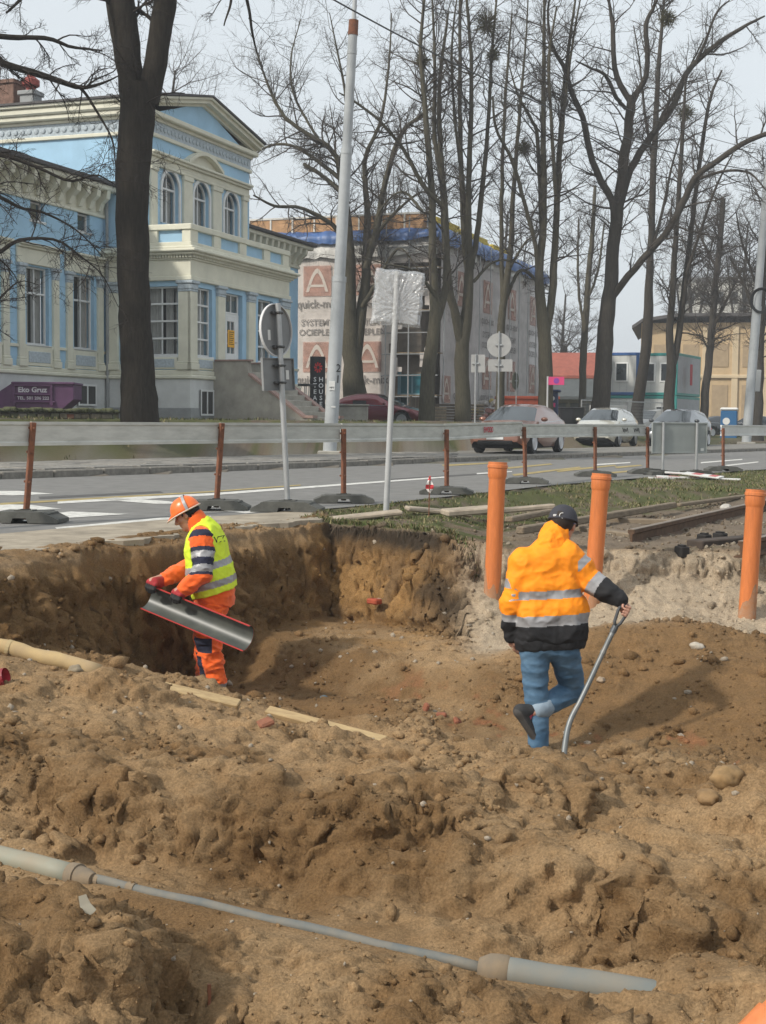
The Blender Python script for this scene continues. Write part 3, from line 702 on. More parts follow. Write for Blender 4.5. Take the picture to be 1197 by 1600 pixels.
trim('sill_band', cream, [(-9, 0, 3, 12, 3.1, 3.19, .05, .01), (W, 15.3, 3, 12, 3.1, 3.19, .05, .01)])
trim('wing_cornice', cream, [(-9, 15.3, 3, 12, 7.35, 7.46, .07, .02), (-9, 15.3, 3, 12, 7.46, 8.14, .04), (-9, 15.3, 3, 12, 8.14, 8.3, .50, .03)])
trim('wing_roof', roofm, [(-9, 15.3, 3, 12, 8.3, 8.42, .62, .02)])
b0 = None
for i in range(44):
    a = -8.9 + i*.56
    if 0 - .2 < a < W + .2: continue
    if b0 is None:
        mb = MB(); mb.prism([(-.1, 2.97, 7.52), (-.1, 2.86, 7.52), (-.1, 2.76, 7.75), (-.1, 2.58, 7.9), (-.1, 2.54, 8.14), (-.1, 2.97, 8.14)], (.2, 0, 0)); b0 = mb.build('cornice_bracket', cream, villa, rec=True); o = b0
    else: o = b0.copy(); col.objects.link(o)
    o.location.x = a
for i in range(16):
    o = b0.copy(); col.objects.link(o); o.rotation_euler = (0, 0, R(90)); o.location = (15.3 + 3.0, 3.2 + i*.56, 0)
# door step and stairs
def on_stairs():
    a0, a1 = 1.50, 3.75
    mb = MB()
    for a, t in ((a0, .28), (a1, .28)):
        mb.prism([(a, .0, .5), (a, -1.25, .5), (a, -3.5, .5), (a, -3.5, 1.12), (a, -3.2, 1.12), (a, -1.3, 2.46), (a, -1.25, 2.92), (a, .0, 2.92)], (t, 0, 0))
    st = mb.build('stair_wall', concr, villa, rec=True)
    mb = MB()
    for a in (a0, a1):
        mb.prism([(a-.04, -3.55, 1.13), (a-.04, -3.2, 1.13), (a-.04, -1.31, 2.465), (a-.04, -1.31, 2.55), (a-.04, -3.18, 1.22), (a-.04, -3.55, 1.22)], (.36, 0, 0))
        mb.cbox(a-.04, a+.32, -1.33, -.1, 2.922, 2.98, .01)
    mb.build('stair_coping', redcop, villa, rec=True)
    n = 8
    mb = MB(); mb.cbox(a0+.28, a1, -1.3, -.02, .6, 2.60, .01); mb.build('landing', concr, villa)
    for i in range(n):
        mb = MB(); z = 2.60 - (i+1)*.18; mb.cbox(a0+.28, a1, -1.3 - (i+1)*.25, -1.3 - i*.25, .6, z, .015); mb.build('step', concr, villa)
on_stairs()
nb = MB(); nb.cbox(2.86, 3.36, -.12, -.10, 3.45, 4.02, .005, M=MF(0)); nt_ = nb.build('notice', mat('yellow_notice', (.75, .38, .02), .6), villa)
nt_['label'] = 'yellow notice on the door'
for k in range(6): 
    pass
mb = MB()
for k in range(7): mb.box(2.92, 3.30 - .05*(k % 3), -.099, -.0975, 3.94 - k*.066, 3.965 - k*.066, M=MF(0))
mb.build('notice_print', mat('print_dark', (.12, .08, .02), .8), nt_, rec=True)
# downpipe
mb = MB(); mb.tube([(-.12, 2.86, 8.2), (-.12, 2.86, 2.6), (-.12, 2.86, 1.0)], .05, 8); mb.build('downpipe', greyst, villa)
# ================================================================== BUILDING UNDER SCAFFOLD SHEETING
WC = Vector((2.3, 66.5, 0)); 
wb = thing('sheeted_building', 'building under renovation wrapped in printed scaffold sheeting with blue roof tarp', 'building', WC, R(70))
oldwall = mat('old_wall', (.21, .18, .145), .9, .4, 1.2, .01, 8.)
mb = MB(); mb.box(.9, 22, .9, 22, .2, 10.0); mb.build('wall', oldwall, wb)
sheet = mat('scaffold_sheet', (.62, .565, .52), .75, .22, 1.3, .02, 3.0, alpha=.88, spec=.3)
sheetg = mat('scaffold_sheet_grey', (.55, .52, .51), .75, .25, 1.1, .02, 3.0, alpha=.86, spec=.3)
logo_r = mat('logo_red', (.55, .31, .24), .8, .35, 2.5, alpha=.42)
logo_w = mat('logo_white', (.60, .54, .48), .8, alpha=.8)
ink = mat('sheet_ink', (.27, .25, .235), .8, alpha=.7)
def billow(name, T, u0, u1, v0, v1, m, seed, amp=.10, hole=None):
    nu, nv = int((u1-u0)/.22), int((v1-v0)/.22)
    U, V_ = np.meshgrid(np.linspace(u0, u1, nu+1), np.linspace(v0, v1, nv+1))
    d = amp*fbm(U, V_, seed, .55, 4) + .03*np.abs(np.sin(V_*math.pi/2.0)) 
    P = np.stack([U, d, V_], -1).reshape(-1, 3); A = np.array(T)
    P = P @ A[:3, :3].T + A[:3, 3]
    I = np.arange((nu+1)*(nv+1)).reshape(nv+1, nu+1); f = np.stack([I[:-1, :-1], I[:-1, 1:], I[1:, 1:], I[1:, :-1]], -1)
    uc, vc = (U[:-1, :-1] + U[1:, 1:])/2, (V_[:-1, :-1] + V_[1:, 1:])/2
    keep = np.ones(uc.shape, bool)
    if hole is not None: keep = ~hole(uc, vc)
    return np_mesh(name, P, f[keep].reshape(-1, 4), m, wb)
TS = MS(0); TF = MF(0)
# end face (seen flat on) : u runs away to the left
hl = lambda u, v: (u > .2 + .4*np.sin(v*2)) & (u < 1.9 + .25*np.sin(v*3.1)) & (v < 8.6) 
billow('sheeting', TS, .0, 14, .5, 9.6, sheet, 3., .022, hl)
billow('sheeting', TF, 1.0, 22, .5, 9.4, sheetg, 8., .025)
fs = billow('sheeting', TF, -.3, 22.3, 9.1, 10.2, mat('pale_sheet', (.55, .54, .51), .7, .2, 2.), 12., .3)
# roof edge: plywood band, blue tarp, insulation
ply = mat('plywood', (.46, .27, .14), .8, .3, 3.); batten = mat('pale_batten', (.62, .60, .55), .7)
mb = MB(); mb.box(.0, .06, .2, 13.5, 10.1, 10.75); pl_ = mb.build('plywood_upstand', ply, wb)
mb = MB()
for i in range(12): mb.box(-.04, .0, .3 + i*1.15, .38 + i*1.15, 10.1, 10.78)
mb.box(-.045, .08, .2, 13.5, 10.76, 10.84); mb.build('batten', batten, pl_)
tarpb = mat('blue_tarp', (.055, .13, .33), .45, .35, 2., .03, 4., spec=.5)
def drape(name, T, u0, u1, zt, drop, m, seed, out=.35):
    n = int((u1-u0)/.12); P = []; k = 7
    for i in range(n+1):
        u = u0 + (u1-u0)*i/n; w_ = float(fbm(np.array([u]), np.array([seed]), 0, .6, 3)[0]); w2 = float(fbm(np.array([u]), np.array([seed*2.]), 0, 2.4, 3)[0])
        for j in range(k):
            t = j/(k-1); P.append(T @ Vector((u, -.5 + (out + .5)*min(1, t*1.6) + .12*w2*t, zt + .10*w_ - (drop + .25*w_)*max(0, t - .3)/.7 + .05*w2)))
    mb = MB(); mb.add(P, [(i*k+j, (i+1)*k+j, (i+1)*k+j+1, i*k+j+1) for i in range(n) for j in range(k-1)]); return mb.build(name, m, wb, smooth=True)
drape('roof_tarp', TS, -.3, 12.5, 10.15, .62, tarpb, 3.); drape('roof_tarp', TF, -.3, 21.5, 10.35, .95, tarpb, 7.)
drape('roof_sheet', TS, -.2, 13., 9.72, .9, mat('pale_sheet', (.5, .5, .5)), 5., .2)
insul = mat('insulation', (.55, .43, .072), .95, .25, 4., .02, 20.)
for (a, m_, l, wd, z, h) in ((1.5, .3, 4, 1.2, 10.3, .55), (6, .4, 5, 1.0, 10.35, .5), (11.5, .3, 3, 1.2, 10.3, .42), (16, .5, 3, 1, 10.3, .3), (.3, 11.0, 1.6, 2.6, 10.7, .75)):
    mb = MB()
    for q in range(3): mb.cbox(a + .06*q, a + l - .08*q, m_ + .05*q, m_ + wd, z + h/3*q, z + h/3*(q+1) - .01, .03)
    mb.build('insulation_stack', insul, wb)
blacks = mat('black_plastic', (.025, .027, .03), .4, .3, 5., .05, 6., spec=.5)
drape('black_plastic_sheet', TS, 9.6, 13.6, 10.95, 1.2, blacks, 21., .5)
# scaffold tubes in front of the open corner and through the sheeting
galv = mat('galvanised', (.42, .43, .43), .45, .15, 6., metal=.6)
mb = MB()
for u in (-.1, 1.15, 2.3): mb.tube([(-.28, u, .5), (-.28, u, 10.6)], .035, 6)
for z in (2.2, 3.2, 4.2, 5.2, 6.2, 7.2, 8.2, 9.2): mb.tube([(-.28, -.3, z), (-.28, 2.5, z)], .03, 6)
for i in range(11): mb.tube([(.6 + 2*i, -.32, .4), (.6 + 2*i, -.32, 10.2)], .032, 6)
mb.build('scaffold_tubes', galv, wb)
for z in (2.25, 4.25, 6.25, 8.25):
    mb = MB(); mb.cbox(.0, .8, -.2, 2.4, z, z + .05, .01); mb.build('scaffold_deck', mat('deck_board', (.25, .19, .12), .9, .3, 6.), wb)
mb = MB(); mb.box(.85, .88, .75, 1.9, 1.4, 3.3); mb.build('window', mat('teal_window', (.03, .15, .19), .3, .2, 2.), wb)
mb = MB()
for q in ((.6, .75, 1.3, 3.4), (1.9, 2.05, 1.3, 3.4), (1.28, 1.36, 1.4, 3.3)): mb.box(.80, .9, q[0], q[1], q[2], q[3])
mb.box(.80, .9, .75, 1.9, 2.3, 2.38); mb.build('window_frame', mat('teal_frame', (.16, .30, .36), .6), wb)
mb = MB(); mb.box(.86, .89, .7, 1.7, 7.2, 8.0); mb.build('window', room, wb)
# printed lettering and arch emblem, repeated over the sheets
def PT(T, u, v, d=.16, flip=1):   # text plane on a wall: x along u (mirrored where u runs left), y up
    return T @ Matrix(((flip, 0, 0, u), (0, 0, 1, d), (0, 1, 0, v), (0, 0, 0, 1)))
def emblem(T, u, v, s, flip, d=.2):
    sgn = flip; e = MB(); e.box(u - s/2, u + s/2, d, d + .003, v - s/2, v + s/2, M=T); em = e.build('emblem', logo_r, wb, rec=True)
    w_ = MB(); pts_o, pts_i = [], []
    for i in range(13):
        t = i/12; x = -1 + 2*t; h = (1 - abs(x)**1.7)
        pts_o.append((u + x*s*.40, v - s*.36 + h*s*.78)); pts_i.append((u + x*s*.30, v - s*.36 + h*s*.62))
    for i in range(12):
        w_.prism([T @ Vector((p_[0], d + .004, p_[1])) for p_ in (pts_o[i], pts_o[i+1], pts_i[i+1], pts_i[i])], T.to_3x3() @ Vector((0, .003, 0)))
    w_.box(u - s*.3, u + s*.3, d + .004, d + .007, v - s*.20, v - s*.12, M=T); w_.build('emblem_arch', logo_w, em, rec=True)
for u, on in ((3.3, 1), (5.9, 1), (8.5, 1), (11.2, 1)):
    for v in (7.75, 4.1):
        emblem(TS, u, v, 1.45, -1, .068)
        text('quick-mix', .55, ink, wb, PT(TS, u, v - 1.1, .07, -1), bold=.008)
    text('SYSTEMY', .42, ink, wb, PT(TS, u, 5.75, .07, -1), bold=.006); text('OCIEPLEŃ', .42, ink, wb, PT(TS, u, 5.28, .07, -1), bold=.006)
    text('SYSTEMY', .40, ink, wb, PT(TS, u, 2.15, .07, -1), bold=.006); text('OCIEPLEŃ', .40, ink, wb, PT(TS, u, 1.68, .07, -1), bold=.006)
for u in (4.2, 9.0, 14, 19):
    for v in (7.6, 3.6):
        emblem(TF, u, v, 1.7, 1, .07); text('quick-mix', .6, ink, wb, PT(TF, u, v - 1.25, .072, 1), bold=.008)
    text('SYSTEMY', .45, ink, wb, PT(TF, u, 5.6, .072), bold=.006); text('OCIEPLEŃ', .45, ink, wb, PT(TF, u, 5.05, .072), bold=.006)
    text('SYSTEMY', .45, ink, wb, PT(TF, u, 1.6, .072), bold=.006)
emblem(TF, 1.9, 2.6, 1.3, 1, .07)
# ================================================================== BARRIERS
rust = mat('rusty_steel', (.23, .085, .04), .85, .5, 14., .003, 60., c2=(.12, .055, .035))
boardm = mat('barrier_board', (.52, .52, .48), .6, .24, 2.2, .002, 14., stretch=(1.2, 2, 5), detail=9.)
boardw = mat('barrier_board_white', (.62, .62, .60), .6, .15, 2.0)
rubber = mat('recycled_rubber', (.095, .095, .085), .9, .3, 9., .006, 60.)
posts = [((40, 822), (52, 660)), ((338, 803), (347, 661)), ((537, 786), (537, 670)), ((698, 773), (698, 671)), ((821, 757), (819, 667)), ((930, 746), (930, 667)), ((1012, 742), (1012, 667)), ((1130, 738), (1130, 669))]
pw = []
desc = ['post leaning beside the zebra crossing', 'leaning post behind the man in the orange helmet', 'post between the tall grey pole and the wrapped sign', 'post beyond the red and white flag', 'post in front of the brown car', 'post in front of the pale hatchback', 'post beside the grey metal panel', 'post carrying the white board']
for i, (b, t) in enumerate(posts):
    B = atz(b[0], b[1] - (10 if i < 2 else 4), .03); T = aty(t[0], t[1], B.y); pw.append((B, T))
    o = thing('barrier_post', 'rusty steel ' + desc[i], 'post', B, R(33), 'rusty barrier posts along the road')
    ax = (T - B); ax2 = Matrix.Rotation(-R(33), 3, 'Z') @ ax; q = Vector((0, 0, 1)).rotation_difference(ax2.normalized()).to_matrix().to_4x4(); H = ax.length
    mb = MB(); mb.cbox(-.028, .028, -.028, .028, 0, H, .006, M=q); mb.build('post', rust, o)
    for zz_ in (H - .06, H - .31, H - .62):
        mb = MB(); mb.cbox(-.036, .036, .028, .05, zz_ - .012, zz_ + .012, .003, M=q); mb.cbox(-.012, .012, -.05, -.028, zz_ - .012, zz_ + .012, .004, M=q); mb.build('bolt', rust, o)
def rubber_foot(B, rz, label, w_=.80, d_=.40, h=.115):
    mb = MB(); s = .16
    prof = [(-w_/2, 0), (-w_/2, .04), (-w_/2 + s, h), (w_/2 - s, h), (w_/2, .04), (w_/2, 0), (.09, 0), (.07, .05), (-.07, .05), (-.09, 0)]
    mb.prism([(x, -d_/2, z) for x, z in prof], (0, d_, 0))
    o = thing('rubber_foot', label, 'barrier foot', B, rz, 'rubber barrier feet')
    mb.build('block', rubber, o, rec=True)
    mb = MB(); mb.cbox(-.10, .10, -.08, .08, h, h + .012, .004); mb.cbox(-.3, -.2, -d_/2 + .02, d_/2 - .02, h*.72, h*.93, .01); mb.cbox(.2, .3, -d_/2 + .02, d_/2 - .02, h*.72, h*.93, .01); mb.build('ridge', rubber, o)
    mb = MB(); mb.cbox(-.045, .045, -.045, .045, h + .012, h + .02, .004); mb.build('socket', mat('socket_dark', (.02, .02, .02), .9), o)
    return o
fd = ['dark rubber foot beside the zebra crossing', 'dark rubber foot behind the helmeted man', 'grey rubber foot of the post by the tall pole', 'rubber foot of the post beyond the flag', 'rubber foot of the post before the brown car', 'rubber foot of the post before the pale hatchback', 'rubber foot beside the grey metal panel', 'dark rubber foot under the white board post']
for (B, T), l in zip(pw, fd): rubber_foot((B.x, B.y, .008), random.uniform(-.25, .15), l, h=.1 if B.y > 17 else .115)
def board(A, B, label, m=boardm, h=.25, za=None, zb=None, z0=.80):
    A = Vector(A); B = Vector(B); d = B - A; L = math.hypot(d.x, d.y); rz = math.atan2(d.y, d.x)
    o = thing('barrier_board', label, 'barrier', (A.x, A.y, 0), rz, 'barrier boards along the road')
    z1, z2 = za or z0, zb or z0
    prof = [(-.022, 0), (.022, 0), (.022, .03), (.008, .045), (.008, h-.045), (.022, h-.03), (.022, h), (-.022, h), (-.022, h-.03), (-.008, h-.045), (-.008, .045), (-.022, .03)]
    mb = MB(); mb.prism([(0.01, y, z + z1) for y, z in prof], (L - .02, 0, z2 - z1)); mb.build('plank', m, o, rec=True); return o, L, rz, z1, z2
off = Vector((-.83, .56, 0)) * .055
P0 = [Vector((T.x, T.y, 0)) + off for B, T in pw]
def b_at(i): return P0[i]
bl = [('grey barrier board reaching past the zebra crossing', P0[0] + (P0[0] - P0[1])*.9, P0[0], boardm), ('long grey barrier board in front of the dark tree trunk', P0[0], P0[1], boardm), ('grey barrier board in front of the stone stairs', P0[1], P0[2], boardm), ('grey barrier board in front of the dark red car', P0[2], P0[3], boardm), ('tilted barrier board with red lettering', P0[3], P0[4], boardm), ('plain barrier board across the brown car', P0[4], P0[5], boardm), ('barrier board with black scribble across the pale hatchback', P0[5], P0[6], boardm), ('white barrier board beside the leaning right pole', P0[7], P0[7] + Vector((2.4, 2.7, 0)), boardw)]
for i, (l, A, B, m) in enumerate(bl):
    za, zb = (.80, .84) if i == 4 else (.80, .80)
    o, L, rz, z1, z2 = board(A, B, l, m, za=za, zb=zb)
    if i == 4: text('EWODD', .13, mat('red_letter', (.5, .06, .08), .7), o, Matrix.Translation((L*.52, -.026, .95)) @ Matrix.Rotation(R(90), 4, 'X'), bold=.002)
    if i == 6:
        for cx_ in (L*.60, L*.82):
            mb = MB(); pts = [Vector((cx_ + .02*k, -.012, .93 + .045*math.sin(k*1.9) + random.uniform(-.02, .02))) for k in range(-6, 7)]
            mb.tube(pts, .006, 4); mb.build('scribble', mat('black_ink', (.02, .02, .02), .8), o)
# ================================================================== ROAD SIGNS AND POLES
signb = mat('sign_back', (.23, .235, .235), .55, .15, 3., metal=.3)
signrim = mat('sign_rim', (.55, .55, .55), .5)
sticker = mat('sticker', (.65, .65, .63), .7)
def disc(mb, r, y0, y1, n=36, M=None): 
    vs_ = [(r*math.cos(2*math.pi*i/n), y, r*math.sin(2*math.pi*i/n)) for y in (y0, y1) for i in range(n)]
    if M is not None: vs_ = [M @ Vector(p) for p in vs_]
    mb.add(vs_, [tuple(range(n)), tuple(range(n, 2*n))[::-1]] + [(i, n+i, n+(i+1) % n, (i+1) % n) for i in range(n)]); mb.rec = True
B = atz(450, 797, .02); T = aty(434, 474, B.y); ln = (T - B)
o = thing('road_sign', 'back of round road sign with square plate on grey pole in rubber foot', 'road sign', B, R(58))
ax = Matrix.Rotation(-R(58), 3, 'Z') @ ln; q = Vector((0, 0, 1)).rotation_difference(ax.normalized()).to_matrix().to_4x4(); H = ln.length
mb = MB(); mb.tube([q @ Vector((0, 0, 0)), q @ Vector((0, 0, H))], .034, 14); mb.build('pole', galv, o, auto=40)
M = q @ Matrix.Translation((0, .05, H - .31)); mb = MB(); disc(mb, .30, 0, .006, M=M); dk = mb.build('disc', signb, o)
mb = MB(); n = 40
for i in range(n):
    a, b = 2*math.pi*i/n, 2*math.pi*(i+1)/n
    mb.prism([M @ Vector((r_*math.cos(t), -.02, r_*math.sin(t))) for r_, t in ((.30, a), (.30, b), (.312, b), (.312, a))], M.to_3x3() @ Vector((0, .03, 0)))
mb.build('rim', signrim, dk, rec=True)
for zz_ in (.2, -.2):
    mb = MB(); mb.cbox(-.09, .09, -.045, -.002, zz_-.018, zz_+.018, .006, M=M); mb.cbox(-.045, .045, -.10, -.045, zz_-.015, zz_+.015, .01, M=M); mb.build('clamp', mat('clamp_dark', (.08, .08, .08), .5, metal=.5), dk)
mb = MB(); mb.cbox(-.16, -.11, -.004, -.001, -.12, 0, .001, M=M); mb.build('sticker', sticker, dk)
M = q @ Matrix.Translation((0, .05, H - .83)); mb = MB(); mb.cbox(-.30, .30, 0, .008, -.18, .18, .003, M=M)
for x0, x1, z0, z1 in ((-.31, .31, .18, .192), (-.31, .31, -.192, -.18), (-.312, -.30, -.18, .18), (.30, .312, -.18, .18)): mb.box(x0, x1, -.02, .01, z0, z1, M=M)
pl = mb.build('plate', signb, o)
for zz_ in (.1, -.1):
    mb = MB(); mb.cbox(-.1, .1, -.045, -.002, zz_-.016, zz_+.016, .006, M=M); mb.cbox(-.045, .045, -.10, -.045, zz_-.013, zz_+.013, .01, M=M); mb.build('clamp', mat('clamp_dark', (.08, .08, .08), .5), pl)
mb = MB(); mb.cbox(.16, .22, -.004, -.001, -.06, .05, .001, M=M); mb.build('sticker', sticker, pl)
rubber_foot((B.x, B.y, .008), R(-8), 'large rubber foot under the round road sign pole', .82, .42, .12)
# wrapped sign
B = atz(603, 806, .0); T = aty(621, 424, B.y); ln = T - B; H = ln.length
o = thing('wrapped_sign', 'rectangular sign wrapped in shiny clear film on a slim grey pole', 'road sign', B, 0)
q = Vector((0, 0, 1)).rotation_difference(ln.normalized()).to_matrix().to_4x4()
mb = MB(); mb.tube([q @ Vector((0, 0, -.2)), q @ Vector((0, 0, H))], .034, 14); mb.build('pole', mat('pole_white_grey', (.40, .41, .41), .5, .15, 4.), o, auto=40)
M = q @ Matrix.Translation((.02, .05, H - .30)) @ Matrix.Rotation(R(3), 4, 'Y'); mb = MB(); mb.cbox(-.25, .25, 0, .012, -.28, .28, .003, M=M); pn = mb.build('panel', mat('panel_back', (.30, .31, .31), .5, .2, 3.), o)
film = mat('plastic_film', (.86, .88, .90), .10, spec=1.0, alpha=.20, coat=1.0)
def filmed(M, w_, h_, seed, y, amp, nm):
    n = 64; U, V_ = np.meshgrid(np.linspace(-w_/2, w_/2, n), np.linspace(-h_/2, h_/2, n))
    rad_ = np.arctan2(V_ + .12, U - .0); rr_ = np.hypot(U, V_ + .12)
    d = amp*fbm(rad_*3.2, rr_*1.2, seed, 2.2, 4, .6, True) + amp*.5*fbm(U*3 + V_*4., V_*1.5 - U*3., seed, 3., 3, .6, True); edge = np.clip(1 - np.maximum(np.abs(U)/(w_/2), np.abs(V_)/(h_/2)), 0, .10)/.10
    yy = y + np.sign(y)*d; yy = yy*edge
    P = np.stack([U*(1 + .03*np.sin(V_*23 + seed)), yy, V_*(1 + .02*np.sin(U*29 + seed))], -1).reshape(-1, 3); A = np.array(M); P = P @ A[:3, :3].T + A[:3, 3]
    I = np.arange(n*n).reshape(n, n); return np_mesh(nm, P, np.stack([I[:-1, :-1], I[:-1, 1:], I[1:, 1:], I[1:, :-1]], -1).reshape(-1, 4), film, pn, smooth=True)
filmed(M, .56, .64, 3., -.03, .014, 'film'); filmed(M, .565, .63, 9., -.05, .018, 'film'); filmed(M, .56, .62, 5., .035, .02, 'film')
# tall tram pole
polem = mat('pole_grey', (.40, .42, .43), .6, .16, 1.5, .001, 8.)
def lean_pole(name, label, base, top, Y, r_0, r_1, z0, extra=None):
    B = aty(*base, Y); B.z = z0; T = aty(*top, Y); ln = T - B; H = ln.length; o = thing(name, label, 'pole', B)
    q = Vector((0, 0, 1)).rotation_difference(ln.normalized()).to_matrix().to_4x4()
    return o, q, H
o, q, H = lean_pole('tram_pole', 'tall pale grey steel pole with rusty tip, leaning beside the stairs', (515, 711), (552, 45), 38.6, .18, .12, .14)
def seg(a, b, r_a, r_b, nm, m): mb = MB(); mb.tube([q @ Vector((0, 0, a)), q @ Vector((0, 0, b))], [r_a, r_b], 18); return mb.build(nm, m, o, auto=40)
seg(0, H*.42, .19, .185, 'lower_tube', polem); seg(H*.42, H*.72, .155, .15, 'middle_tube', polem); seg(H*.72, H*.985, .128, .122, 'upper_tube', polem)
seg(H*.985, H*1.02, .135, .13, 'rust_collar', rust); seg(H*1.02, H*1.16, .06, .055, 'top_tube', polem)
for z in (.42, .72): seg(H*z - .12, H*z + .03, .195 if z < .5 else .16, .19 if z < .5 else .15, 'collar', polem)
seg(H*.985 - .5, H*.985 - .42, .134, .134, 'band', polem)
mb = MB(); mb.cbox(-.32, .32, -.28, .28, -.1, .1, .02); mb.build('footing', concr, o)
mb = MB(); M = q; mb.cbox(-.11, .05, -.20, -.188, 1.75, 2.0, .004, M=M); mb.cbox(-.02, .10, -.20, -.19, 1.28, 1.32, .004, M=M); st = mb.build('sticker', sticker, o)
text('MPT', .07, mat('black_ink', (.02, .02, .02)), o, q @ Matrix.Translation((-.03, -.203, 1.82)) @ Matrix.Rotation(R(90), 4, 'X'))
text('2\n1', .3, mat('black_ink', (.02, .02, .02)), o, q @ Matrix.Translation((.12, -.17, 2.2)) @ Matrix.Rotation(R(20), 4, 'Z') @ Matrix.Rotation(R(90), 4, 'X'))
o, q, H = lean_pole('tram_pole', 'grey pole leaning beyond the road with cable coil and switch box', (1166, 694), (1200, 262), 66.5, .2, .15, .15)
seg(0, H*.5, .22, .21, 'lower_tube', polem); seg(H*.5, H, .185, .17, 'upper_tube', polem); seg(H, H*1.25, .13, .12, 'top_tube', polem)
mb = MB(); mb.cbox(.16, .42, -.15, .15, H*.19, H*.27, .03, M=q); mb.build('switch_box', mat('box_grey', (.33, .34, .34), .5), o)
mb = MB()
for k in range(4): mb.tube([q @ Vector((.12 + (.42 + .04*k)*math.cos(t*math.pi/10), -.22 - .02*k, H*.52 + (.5 + .03*k)*math.sin(t*math.pi/10))) for t in range(21)], .022, 5, cap=False)
mb.build('cable_coil', mat('cable_black', (.015, .015, .015), .6), o)
mb = MB(); mb.cbox(-.35, .35, -.35, .35, -.2, .06, .02); mb.build('footing', concr, o)
# overhead wires
wirem = mat('wire', (.03, .03, .032), .5)
def wire(label, pts, r=.014, sag=.3):
    P = [aty(*p) for p in pts]; A, Bv = P[0], P[-1]; base = A.copy(); mb = MB(); n = 30
    mb.tube([A.lerp(Bv, i/n) - Vector((0, 0, sag*4*(i/n)*(1 - i/n))) - base for i in range(n+1)], r, 5)
    o = mb.build('overhead_wire', wirem); o.location = base; return tag(o, label, 'wire', 'overhead wires')
wire('thick overhead cable from the tall grey pole to the leaning right pole', [(490, -18, 36), (1192, 268, 66)], .022, .8)
wire('thin overhead wire running just above the thick cable', [(600, -30, 40), (1196, 236, 66)], .013, .7)
wire('thin overhead wire running below the thick cable', [(640, 40, 47), (1196, 300, 66)], .011, .6)
# small signs across the road
def back_sign(name, label, px, Y, ytop, zg, items, m=signb, r=.03):
    Bz = aty(px, 660, Y); Bz.z = zg; zt = aty(px, ytop, Y).z; o = thing(name, label, 'road sign', Bz, R(-8))
    mb = MB(); mb.tube([(0, 0, 0), (0, 0, zt - zg)], r, 10); mb.build('pole', galv, o, auto=40)
    for it in items:
        z = aty(px, it[1], Y).z - zg; mb = MB()
        if it[0] == 'disc': disc(mb, it[2], .04, .05, 28, Matrix.Translation((0, 0, z)))
        else: mb.cbox(it[4] - it[2]/2, it[4] + it[2]/2, .04, .05, z - it[3]/2, z + it[3]/2, .004)
        d_ = mb.build('disc' if it[0] == 'disc' else 'plate', m, o)
        mb = MB(); mb.cbox(-.12, .12, -.01, .04, z - .03, z + .03, .01); mb.build('clamp', galv, d_)
    return o
pale = mat('sign_back_pale', (.36, .36, .35), .55, .12, 4.)
back_sign('road_sign', 'back of pale round sign over a wide plate, behind the brown car', 778, 46.5, 518, .1, [('disc', 539, .40), ('rect', 571, .80, .40, .05)], pale)
back_sign('road_sign', 'back of pale small square sign beside the round one', 742, 46.0, 553, .1, [('rect', 568, .46, .58, .08)], pale)
o = back_sign('traffic_mirror', 'small dark oval disc on a thin post near the red skip', 806, 64, 581, .3, [('disc', 595, .40)], mat('olive_disc', (.07, .075, .04), .5), .025); o['category'] = 'sign'; o.rotation_euler.z = R(62)
Bp = aty(855, 640, 60); Bp.z = .2; zt = aty(855, 588, 60).z
o = thing('parking_sign', 'small bright pink flag shaped sign on a slim post', 'sign', Bp, R(-5))
mb = MB(); mb.tube([(0, 0, 0), (0, 0, zt - .2)], .035, 8); mb.build('pole', signrim, o)
mb = MB(); mb.cbox(.03, .70, -.012, .012, zt - .2 - .36, zt - .2 - .02, .004); pk = mb.build('panel', mat('pink_panel', (.70, .06, .20), .5), o)
mb = MB(); disc(mb, .12, -.018, -.013, 16, Matrix.Translation((.37, 0, zt - .39))); mb.build('emblem', mat('purple', (.25, .06, .35), .6), pk)
# steak house banner
Bs = aty(496, 640, 54); Bs.z = .75; zt = aty(497, 557, 54).z - .75
o = thing('banner_sign', 'tall black restaurant banner sign with red emblem and white stacked letters', 'sign', Bs, R(6))
mb = MB(); mb.cbox(-.29, .29, -.03, .03, .1, zt, .01); mb.build('panel', mat('banner_black', (.012, .012, .014), .6), o)
mb = MB(); mb.tube([(-.22, .03, -.1), (-.22, .03, .2)], .025, 6); mb.tube([(.22, .03, -.1), (.22, .03, .2)], .025, 6); mb.build('feet', galv, o)
wt = mat('white_letter', (.75, .75, .75), .6)
for k, ch in enumerate('STEAK'): text(ch, .24, wt, o, Matrix.Translation((-.10, -.032, zt - .88 - k*.235)) @ Matrix.Rotation(R(90), 4, 'X'), bold=.004)
for k, ch in enumerate('HOUSE'): text(ch, .24, wt, o, Matrix.Translation((.13, -.032, zt - .88 - k*.235)) @ Matrix.Rotation(R(90), 4, 'X'), bold=.004)
text('B', .22, wt, o, Matrix.Translation((.13, -.032, zt - 2.12)) @ Matrix.Rotation(R(90), 4, 'X'), bold=.004)
mb = MB(); redm = mat('banner_red', (.55, .02, .02), .6)
for i in range(9): a = i*.7; mb.prism([(.02 + r_*math.cos(t), -.032, zt - .42 + r_*1.25*math.sin(t)) for r_, t in ((.05, a), (.17, a + .15), (.15, a + .55), (.06, a + .6))], (0, -.004, 0))
mb.build('emblem', redm, o, rec=True)
mb = MB(); mb.tube([(-.16 + .04*i, -.033, zt - 1.98 + .05*math.sin(i*math.pi/6)) for i in range(7)], .012, 4); mb.build('flourish', wt, o)
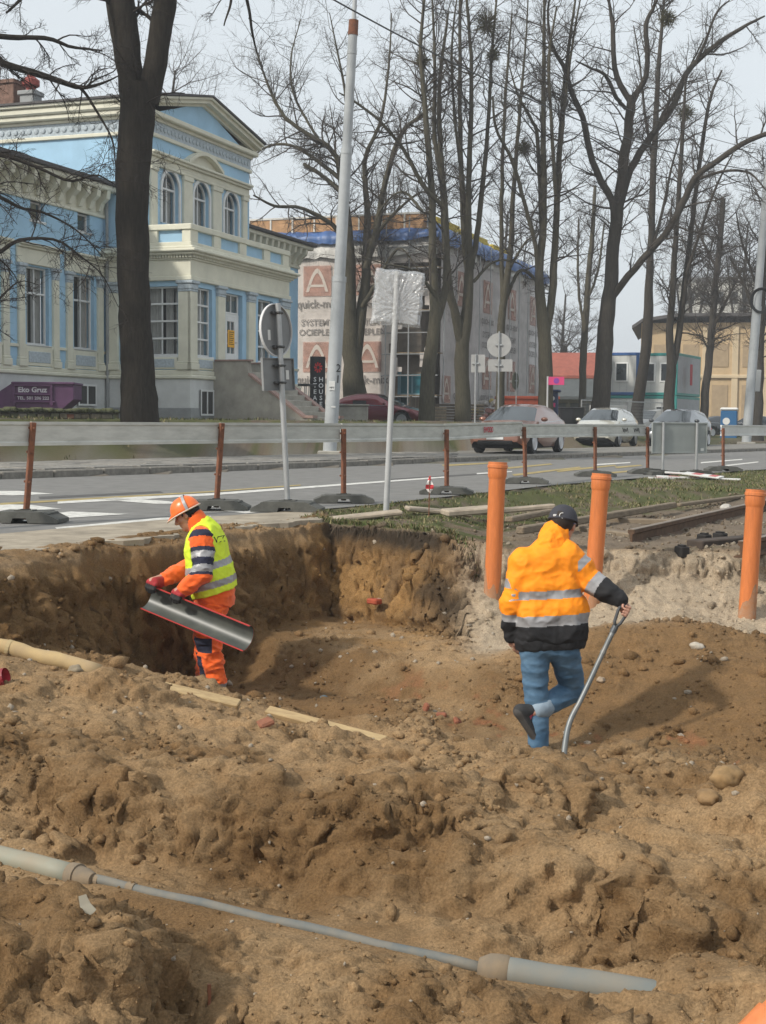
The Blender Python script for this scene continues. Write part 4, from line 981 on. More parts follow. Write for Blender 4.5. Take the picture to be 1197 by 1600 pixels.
for px, l in ((479, 'tall dark bar table beside the black banner, nearer the stairs'),):
    Bq = aty(px, 640, 53.5); Bq.z = .75; o = thing('bar_table', l, 'table', Bq)
    mb = MB(); mb.lathe([(.32, 1.60), (.34, 1.62), (.34, 1.66), (.32, 1.68)], 20); mb.build('table_top', blacks, o, rec=True)
    for k in range(3):
        a = k*2.1 + .4; mb = MB(); mb.tube([(.10*math.cos(a), .10*math.sin(a), 1.6), (.07*math.cos(a), .07*math.sin(a), .9), (.26*math.cos(a), .26*math.sin(a), -.1)], .018, 6); mb.build('leg', galv, o)
# ================================================================== CARS
tyre = mat('tyre', (.02, .02, .02), .85); alloy = mat('alloy', (.55, .56, .58), .3, metal=.85); carglass = mat('car_glass', (.035, .045, .05), .03, .4, 1.0, spec=.9, coat=.5)
chrome = mat('chrome', (.6, .6, .6), .15, metal=1.); lampm = mat('head_lamp', (.62, .64, .66), .12, spec=.8, coat=1.); redl = mat('tail_lamp', (.45, .01, .015), .2, coat=.6)
under = mat('under_black', (.012, .012, .012), .9); platew = mat('plate_white', (.7, .7, .68), .5)
def car(name, label, paint, loc, heading, S, group='parked cars', detail=True):
    o = thing(name, label, 'car', loc, math.atan2(heading[1], heading[0]), group)
    L, Wd, wb_, fo, wr = S['L'], S['W'], S['wb'], S['fo'], S['wr']
    xf = L/2 - fo; xr = xf - wb_
    base_x = sorted(set([L/2, L/2-.04, L/2-.15, L/2-.35] + [xf + wr*1.18*math.cos(math.pi*i/8) for i in range(9)] + [xr + wr*1.18*math.cos(math.pi*i/8) for i in range(9)] + [p[0] for p in S['top']] + [-L/2, -L/2+.04, -L/2+.15, -L/2+.35] + [xf - wb_*.5]))
    st = [base_x[0]]
    for x in base_x[1:]:
        if x - st[-1] > .012: st.append(x)
    tx, tz = zip(*sorted(S['top'])); bx_, bz = zip(*sorted(S['belt']))
    ring = []; J = 10
    for x in st:
        f = abs(x)/(L/2); hw = Wd/2*(1 - .05*max(0, f-.55)/.45 - .20*max(0, f-.86)/.14*(max(0, f-.86)/.14))
        zb_ = float(np.interp(x, bx_, bz)); zt = max(float(np.interp(x, tx, tz)), zb_ + .015)
        zl = .20 + .16*max(0, f - .9)/.1
        za = 0
        for wx in (xf, xr):
            if abs(x - wx) < wr*1.2: za = max(za, wr + math.sqrt(max(0, (wr*1.2)**2 - (x-wx)**2)))
        zlow = max(zl, za); gh = np.clip((zt - zb_)/(.45), 0, 1); rhw = hw*(.90 - .22*gh)
        z1 = max(zlow + .02, .34); z2 = max(z1 + .02, .58); z3 = max(z2 + .02, zb_ - .10)
        ring.append([(hw*.93, zlow), (hw*.985, z1), (hw, z2), (hw*.99, z3), (hw*.945, zb_), (hw*.945*.5 + rhw*.5 + .012*gh, zb_*.52 + (zt-.06*gh)*.48), (rhw, zt - .055*gh - .004), (rhw*.90, zt - .012*gh), (rhw*.5, zt + .012), (0, zt + .02)])
    n = len(st); verts = []; idx = {}
    for i in range(n):
        for j in range(J):
            y, z = ring[i][j]; idx[i, j, 1] = len(verts); verts.append((st[i], y, z))
            if y > 0: idx[i, j, -1] = len(verts); verts.append((st[i], -y, z))
            else: idx[i, j, -1] = idx[i, j, 1]
    body, gl = [], {'windscreen': [], 'rear_window': [], 'side_window': {1: [], -1: []}}
    g0, g1, r0_, r1_ = S['ws']; sw0, sw1, pill = S['sw']; r2, r3 = S['rw']
    for i in range(n-1):
        xm = (st[i] + st[i+1])/2
        for s_ in (1, -1):
            for j in range(J-1):
                q = (idx[i, j, s_], idx[i+1, j, s_], idx[i+1, j+1, s_], idx[i, j+1, s_]); q = tuple(dict.fromkeys(q))
                if len(q) < 3: continue
                if j >= 6 and g1 < xm < g0: gl['windscreen'].append(q)
                elif j >= 6 and r3 < xm < r2: gl['rear_window'].append(q)
                elif j in (4, 5) and sw1 < xm < sw0 and abs(xm - pill) > .06 and ring[i][6][1] and (ring[i][6][1] < ring[i][4][1]*.93): gl['side_window'][s_].append(q)
                else: body.append(q)
    for i in (0, n-1):
        body.append(tuple([idx[i, j, 1] for j in range(J)] + [idx[i, j, -1] for j in range(J-2, -1, -1)]))
    def mk(nm, fc, m, parent, sm=True, off=0.):
        us = sorted({v for f in fc for v in f}); mp = {v: k for k, v in enumerate(us)}
        mb = MB(); mb.add([verts[v] for v in us], [tuple(mp[v] for v in f) for f in fc]); r = mb.build(nm, m, parent, rec=True, auto=38); return r
    bd = mk('body', body, paint, o)
    for k in ('windscreen', 'rear_window'):
        if gl[k]: mk(k, gl[k], carglass, o)
    for s_ in (1, -1):
        fs = gl['side_window'][s_]; fr_, rr_ = [], []
        for f in fs: (fr_ if sum(verts[v][0] for v in f)/len(f) > pill else rr_).append(f)
        for q in (fr_, rr_):
            if q: mk('side_window', q, carglass, o)
    mb = MB(); mb.box(-L/2+.25, L/2-.25, -Wd/2+.12, Wd/2-.12, .16, .62); mb.build('underbody', under, o)
    # wheels
    for wx in (xf, xr):
        for s_ in (1, -1):
            M = Matrix.Translation((wx, s_*(Wd/2 - .115), wr)) @ Matrix.Rotation(R(90), 4, 'X')
            mb = MB(); mb.lathe([(wr*.66, -.10), (wr*.94, -.105), (wr, -.07), (wr, .07), (wr*.94, .105), (wr*.66, .10)], 28, M=M); w0 = mb.build('wheel', tyre, o, auto=50, rec=True)
            mb = MB(); sd_ = -s_; yo = .112*sd_
            mb.lathe([(wr*.58, yo), (wr*.66, yo + .012*sd_), (wr*.69, yo), (wr*.69, yo - .03*sd_), (wr*.56, yo - .05*sd_)], 28, M=M)
            for k in range(5):
                a = 2*math.pi*k/5 + .3; Mk = M @ Matrix.Rotation(a, 4, 'Z'); mb.box(.02, wr*.62, -wr*.10, wr*.10, yo - .03*sd_ - .012, yo - .03*sd_ + .012, M=Mk)
            mb.lathe([(.0, yo - .02*sd_), (wr*.16, yo - .02*sd_), (wr*.16, yo + .005*sd_), (0.001, yo + .005*sd_)], 12, M=M)
            mb.build('rim', alloy, w0, rec=True)
            mb = MB(); mb.lathe([(0.001, yo - .06*sd_), (wr*.6, yo - .06*sd_), (wr*.6, yo - .065*sd_), (0.001, yo - .065*sd_)], 16, M=M); mb.build('brake', under, w0, rec=True)
    # lamps, grille, plates, mirrors
    zf = float(np.interp(L/2-.2, bx_, bz)); 
    def ell(nm, c, r_, m, rot=(0, 0, 0)):
        M = Matrix.Translation(c) @ Euler(rot).to_matrix().to_4x4() @ Matrix.Diagonal((*r_, 1)); mb = MB()
        pr = [(max(.001, math.sin(math.pi*k/8)), -math.cos(math.pi*k/8)) for k in range(9)]; mb.lathe(pr, 14, M=M); return mb.build(nm, m, o, smooth=True, rec=True)
    for s_ in (1, -1):
        ell('headlight', (L/2-.27, s_*(Wd/2-.24), zf-.10), (.24, .17, .075), lampm, (0, .15, -s_*.5))
        ell('tail_light', (-L/2+.10, s_*(Wd/2-.18), float(np.interp(-L/2+.1, bx_, bz))-.12), (.12, .13, .09), redl, (0, 0, s_*.5))
        mx_ = ell('mirror', (S['ws'][0]-.42, s_*(Wd/2+.06), float(np.interp(S['ws'][0]-.42, bx_, bz))+.10), (.07, .11, .07), paint)
        mb = MB(); mb.tube([(-.25, s_*(Wd/2*.975), float(np.interp(-.25, bx_, bz))-.13), (-.08, s_*(Wd/2*.985), float(np.interp(-.1, bx_, bz))-.12)], .014, 6); mb.build('door_handle', chrome if detail else paint, o)
        mb = MB(); 
        for k in range(14):
            xx = sw1 + (sw0 - sw1)*k/13
        mb.tube([(sw1 + (sw0-sw1)*k/13, s_*(np.interp(sw1 + (sw0-sw1)*k/13, st, [r__[4][0] for r__ in ring])+.004), float(np.interp(sw1 + (sw0-sw1)*k/13, bx_, bz))+.004) for k in range(14)], .012, 5); mb.build('window_trim', chrome if detail else under, o)
    mb = MB(); mb.cbox(L/2-.06, L/2+.012, -.34, .34, .52, zf-.10, .03); gr = mb.build('grille', under, o)
    mb = MB(); mb.cbox(L/2-.05, L/2+.02, -.55, .55, .27, .40, .03); mb.build('lower_grille', under, o)
    mb = MB(); mb.cbox(L/2-.03, L/2+.028, -.26, .26, .42, .53, .005); mb.build('number_plate', platew, o)
    mb = MB(); mb.cbox(-L/2-.02, -L/2+.03, -.26, .26, .55, .66, .005); mb.build('number_plate', platew, o)
    return o
SED = dict(L=4.63, W=1.86, wb=2.77, fo=.95, wr=.335, top=[(2.31, .58), (2.2, .72), (1.25, .93), (1.05, .98), (.25, 1.40), (-.2, 1.48), (-.8, 1.46), (-1.35, 1.36), (-1.85, 1.06), (-2.2, 1.0), (-2.31, .72)], belt=[(2.31, .55), (2.2, .70), (1.1, .92), (0, .94), (-1.5, 1.0), (-2.2, .97), (-2.31, .7)], ws=(1.05, .2, 0, 0), sw=(.62, -1.62, -.32), rw=(-1.2, -1.86))
HAT = dict(L=4.44, W=1.77, wb=2.70, fo=.92, wr=.315, top=[(2.22, .60), (2.1, .78), (1.5, 1.0), (1.3, 1.05), (.45, 1.48), (0, 1.56), (-.8, 1.55), (-1.6, 1.44), (-2.0, 1.10), (-2.22, .75)], belt=[(2.22, .57), (2.1, .75), (1.3, .98), (0, 1.0), (-1.5, 1.08), (-2.0, 1.05), (-2.22, .72)], ws=(1.3, .4, 0, 0), sw=(.9, -1.7, -.3), rw=(-1.55, -2.05))
SUV = dict(L=4.5, W=1.86, wb=2.65, fo=.95, wr=.36, top=[(2.25, .7), (2.15, .92), (1.25, 1.1), (1.1, 1.14), (.5, 1.6), (0, 1.69), (-1.2, 1.68), (-1.9, 1.58), (-2.2, 1.15), (-2.25, .8)], belt=[(2.25, .66), (2.15, .9), (1.1, 1.07), (-1.5, 1.13), (-2.2, 1.1), (-2.25, .78)], ws=(1.1, .45, 0, 0), sw=(.8, -1.8, -.35), rw=(-1.88, -2.2))
def paint(n, c, r=.25): return mat(n, c, r, .05, 2., metal=.35, coat=1., spec=.5)
def cpos(px, Y, z=None):
    p = aty(px, 660, Y); return (p.x, p.y, zat(p.x, p.y) if z is None else z)
car('sedan', 'copper brown sedan parked at the far kerb', paint('copper', (.235, .095, .055), .3), cpos(812, 43.6, .13), (-.40, -.92), SED)
car('hatchback', 'cream white hatchback parked behind the copper brown sedan', paint('pearl', (.60, .58, .50), .25), cpos(948, 57.5, .10), (-.40, -.92), HAT)
car('sedan', 'dark red sedan on the raised yard by the wrapped building', paint('cherry', (.16, .012, .022), .25), cpos(592, 62.5, .78), (.93, -.37), dict(SED, L=4.75, wb=2.8))
car('estate_car', 'dark grey car half hidden behind the grey metal panel', paint('graphite', (.045, .05, .055), .25), cpos(1062, 58.5, .08), (-.45, -.89), HAT)
car('suv', 'silver beige car standing below the white office containers', paint('silver', (.36, .34, .30), .3), cpos(1020, 76, .1), (-.75, -.66), SUV)
car('sedan', 'black car with red tail lights by the tan building', paint('black_paint', (.02, .022, .026), .2), cpos(1122, 99, .1), (.85, .53), SED)
car('sedan', 'dark car behind the foot of the leaning right pole', paint('black_blue', (.02, .028, .04), .2), cpos(1196, 95, .1), (.9, -.43), SED)
# ================================================================== YARD THINGS
def gz(x, y): return zat(x, y)
# old garden wall: rough stones with an earth top
A = aty(-60, 640, 34.0); Bv = aty(188, 640, 37.5); A.z = Bv.z = 0
d = Bv - A; L = d.length; rz = math.atan2(d.y, d.x)
gw = thing('garden_wall', 'low crumbling mossy brick and stone garden wall under the purple skip', 'wall', (A.x, A.y, .35), rz)
mb = MB(); mb.box(0, L, .06, .40, -.2, .92); mb.build('core', mat('wall_mortar', (.12, .11, .085), .95, .4, 3., .01, 20.), gw)
stm = [mat('wall_stone%d' % i, c, .95, .45, 6., .015, 22.) for i, c in enumerate(((.20, .17, .12), (.25, .10, .06), (.14, .14, .085), (.28, .25, .20), (.10, .085, .06)))]
random.seed(5)
for r in range(6):
    x = -random.random()*.2; z = -.08 + r*.155
    while x < L:
        w_ = random.uniform(.16, .42); 
        if random.random() < .9:
            mb = MB(); mb.cbox(x + .01, min(L, x + w_) - .01 if x + w_ - .02 < L else x + w_, random.uniform(-.03, .05), .10, z + .01, z + .145 + random.uniform(-.02, .01), .02); mb.build('stone', stm[random.choice((0, 0, 1, 2, 2, 3, 4))], gw)
        x += w_
mb = MB(); n = 60
for i in range(n):
    x = L*i/n; mb.cbox(x, x + L/n + .01, -.06 + random.uniform(-.03, .03), .45, .86, .95 + random.uniform(-.02, .05), .03)
tag(mb.build('moss_top', mat('moss', (.07, .075, .035), .95, .4, 5., .02, 30.), gw), None, kind='stuff')
# purple skip
Ps = aty(52, 634, 38.5); sk = thing('skip_container', 'purple metal waste skip with white lettering behind the garden wall', 'skip', (Ps.x, Ps.y, 1.30), R(4))
pur = mat('purple_paint', (.105, .045, .105), .6, .25, 3., .002, 20.)
mb = MB(); prof = [(-1.0, 0), (.75, 0), (1.08, .40), (1.08, .95), (-.55, 1.0), (-1.08, .5), (-1.08, .25)]
mb.prism([(x, 0, z*.72) for x, z in prof], (0, 1.6, 0)); mb.build('body', pur, sk, rec=True)
mb = MB(); mb.cbox(-.58, 1.12, -.06, 1.66, .68, .75, .02); mb.build('rim', pur, sk)
mb = MB()
for x0, x1, z0, z1 in ((-.55, .50, .62, .69), (-.55, .50, .38, .43), (-.60, .60, .18, .23), (-.56, -.48, .2, .68), (.46, .53, .2, .68)): mb.cbox(x0, x1, -.05, .0, z0, z1, .012)
mb.build('ribs', pur, sk)
lm = mat('skip_letter', (.55, .53, .57), .7)
text('Eko Gruz', .20, lm, sk, Matrix.Translation((-.02, -.006, .53)) @ Matrix.Rotation(R(90), 4, 'X'), bold=.006)
text('TEL. 501 206 222', .12, lm, sk, Matrix.Translation((.0, -.006, .305)) @ Matrix.Rotation(R(90), 4, 'X'), bold=.002)
for x in (-.5, .5):
    mb = MB(); mb.tube([(x, -.05, .16), (x, -.12, .16)], .045, 8); mb.build('lifting_lug', pur, sk)
# little kerb wall and board by the red car
o = thing('sandwich_board', 'small black advertising board in front of the dark red car', 'sign', cpos(562, 58.5), R(5)); mb = MB(); mb.cbox(-.28, .28, -.03, .0, 0, 1.0, .01, M=Matrix.Rotation(R(-8), 4, 'X')); mb.cbox(-.28, .28, .3, .33, 0, 1.0, .01, M=Matrix.Rotation(R(8), 4, 'X')); mb.build('panel', mat('banner_black', (.012, .012, .014)), o)
text('YE', .22, wt, o, Matrix.Rotation(R(-8), 4, 'X') @ Matrix.Translation((0, -.033, .5)) @ Matrix.Rotation(R(90), 4, 'X'), bold=.006)
mb = MB(); mb.cbox(-.9, .9, -.2, .2, 0, .78, .03); mb.cbox(-.95, .95, -.25, .25, .78, .86, .02); o = mb.build('gate_wall', concr); o.location = cpos(540, 56.5); tag(o, 'short pale concrete wall stub beside the tall grey pole', 'wall')
# ---- wooden fence, pallets and planks before the sheeted building
woodd = [mat('fence_wood%d' % i, c, .9, .35, 5., .004, 30., stretch=(6, 6, .7)) for i, c in enumerate(((.14, .115, .085), (.19, .16, .12), (.11, .09, .065)))]
fa, fb = cpos(640, 66.0), cpos(745, 74)
fence = thing('plank_fence', 'grey weathered plank fence between the tree trunks', 'fence', fa, math.atan2(fb[1]-fa[1], fb[0]-fa[0]))
Lf = math.hypot(fb[1]-fa[1], fb[0]-fa[0]); k = 0; x = 0
while x < Lf:
    w_ = .16; mb = MB(); mb.cbox(x, x + w_ - .02, 0, .025, 0, 1.5 + random.uniform(-.05, .05), .004); mb.build('plank', random.choice(woodd), fence); x += w_
mb = MB(); mb.cbox(0, Lf, .025, .07, .3, .4, .01); mb.cbox(0, Lf, .025, .07, 1.1, 1.2, .01); mb.build('rail', woodd[0], fence)
def pallet_stack(loc, rz, n, label):
    o = thing('pallet_stack', label, 'pallets', loc, rz)
    for k in range(n):
        for j in range(3): 
            mb = MB(); mb.cbox(-.5, .5, -.4 + j*.35, -.3 + j*.35, k*.145, k*.145 + .1, .004); mb.build('block', woodd[1], o)
        for j in range(5): mb = MB(); mb.cbox(-.5, .5, -.4 + j*.18, -.28 + j*.18, k*.145 + .1, k*.145 + .122, .003); mb.build('slat', mat('pallet_slat', (.32, .24, .15), .9, .3, 5.), o)
pallet_stack(cpos(676, 60), R(12), 6, 'stack of wooden pallets between two tree trunks')
o = thing('sheet_pile', 'low pile of dark corrugated sheets behind the pallets', 'pile', cpos(708, 64), R(15))
for k in range(9): mb = MB(); mb.cbox(-1.3 + random.uniform(-.1, .1), 1.3, -.5, .5, k*.13, k*.13 + .09, .01); mb.build('sheet', random.choice(woodd), o)
o = thing('barrow', 'pile of building rubbish with blue barrel beside the red skip', 'rubbish', cpos(762, 70))
for k in range(16):
    mb = MB(); M = Matrix.Translation((random.uniform(-1.3, .9), random.uniform(-.4, .4), random.uniform(.1, 1.3))) @ Euler((random.uniform(-.5, .5), random.uniform(-.5, .5), random.uniform(0, 3))).to_matrix().to_4x4()
    mb.cbox(-.35, .35, -.2, .2, -.12, .12, .05, M=M); mb.build('bag', [mat('bag_white', (.5, .49, .47), .7, .3, 5.), mat('bag_pink', (.42, .22, .2), .8), mat('bag_yellow', (.45, .36, .15), .8)][k % 3], o)
o = thing('barrel', 'blue plastic barrel beside the red skip', 'barrel', cpos(793, 68)); mb = MB(); mb.lathe([(.26, 0), (.30, .06), (.30, .4), (.315, .43), (.30, .46), (.30, .9), (.25, .98)], 18); mb.build('drum', mat('barrel_blue', (.02, .13, .35), .45), o, rec=True, auto=40); mb = MB(); mb.lathe([(.27, .97), (.27, 1.01), (.05, 1.02)], 18); mb.build('lid', mat('barrel_blue', (.02, .13, .35)), o, rec=True)
o = thing('skip_container', 'orange red metal skip behind the copper brown sedan', 'skip', cpos(829, 69), R(8)); orr = mat('skip_red', (.42, .075, .03), .6, .25, 3.)
mb = MB(); mb.prism([(-.95, 0, 0), (.95, 0, 0), (1.35, 0, 1.5), (-1.35, 0, 1.5)], (0, 1.6, 0)); mb.build('body', orr, o, rec=True); mb = MB(); mb.cbox(-1.45, 1.45, -.06, 1.66, 1.47, 1.62, .02); mb.build('rim', orr, o)
mb = MB()
for x in (-.7, 0, .7): mb.cbox(x-.05, x+.05, -.06, .0, .05, 1.2, .01)
mb.build('ribs', orr, o)
# portable toilet / info column
o = thing('parking_meter', 'dark blue ticket machine with white and pink stickers by the tree', 'ticket machine', cpos(863, 61.5), R(-10)); nav = mat('navy', (.02, .035, .09), .5)
mb = MB(); mb.cbox(-.24, .24, -.2, .2, 0, 1.62, .04); mb.build('cabinet', nav, o); mb = MB(); mb.cbox(-.32, .36, -.28, .28, 1.62, 1.74, .05); mb.build('roof', nav, o)
mb = MB(); disc(mb, .10, -.21, -.203, 16, Matrix.Translation((0, 0, 1.36))); mb.build('white_sticker', platew, o); mb = MB(); mb.cbox(-.13, .13, -.21, -.203, .98, 1.16, .003); mb.build('pink_sticker', mat('pink_panel', (.7, .06, .2)), o)
for px, y_, c_, l in ((884, 64, (.02, .02, .022), 'black wheeled bin beside the ticket machine'), (899, 65, (.03, .03, .028), 'second black wheeled bin next to the thin tree')):
    o = thing('wheeled_bin', l, 'bin', cpos(px, y_), random.uniform(-.3, .3)); bm_ = mat('bin_%d' % px, c_, .6)
    mb = MB(); mb.prism([(-.24, -.26, 0), (.24, -.26, 0), (.30, -.30, .95), (-.30, -.30, .95)], (0, .58, 0)); mb.build('tub', bm_, o, rec=True); mb = MB(); mb.cbox(-.32, .32, -.34, .36, .95, 1.03, .03); mb.build('lid', bm_, o)
    for x in (-.2, .2): mb = MB(); mb.lathe([(.09, -.03), (.09, .03)], 12, M=Matrix.Translation((x, .3, .09)) @ Matrix.Rotation(R(90), 4, 'Y')); mb.build('wheel', tyre, o, rec=True)
# mesh site fence
def site_fence(px0, px1, Y0, Y1, ztop, label, zg=.1):
    a, b = Vector(cpos(px0, Y0, zg)), Vector(cpos(px1, Y1, zg)); L = (b-a).length; o = thing('site_fence', label, 'fence', a, math.atan2(b.y-a.y, b.x-a.x), 'mesh site fence panels')
    mb = MB(); mb.tube([(0, 0, 0), (0, 0, ztop), (L, 0, ztop), (L, 0, 0)], .032, 8); mb.tube([(0, 0, .2), (L, 0, .2)], .025, 6); mb.build('frame', galv, o)
    mb = MB(); n = int(L/.12)
    for i in range(1, n): mb.tube([(L*i/n, 0, .2), (L*i/n, 0, ztop)], .004, 3, cap=False)
    for i in range(1, 12): mb.tube([(0, 0, .2 + i*(ztop-.2)/12), (L, 0, .2 + i*(ztop-.2)/12)], .004, 3, cap=False)
    tag(mb.build('wire_mesh', galv, o), None, kind='stuff'); return o
site_fence(908, 978, 66, 70, 2.0, 'mesh fence panel behind the cream hatchback'); site_fence(980, 1034, 70, 73, 2.0, 'mesh fence panel in front of the silver beige car')
o = thing('fence_board', 'white sheet leaning at the fence above the hatchback roof', 'board', cpos(950, 65, .1), R(-10)); mb = MB(); mb.cbox(-.85, .85, -.02, .02, 1.0, 1.75, .01); mb.build('sheet', mat('board_white', (.6, .6, .57), .7, .15, 3.), o); mb = MB(); mb.cbox(-.8, -.74, .02, .08, 0, 1.7, .01); mb.cbox(.74, .8, .02, .08, 0, 1.7, .01); mb.build('legs', woodd[1], o)
# grey panel on two posts in the barrier line
pa, pb = atz(1034, 742, .0), atz(1077, 740, .0); pb.y = pa.y + .3; dd = Vector((pb.x-pa.x, pb.y-pa.y, 0))
o = thing('panel_sign', 'back of wide grey metal panel standing on two galvanised posts', 'road sign', pa, math.atan2(dd.y, dd.x))
for x in (0, dd.length): mb = MB(); mb.tube([(x, -.03, 0), (x, -.03, 1.1)], .03, 10); mb.build('post', galv, o, auto=40)
mb = MB(); mb.cbox(-.24, dd.length + .27, .005, .02, .45, 1.1, .004)
for z in (.45, 1.07): mb.cbox(-.25, dd.length + .28, -.012, .03, z, z + .03, .004)
for x in (-.255, dd.length + .255): mb.cbox(x, x + .025, -.012, .03, .48, 1.07, .004)
pn_ = mb.build('panel', mat('panel_grey', (.29, .31, .30), .55, .12, 2., metal=.2), o); mb = MB(); mb.cbox(dd.length + .12, dd.length + .2, -.001, .004, .5, .56, .001); mb.build('sticker', sticker, pn_)
for p, l in ((pa, 'rubber foot under the panel post nearer the cream hatchback'), (pb, 'rubber foot under the panel post nearer the white board')): rubber_foot((p.x, p.y - .05, .0), R(20), l, .7, .35, .09)
# broken white barrier boards lying on the grass
o = thing('broken_boards', 'broken white and red barrier boards lying on the grass', 'debris', atz(1075, 750, -.02), R(-12))
for k, (x, y, z, l, w_, rz_, tl) in enumerate(((-.15, .05, .05, .9, .26, .1, .02), (.28, -.08, .10, .75, .30, -.35, .06), (-.5, -.1, .03, .5, .2, .5, .02), (.65, .1, .03, .7, .14, -.1, .01), (-.25, .16, .13, .4, .16, 0, .03))):
    M = Matrix.Translation((x, y, z)) @ Euler((tl, tl*1.5, rz_)).to_matrix().to_4x4(); mb = MB(); mb.cbox(-l/2, l/2, -w_/2, w_/2, -.015, .015, .004, M=M); pb_ = mb.build('board', boardw, o)
    if k < 3:
        mb = MB(); mb.box(-l*.25, -l*.02, -w_/2+.01, w_/2-.01, .0165, .0175, M=M); mb.box(l*.2, l*.4, -w_/2+.01, w_/2-.01, .0165, .0175, M=M); mb.build('red_stripe', mat('stripe_red', (.45, .12, .12), .7, .2, 4.), pb_, rec=True)
# ================================================================== FAR BUILDINGS
cw = mat('container_white', (.55, .56, .54), .6, .12, 1.5); cbl = mat('container_blue', (.035, .11, .30), .5, .15, 2.); ctl = mat('container_teal', (.03, .25, .23), .5, .15, 2.); cgr = mat('container_grey', (.33, .35, .37), .6, .12, 2.)
def container(px, Y, z0, frame, skin, skin2, label, L=6.0, wd=2.44, h=2.6, rz=R(-26), win=(.9,)):
    o = thing('office_container', label, 'container', cpos(px, Y, z0), rz, 'stacked office containers')
    mb = MB(); mb.box(-wd/2+.02, wd/2-.02, .02, L-.02, .1, h-.1); mb.build('panel', skin, o)
    mb = MB(); mb.box(wd/2-.018, wd/2-.004, .15, L-.15, .15, h-.15); mb.build('end_panel', skin2, o)
    mb = MB()
    for x in (-wd/2, wd/2-.16):
        for y in (0, L-.16): mb.cbox(x, x+.16, y-.02, y+.16, 0, h, .02)
    for z in (0, h-.18):
        for y in (-.015, L-.15): mb.cbox(-wd/2+.16, wd/2-.16, y, y+.15, z, z+.18, .02)
        for x in (-wd/2-.005, wd/2-.15): mb.cbox(x, x+.155, .16, L-.16, z, z+.18, .02)
    mb.build('frame', frame, o)
    for x in win:
        mb = MB(); mb.cbox(x-.42, x+.42, -.03, .02, .8, 2.0, .02); wn = mb.build('window', wframe, o); mb = MB(); mb.box(x-.32, x+.32, -.036, -.031, .9, 1.92); mb.build('pane', carglass, wn)
    for k in range(5): mb = MB(); xx = -wd/2 + .35 + k*.45; mb.box(xx, xx+.012, .012, .021, .2, h-.2); mb.build('panel_joint', cgr, o)
    return o
container(966, 87, 2.75, cbl, cw, cw, 'upper white office container with blue frame', win=(.15,)); container(966, 87, .12, ctl, cw, cw, 'lower white office container under the blue framed one', win=(-.4,))
container(1026, 87, 2.75, ctl, cw, cgr, 'upper white office container with teal frame and grey side', win=(-.55, .55)); container(1026, 87, .12, ctl, cw, cgr, 'lower white office container under the teal framed one', win=(.3,))
o = thing('container_banner', 'small red strip hanging on the grey container side', 'banner', (0, 0, 0)); bpos = cpos(1084, 88.5, 0); o.location = (bpos[0] - .35, bpos[1] - .6, 3.4); o.rotation_euler.z = R(64); mb = MB(); mb.cbox(-.25, .25, -.02, .02, 0, 1.3, .01); mb.build('cloth', mat('strip_red', (.45, .05, .06), .7), o)
# low red roofed shed
lb = thing('shed', 'low cream shed with red tiled roof beyond the cars', 'building', cpos(893, 97, .15), R(-14)); crm = mat('shed_cream', (.45, .40, .30), .9, .15, 1.5)
mb = MB(); mb.box(-2.2, 3.2, 0, 6, 0, 2.5); mb.build('wall', crm, lb); mb = MB(); mb.prism([(-2.8, -1.0, 2.45), (-2.8, -1.0, 2.65), (-2.8, 2.4, 4.3), (-2.8, 2.4, 4.1)], (6.6, 0, 0)); mb.build('lower_roof', mat('slate', (.085, .095, .095), .8, .2, 2.), lb, rec=True)
mb = MB(); mb.prism([(-2.6, 1.6, 3.95), (-2.6, 1.6, 4.15), (-2.6, 5, 5.9), (-2.6, 8.4, 4.1)], (6.2, 0, 0)); mb.build('roof', mat('red_tile', (.30, .09, .06), .8, .25, 3., .02, 12.), lb, rec=True)
for x in (-1.7, -.1, 1.5): 
    mb = MB(); mb.cbox(x, x+1.3, -.04, .02, 1.0, 2.2, .02); wn = mb.build('window', mat('shutter_grey', (.22, .23, .23), .6), lb); mb = MB(); mb.cbox(x-.12, x-.02, -.06, .02, .9, 2.35, .02); mb.build('pilaster', crm, lb)
# tan hall on the right
tb = thing('tan_hall', 'large tan hall with pilasters and dark eaves behind bare trees', 'building', cpos(1125, 112, .1), R(-12)); tan = mat('tan_stucco', (.50, .37, .22), .9, .15, 1.2); tan2 = mat('tan_pale', (.55, .44, .29), .9, .12, 1.2)
mb = MB(); mb.box(-6.3, 14, 0, 14, 0, 8.9); mb.build('wall', tan, tb)
for k in range(9): mb = MB(); x = -6.1 + k*2.3; mb.cbox(x, x+.5, -.15, .02, 0, 8.6, .03); mb.build('pilaster', tan2, tb)
for k in range(8):
    for z0, z1 in ((.6, 4.0), (5.4, 7.2)):
        mb = MB(); x = -5.3 + k*2.3; mb.cbox(x, x+1.25, -.05, .03, z0, z1, .02); wn = mb.build('blind_window', mat('tan_shade', (.36, .27, .17), .9, .15, 2.), tb)
mb = MB(); mb.cbox(-6.4, 14.2, -.2, .03, 4.5, 4.8, .05); mb.build('string_course', tan2, tb)
mb = MB(); mb.prism([(-7.0, -.9, 8.4), (-6.2, -.9, 8.95), (-3.5, -.9, 9.35), (15, -.9, 9.35), (15, -.9, 9.6), (-3.5, -.9, 9.6), (-6.2, -.9, 9.2), (-7.0, -.9, 8.65)], (0, 16, 0)); mb.build('roof', roofm, tb, rec=True)
o = thing('tower_block', 'pale far building showing above the tan hall', 'building', cpos(1130, 190, 0), R(-10)); mb = MB(); mb.box(-6, 4, 0, 10, 0, 20); mb.build('wall', mat('pale_block', (.48, .47, .43), .9), o)
for r in range(5):
    for k in range(5): mb = MB(); mb.box(-5.3 + k*1.9, -4.2 + k*1.9, -.06, .02, 5 + r*3, 6.6 + r*3); mb.build('window', room, o)
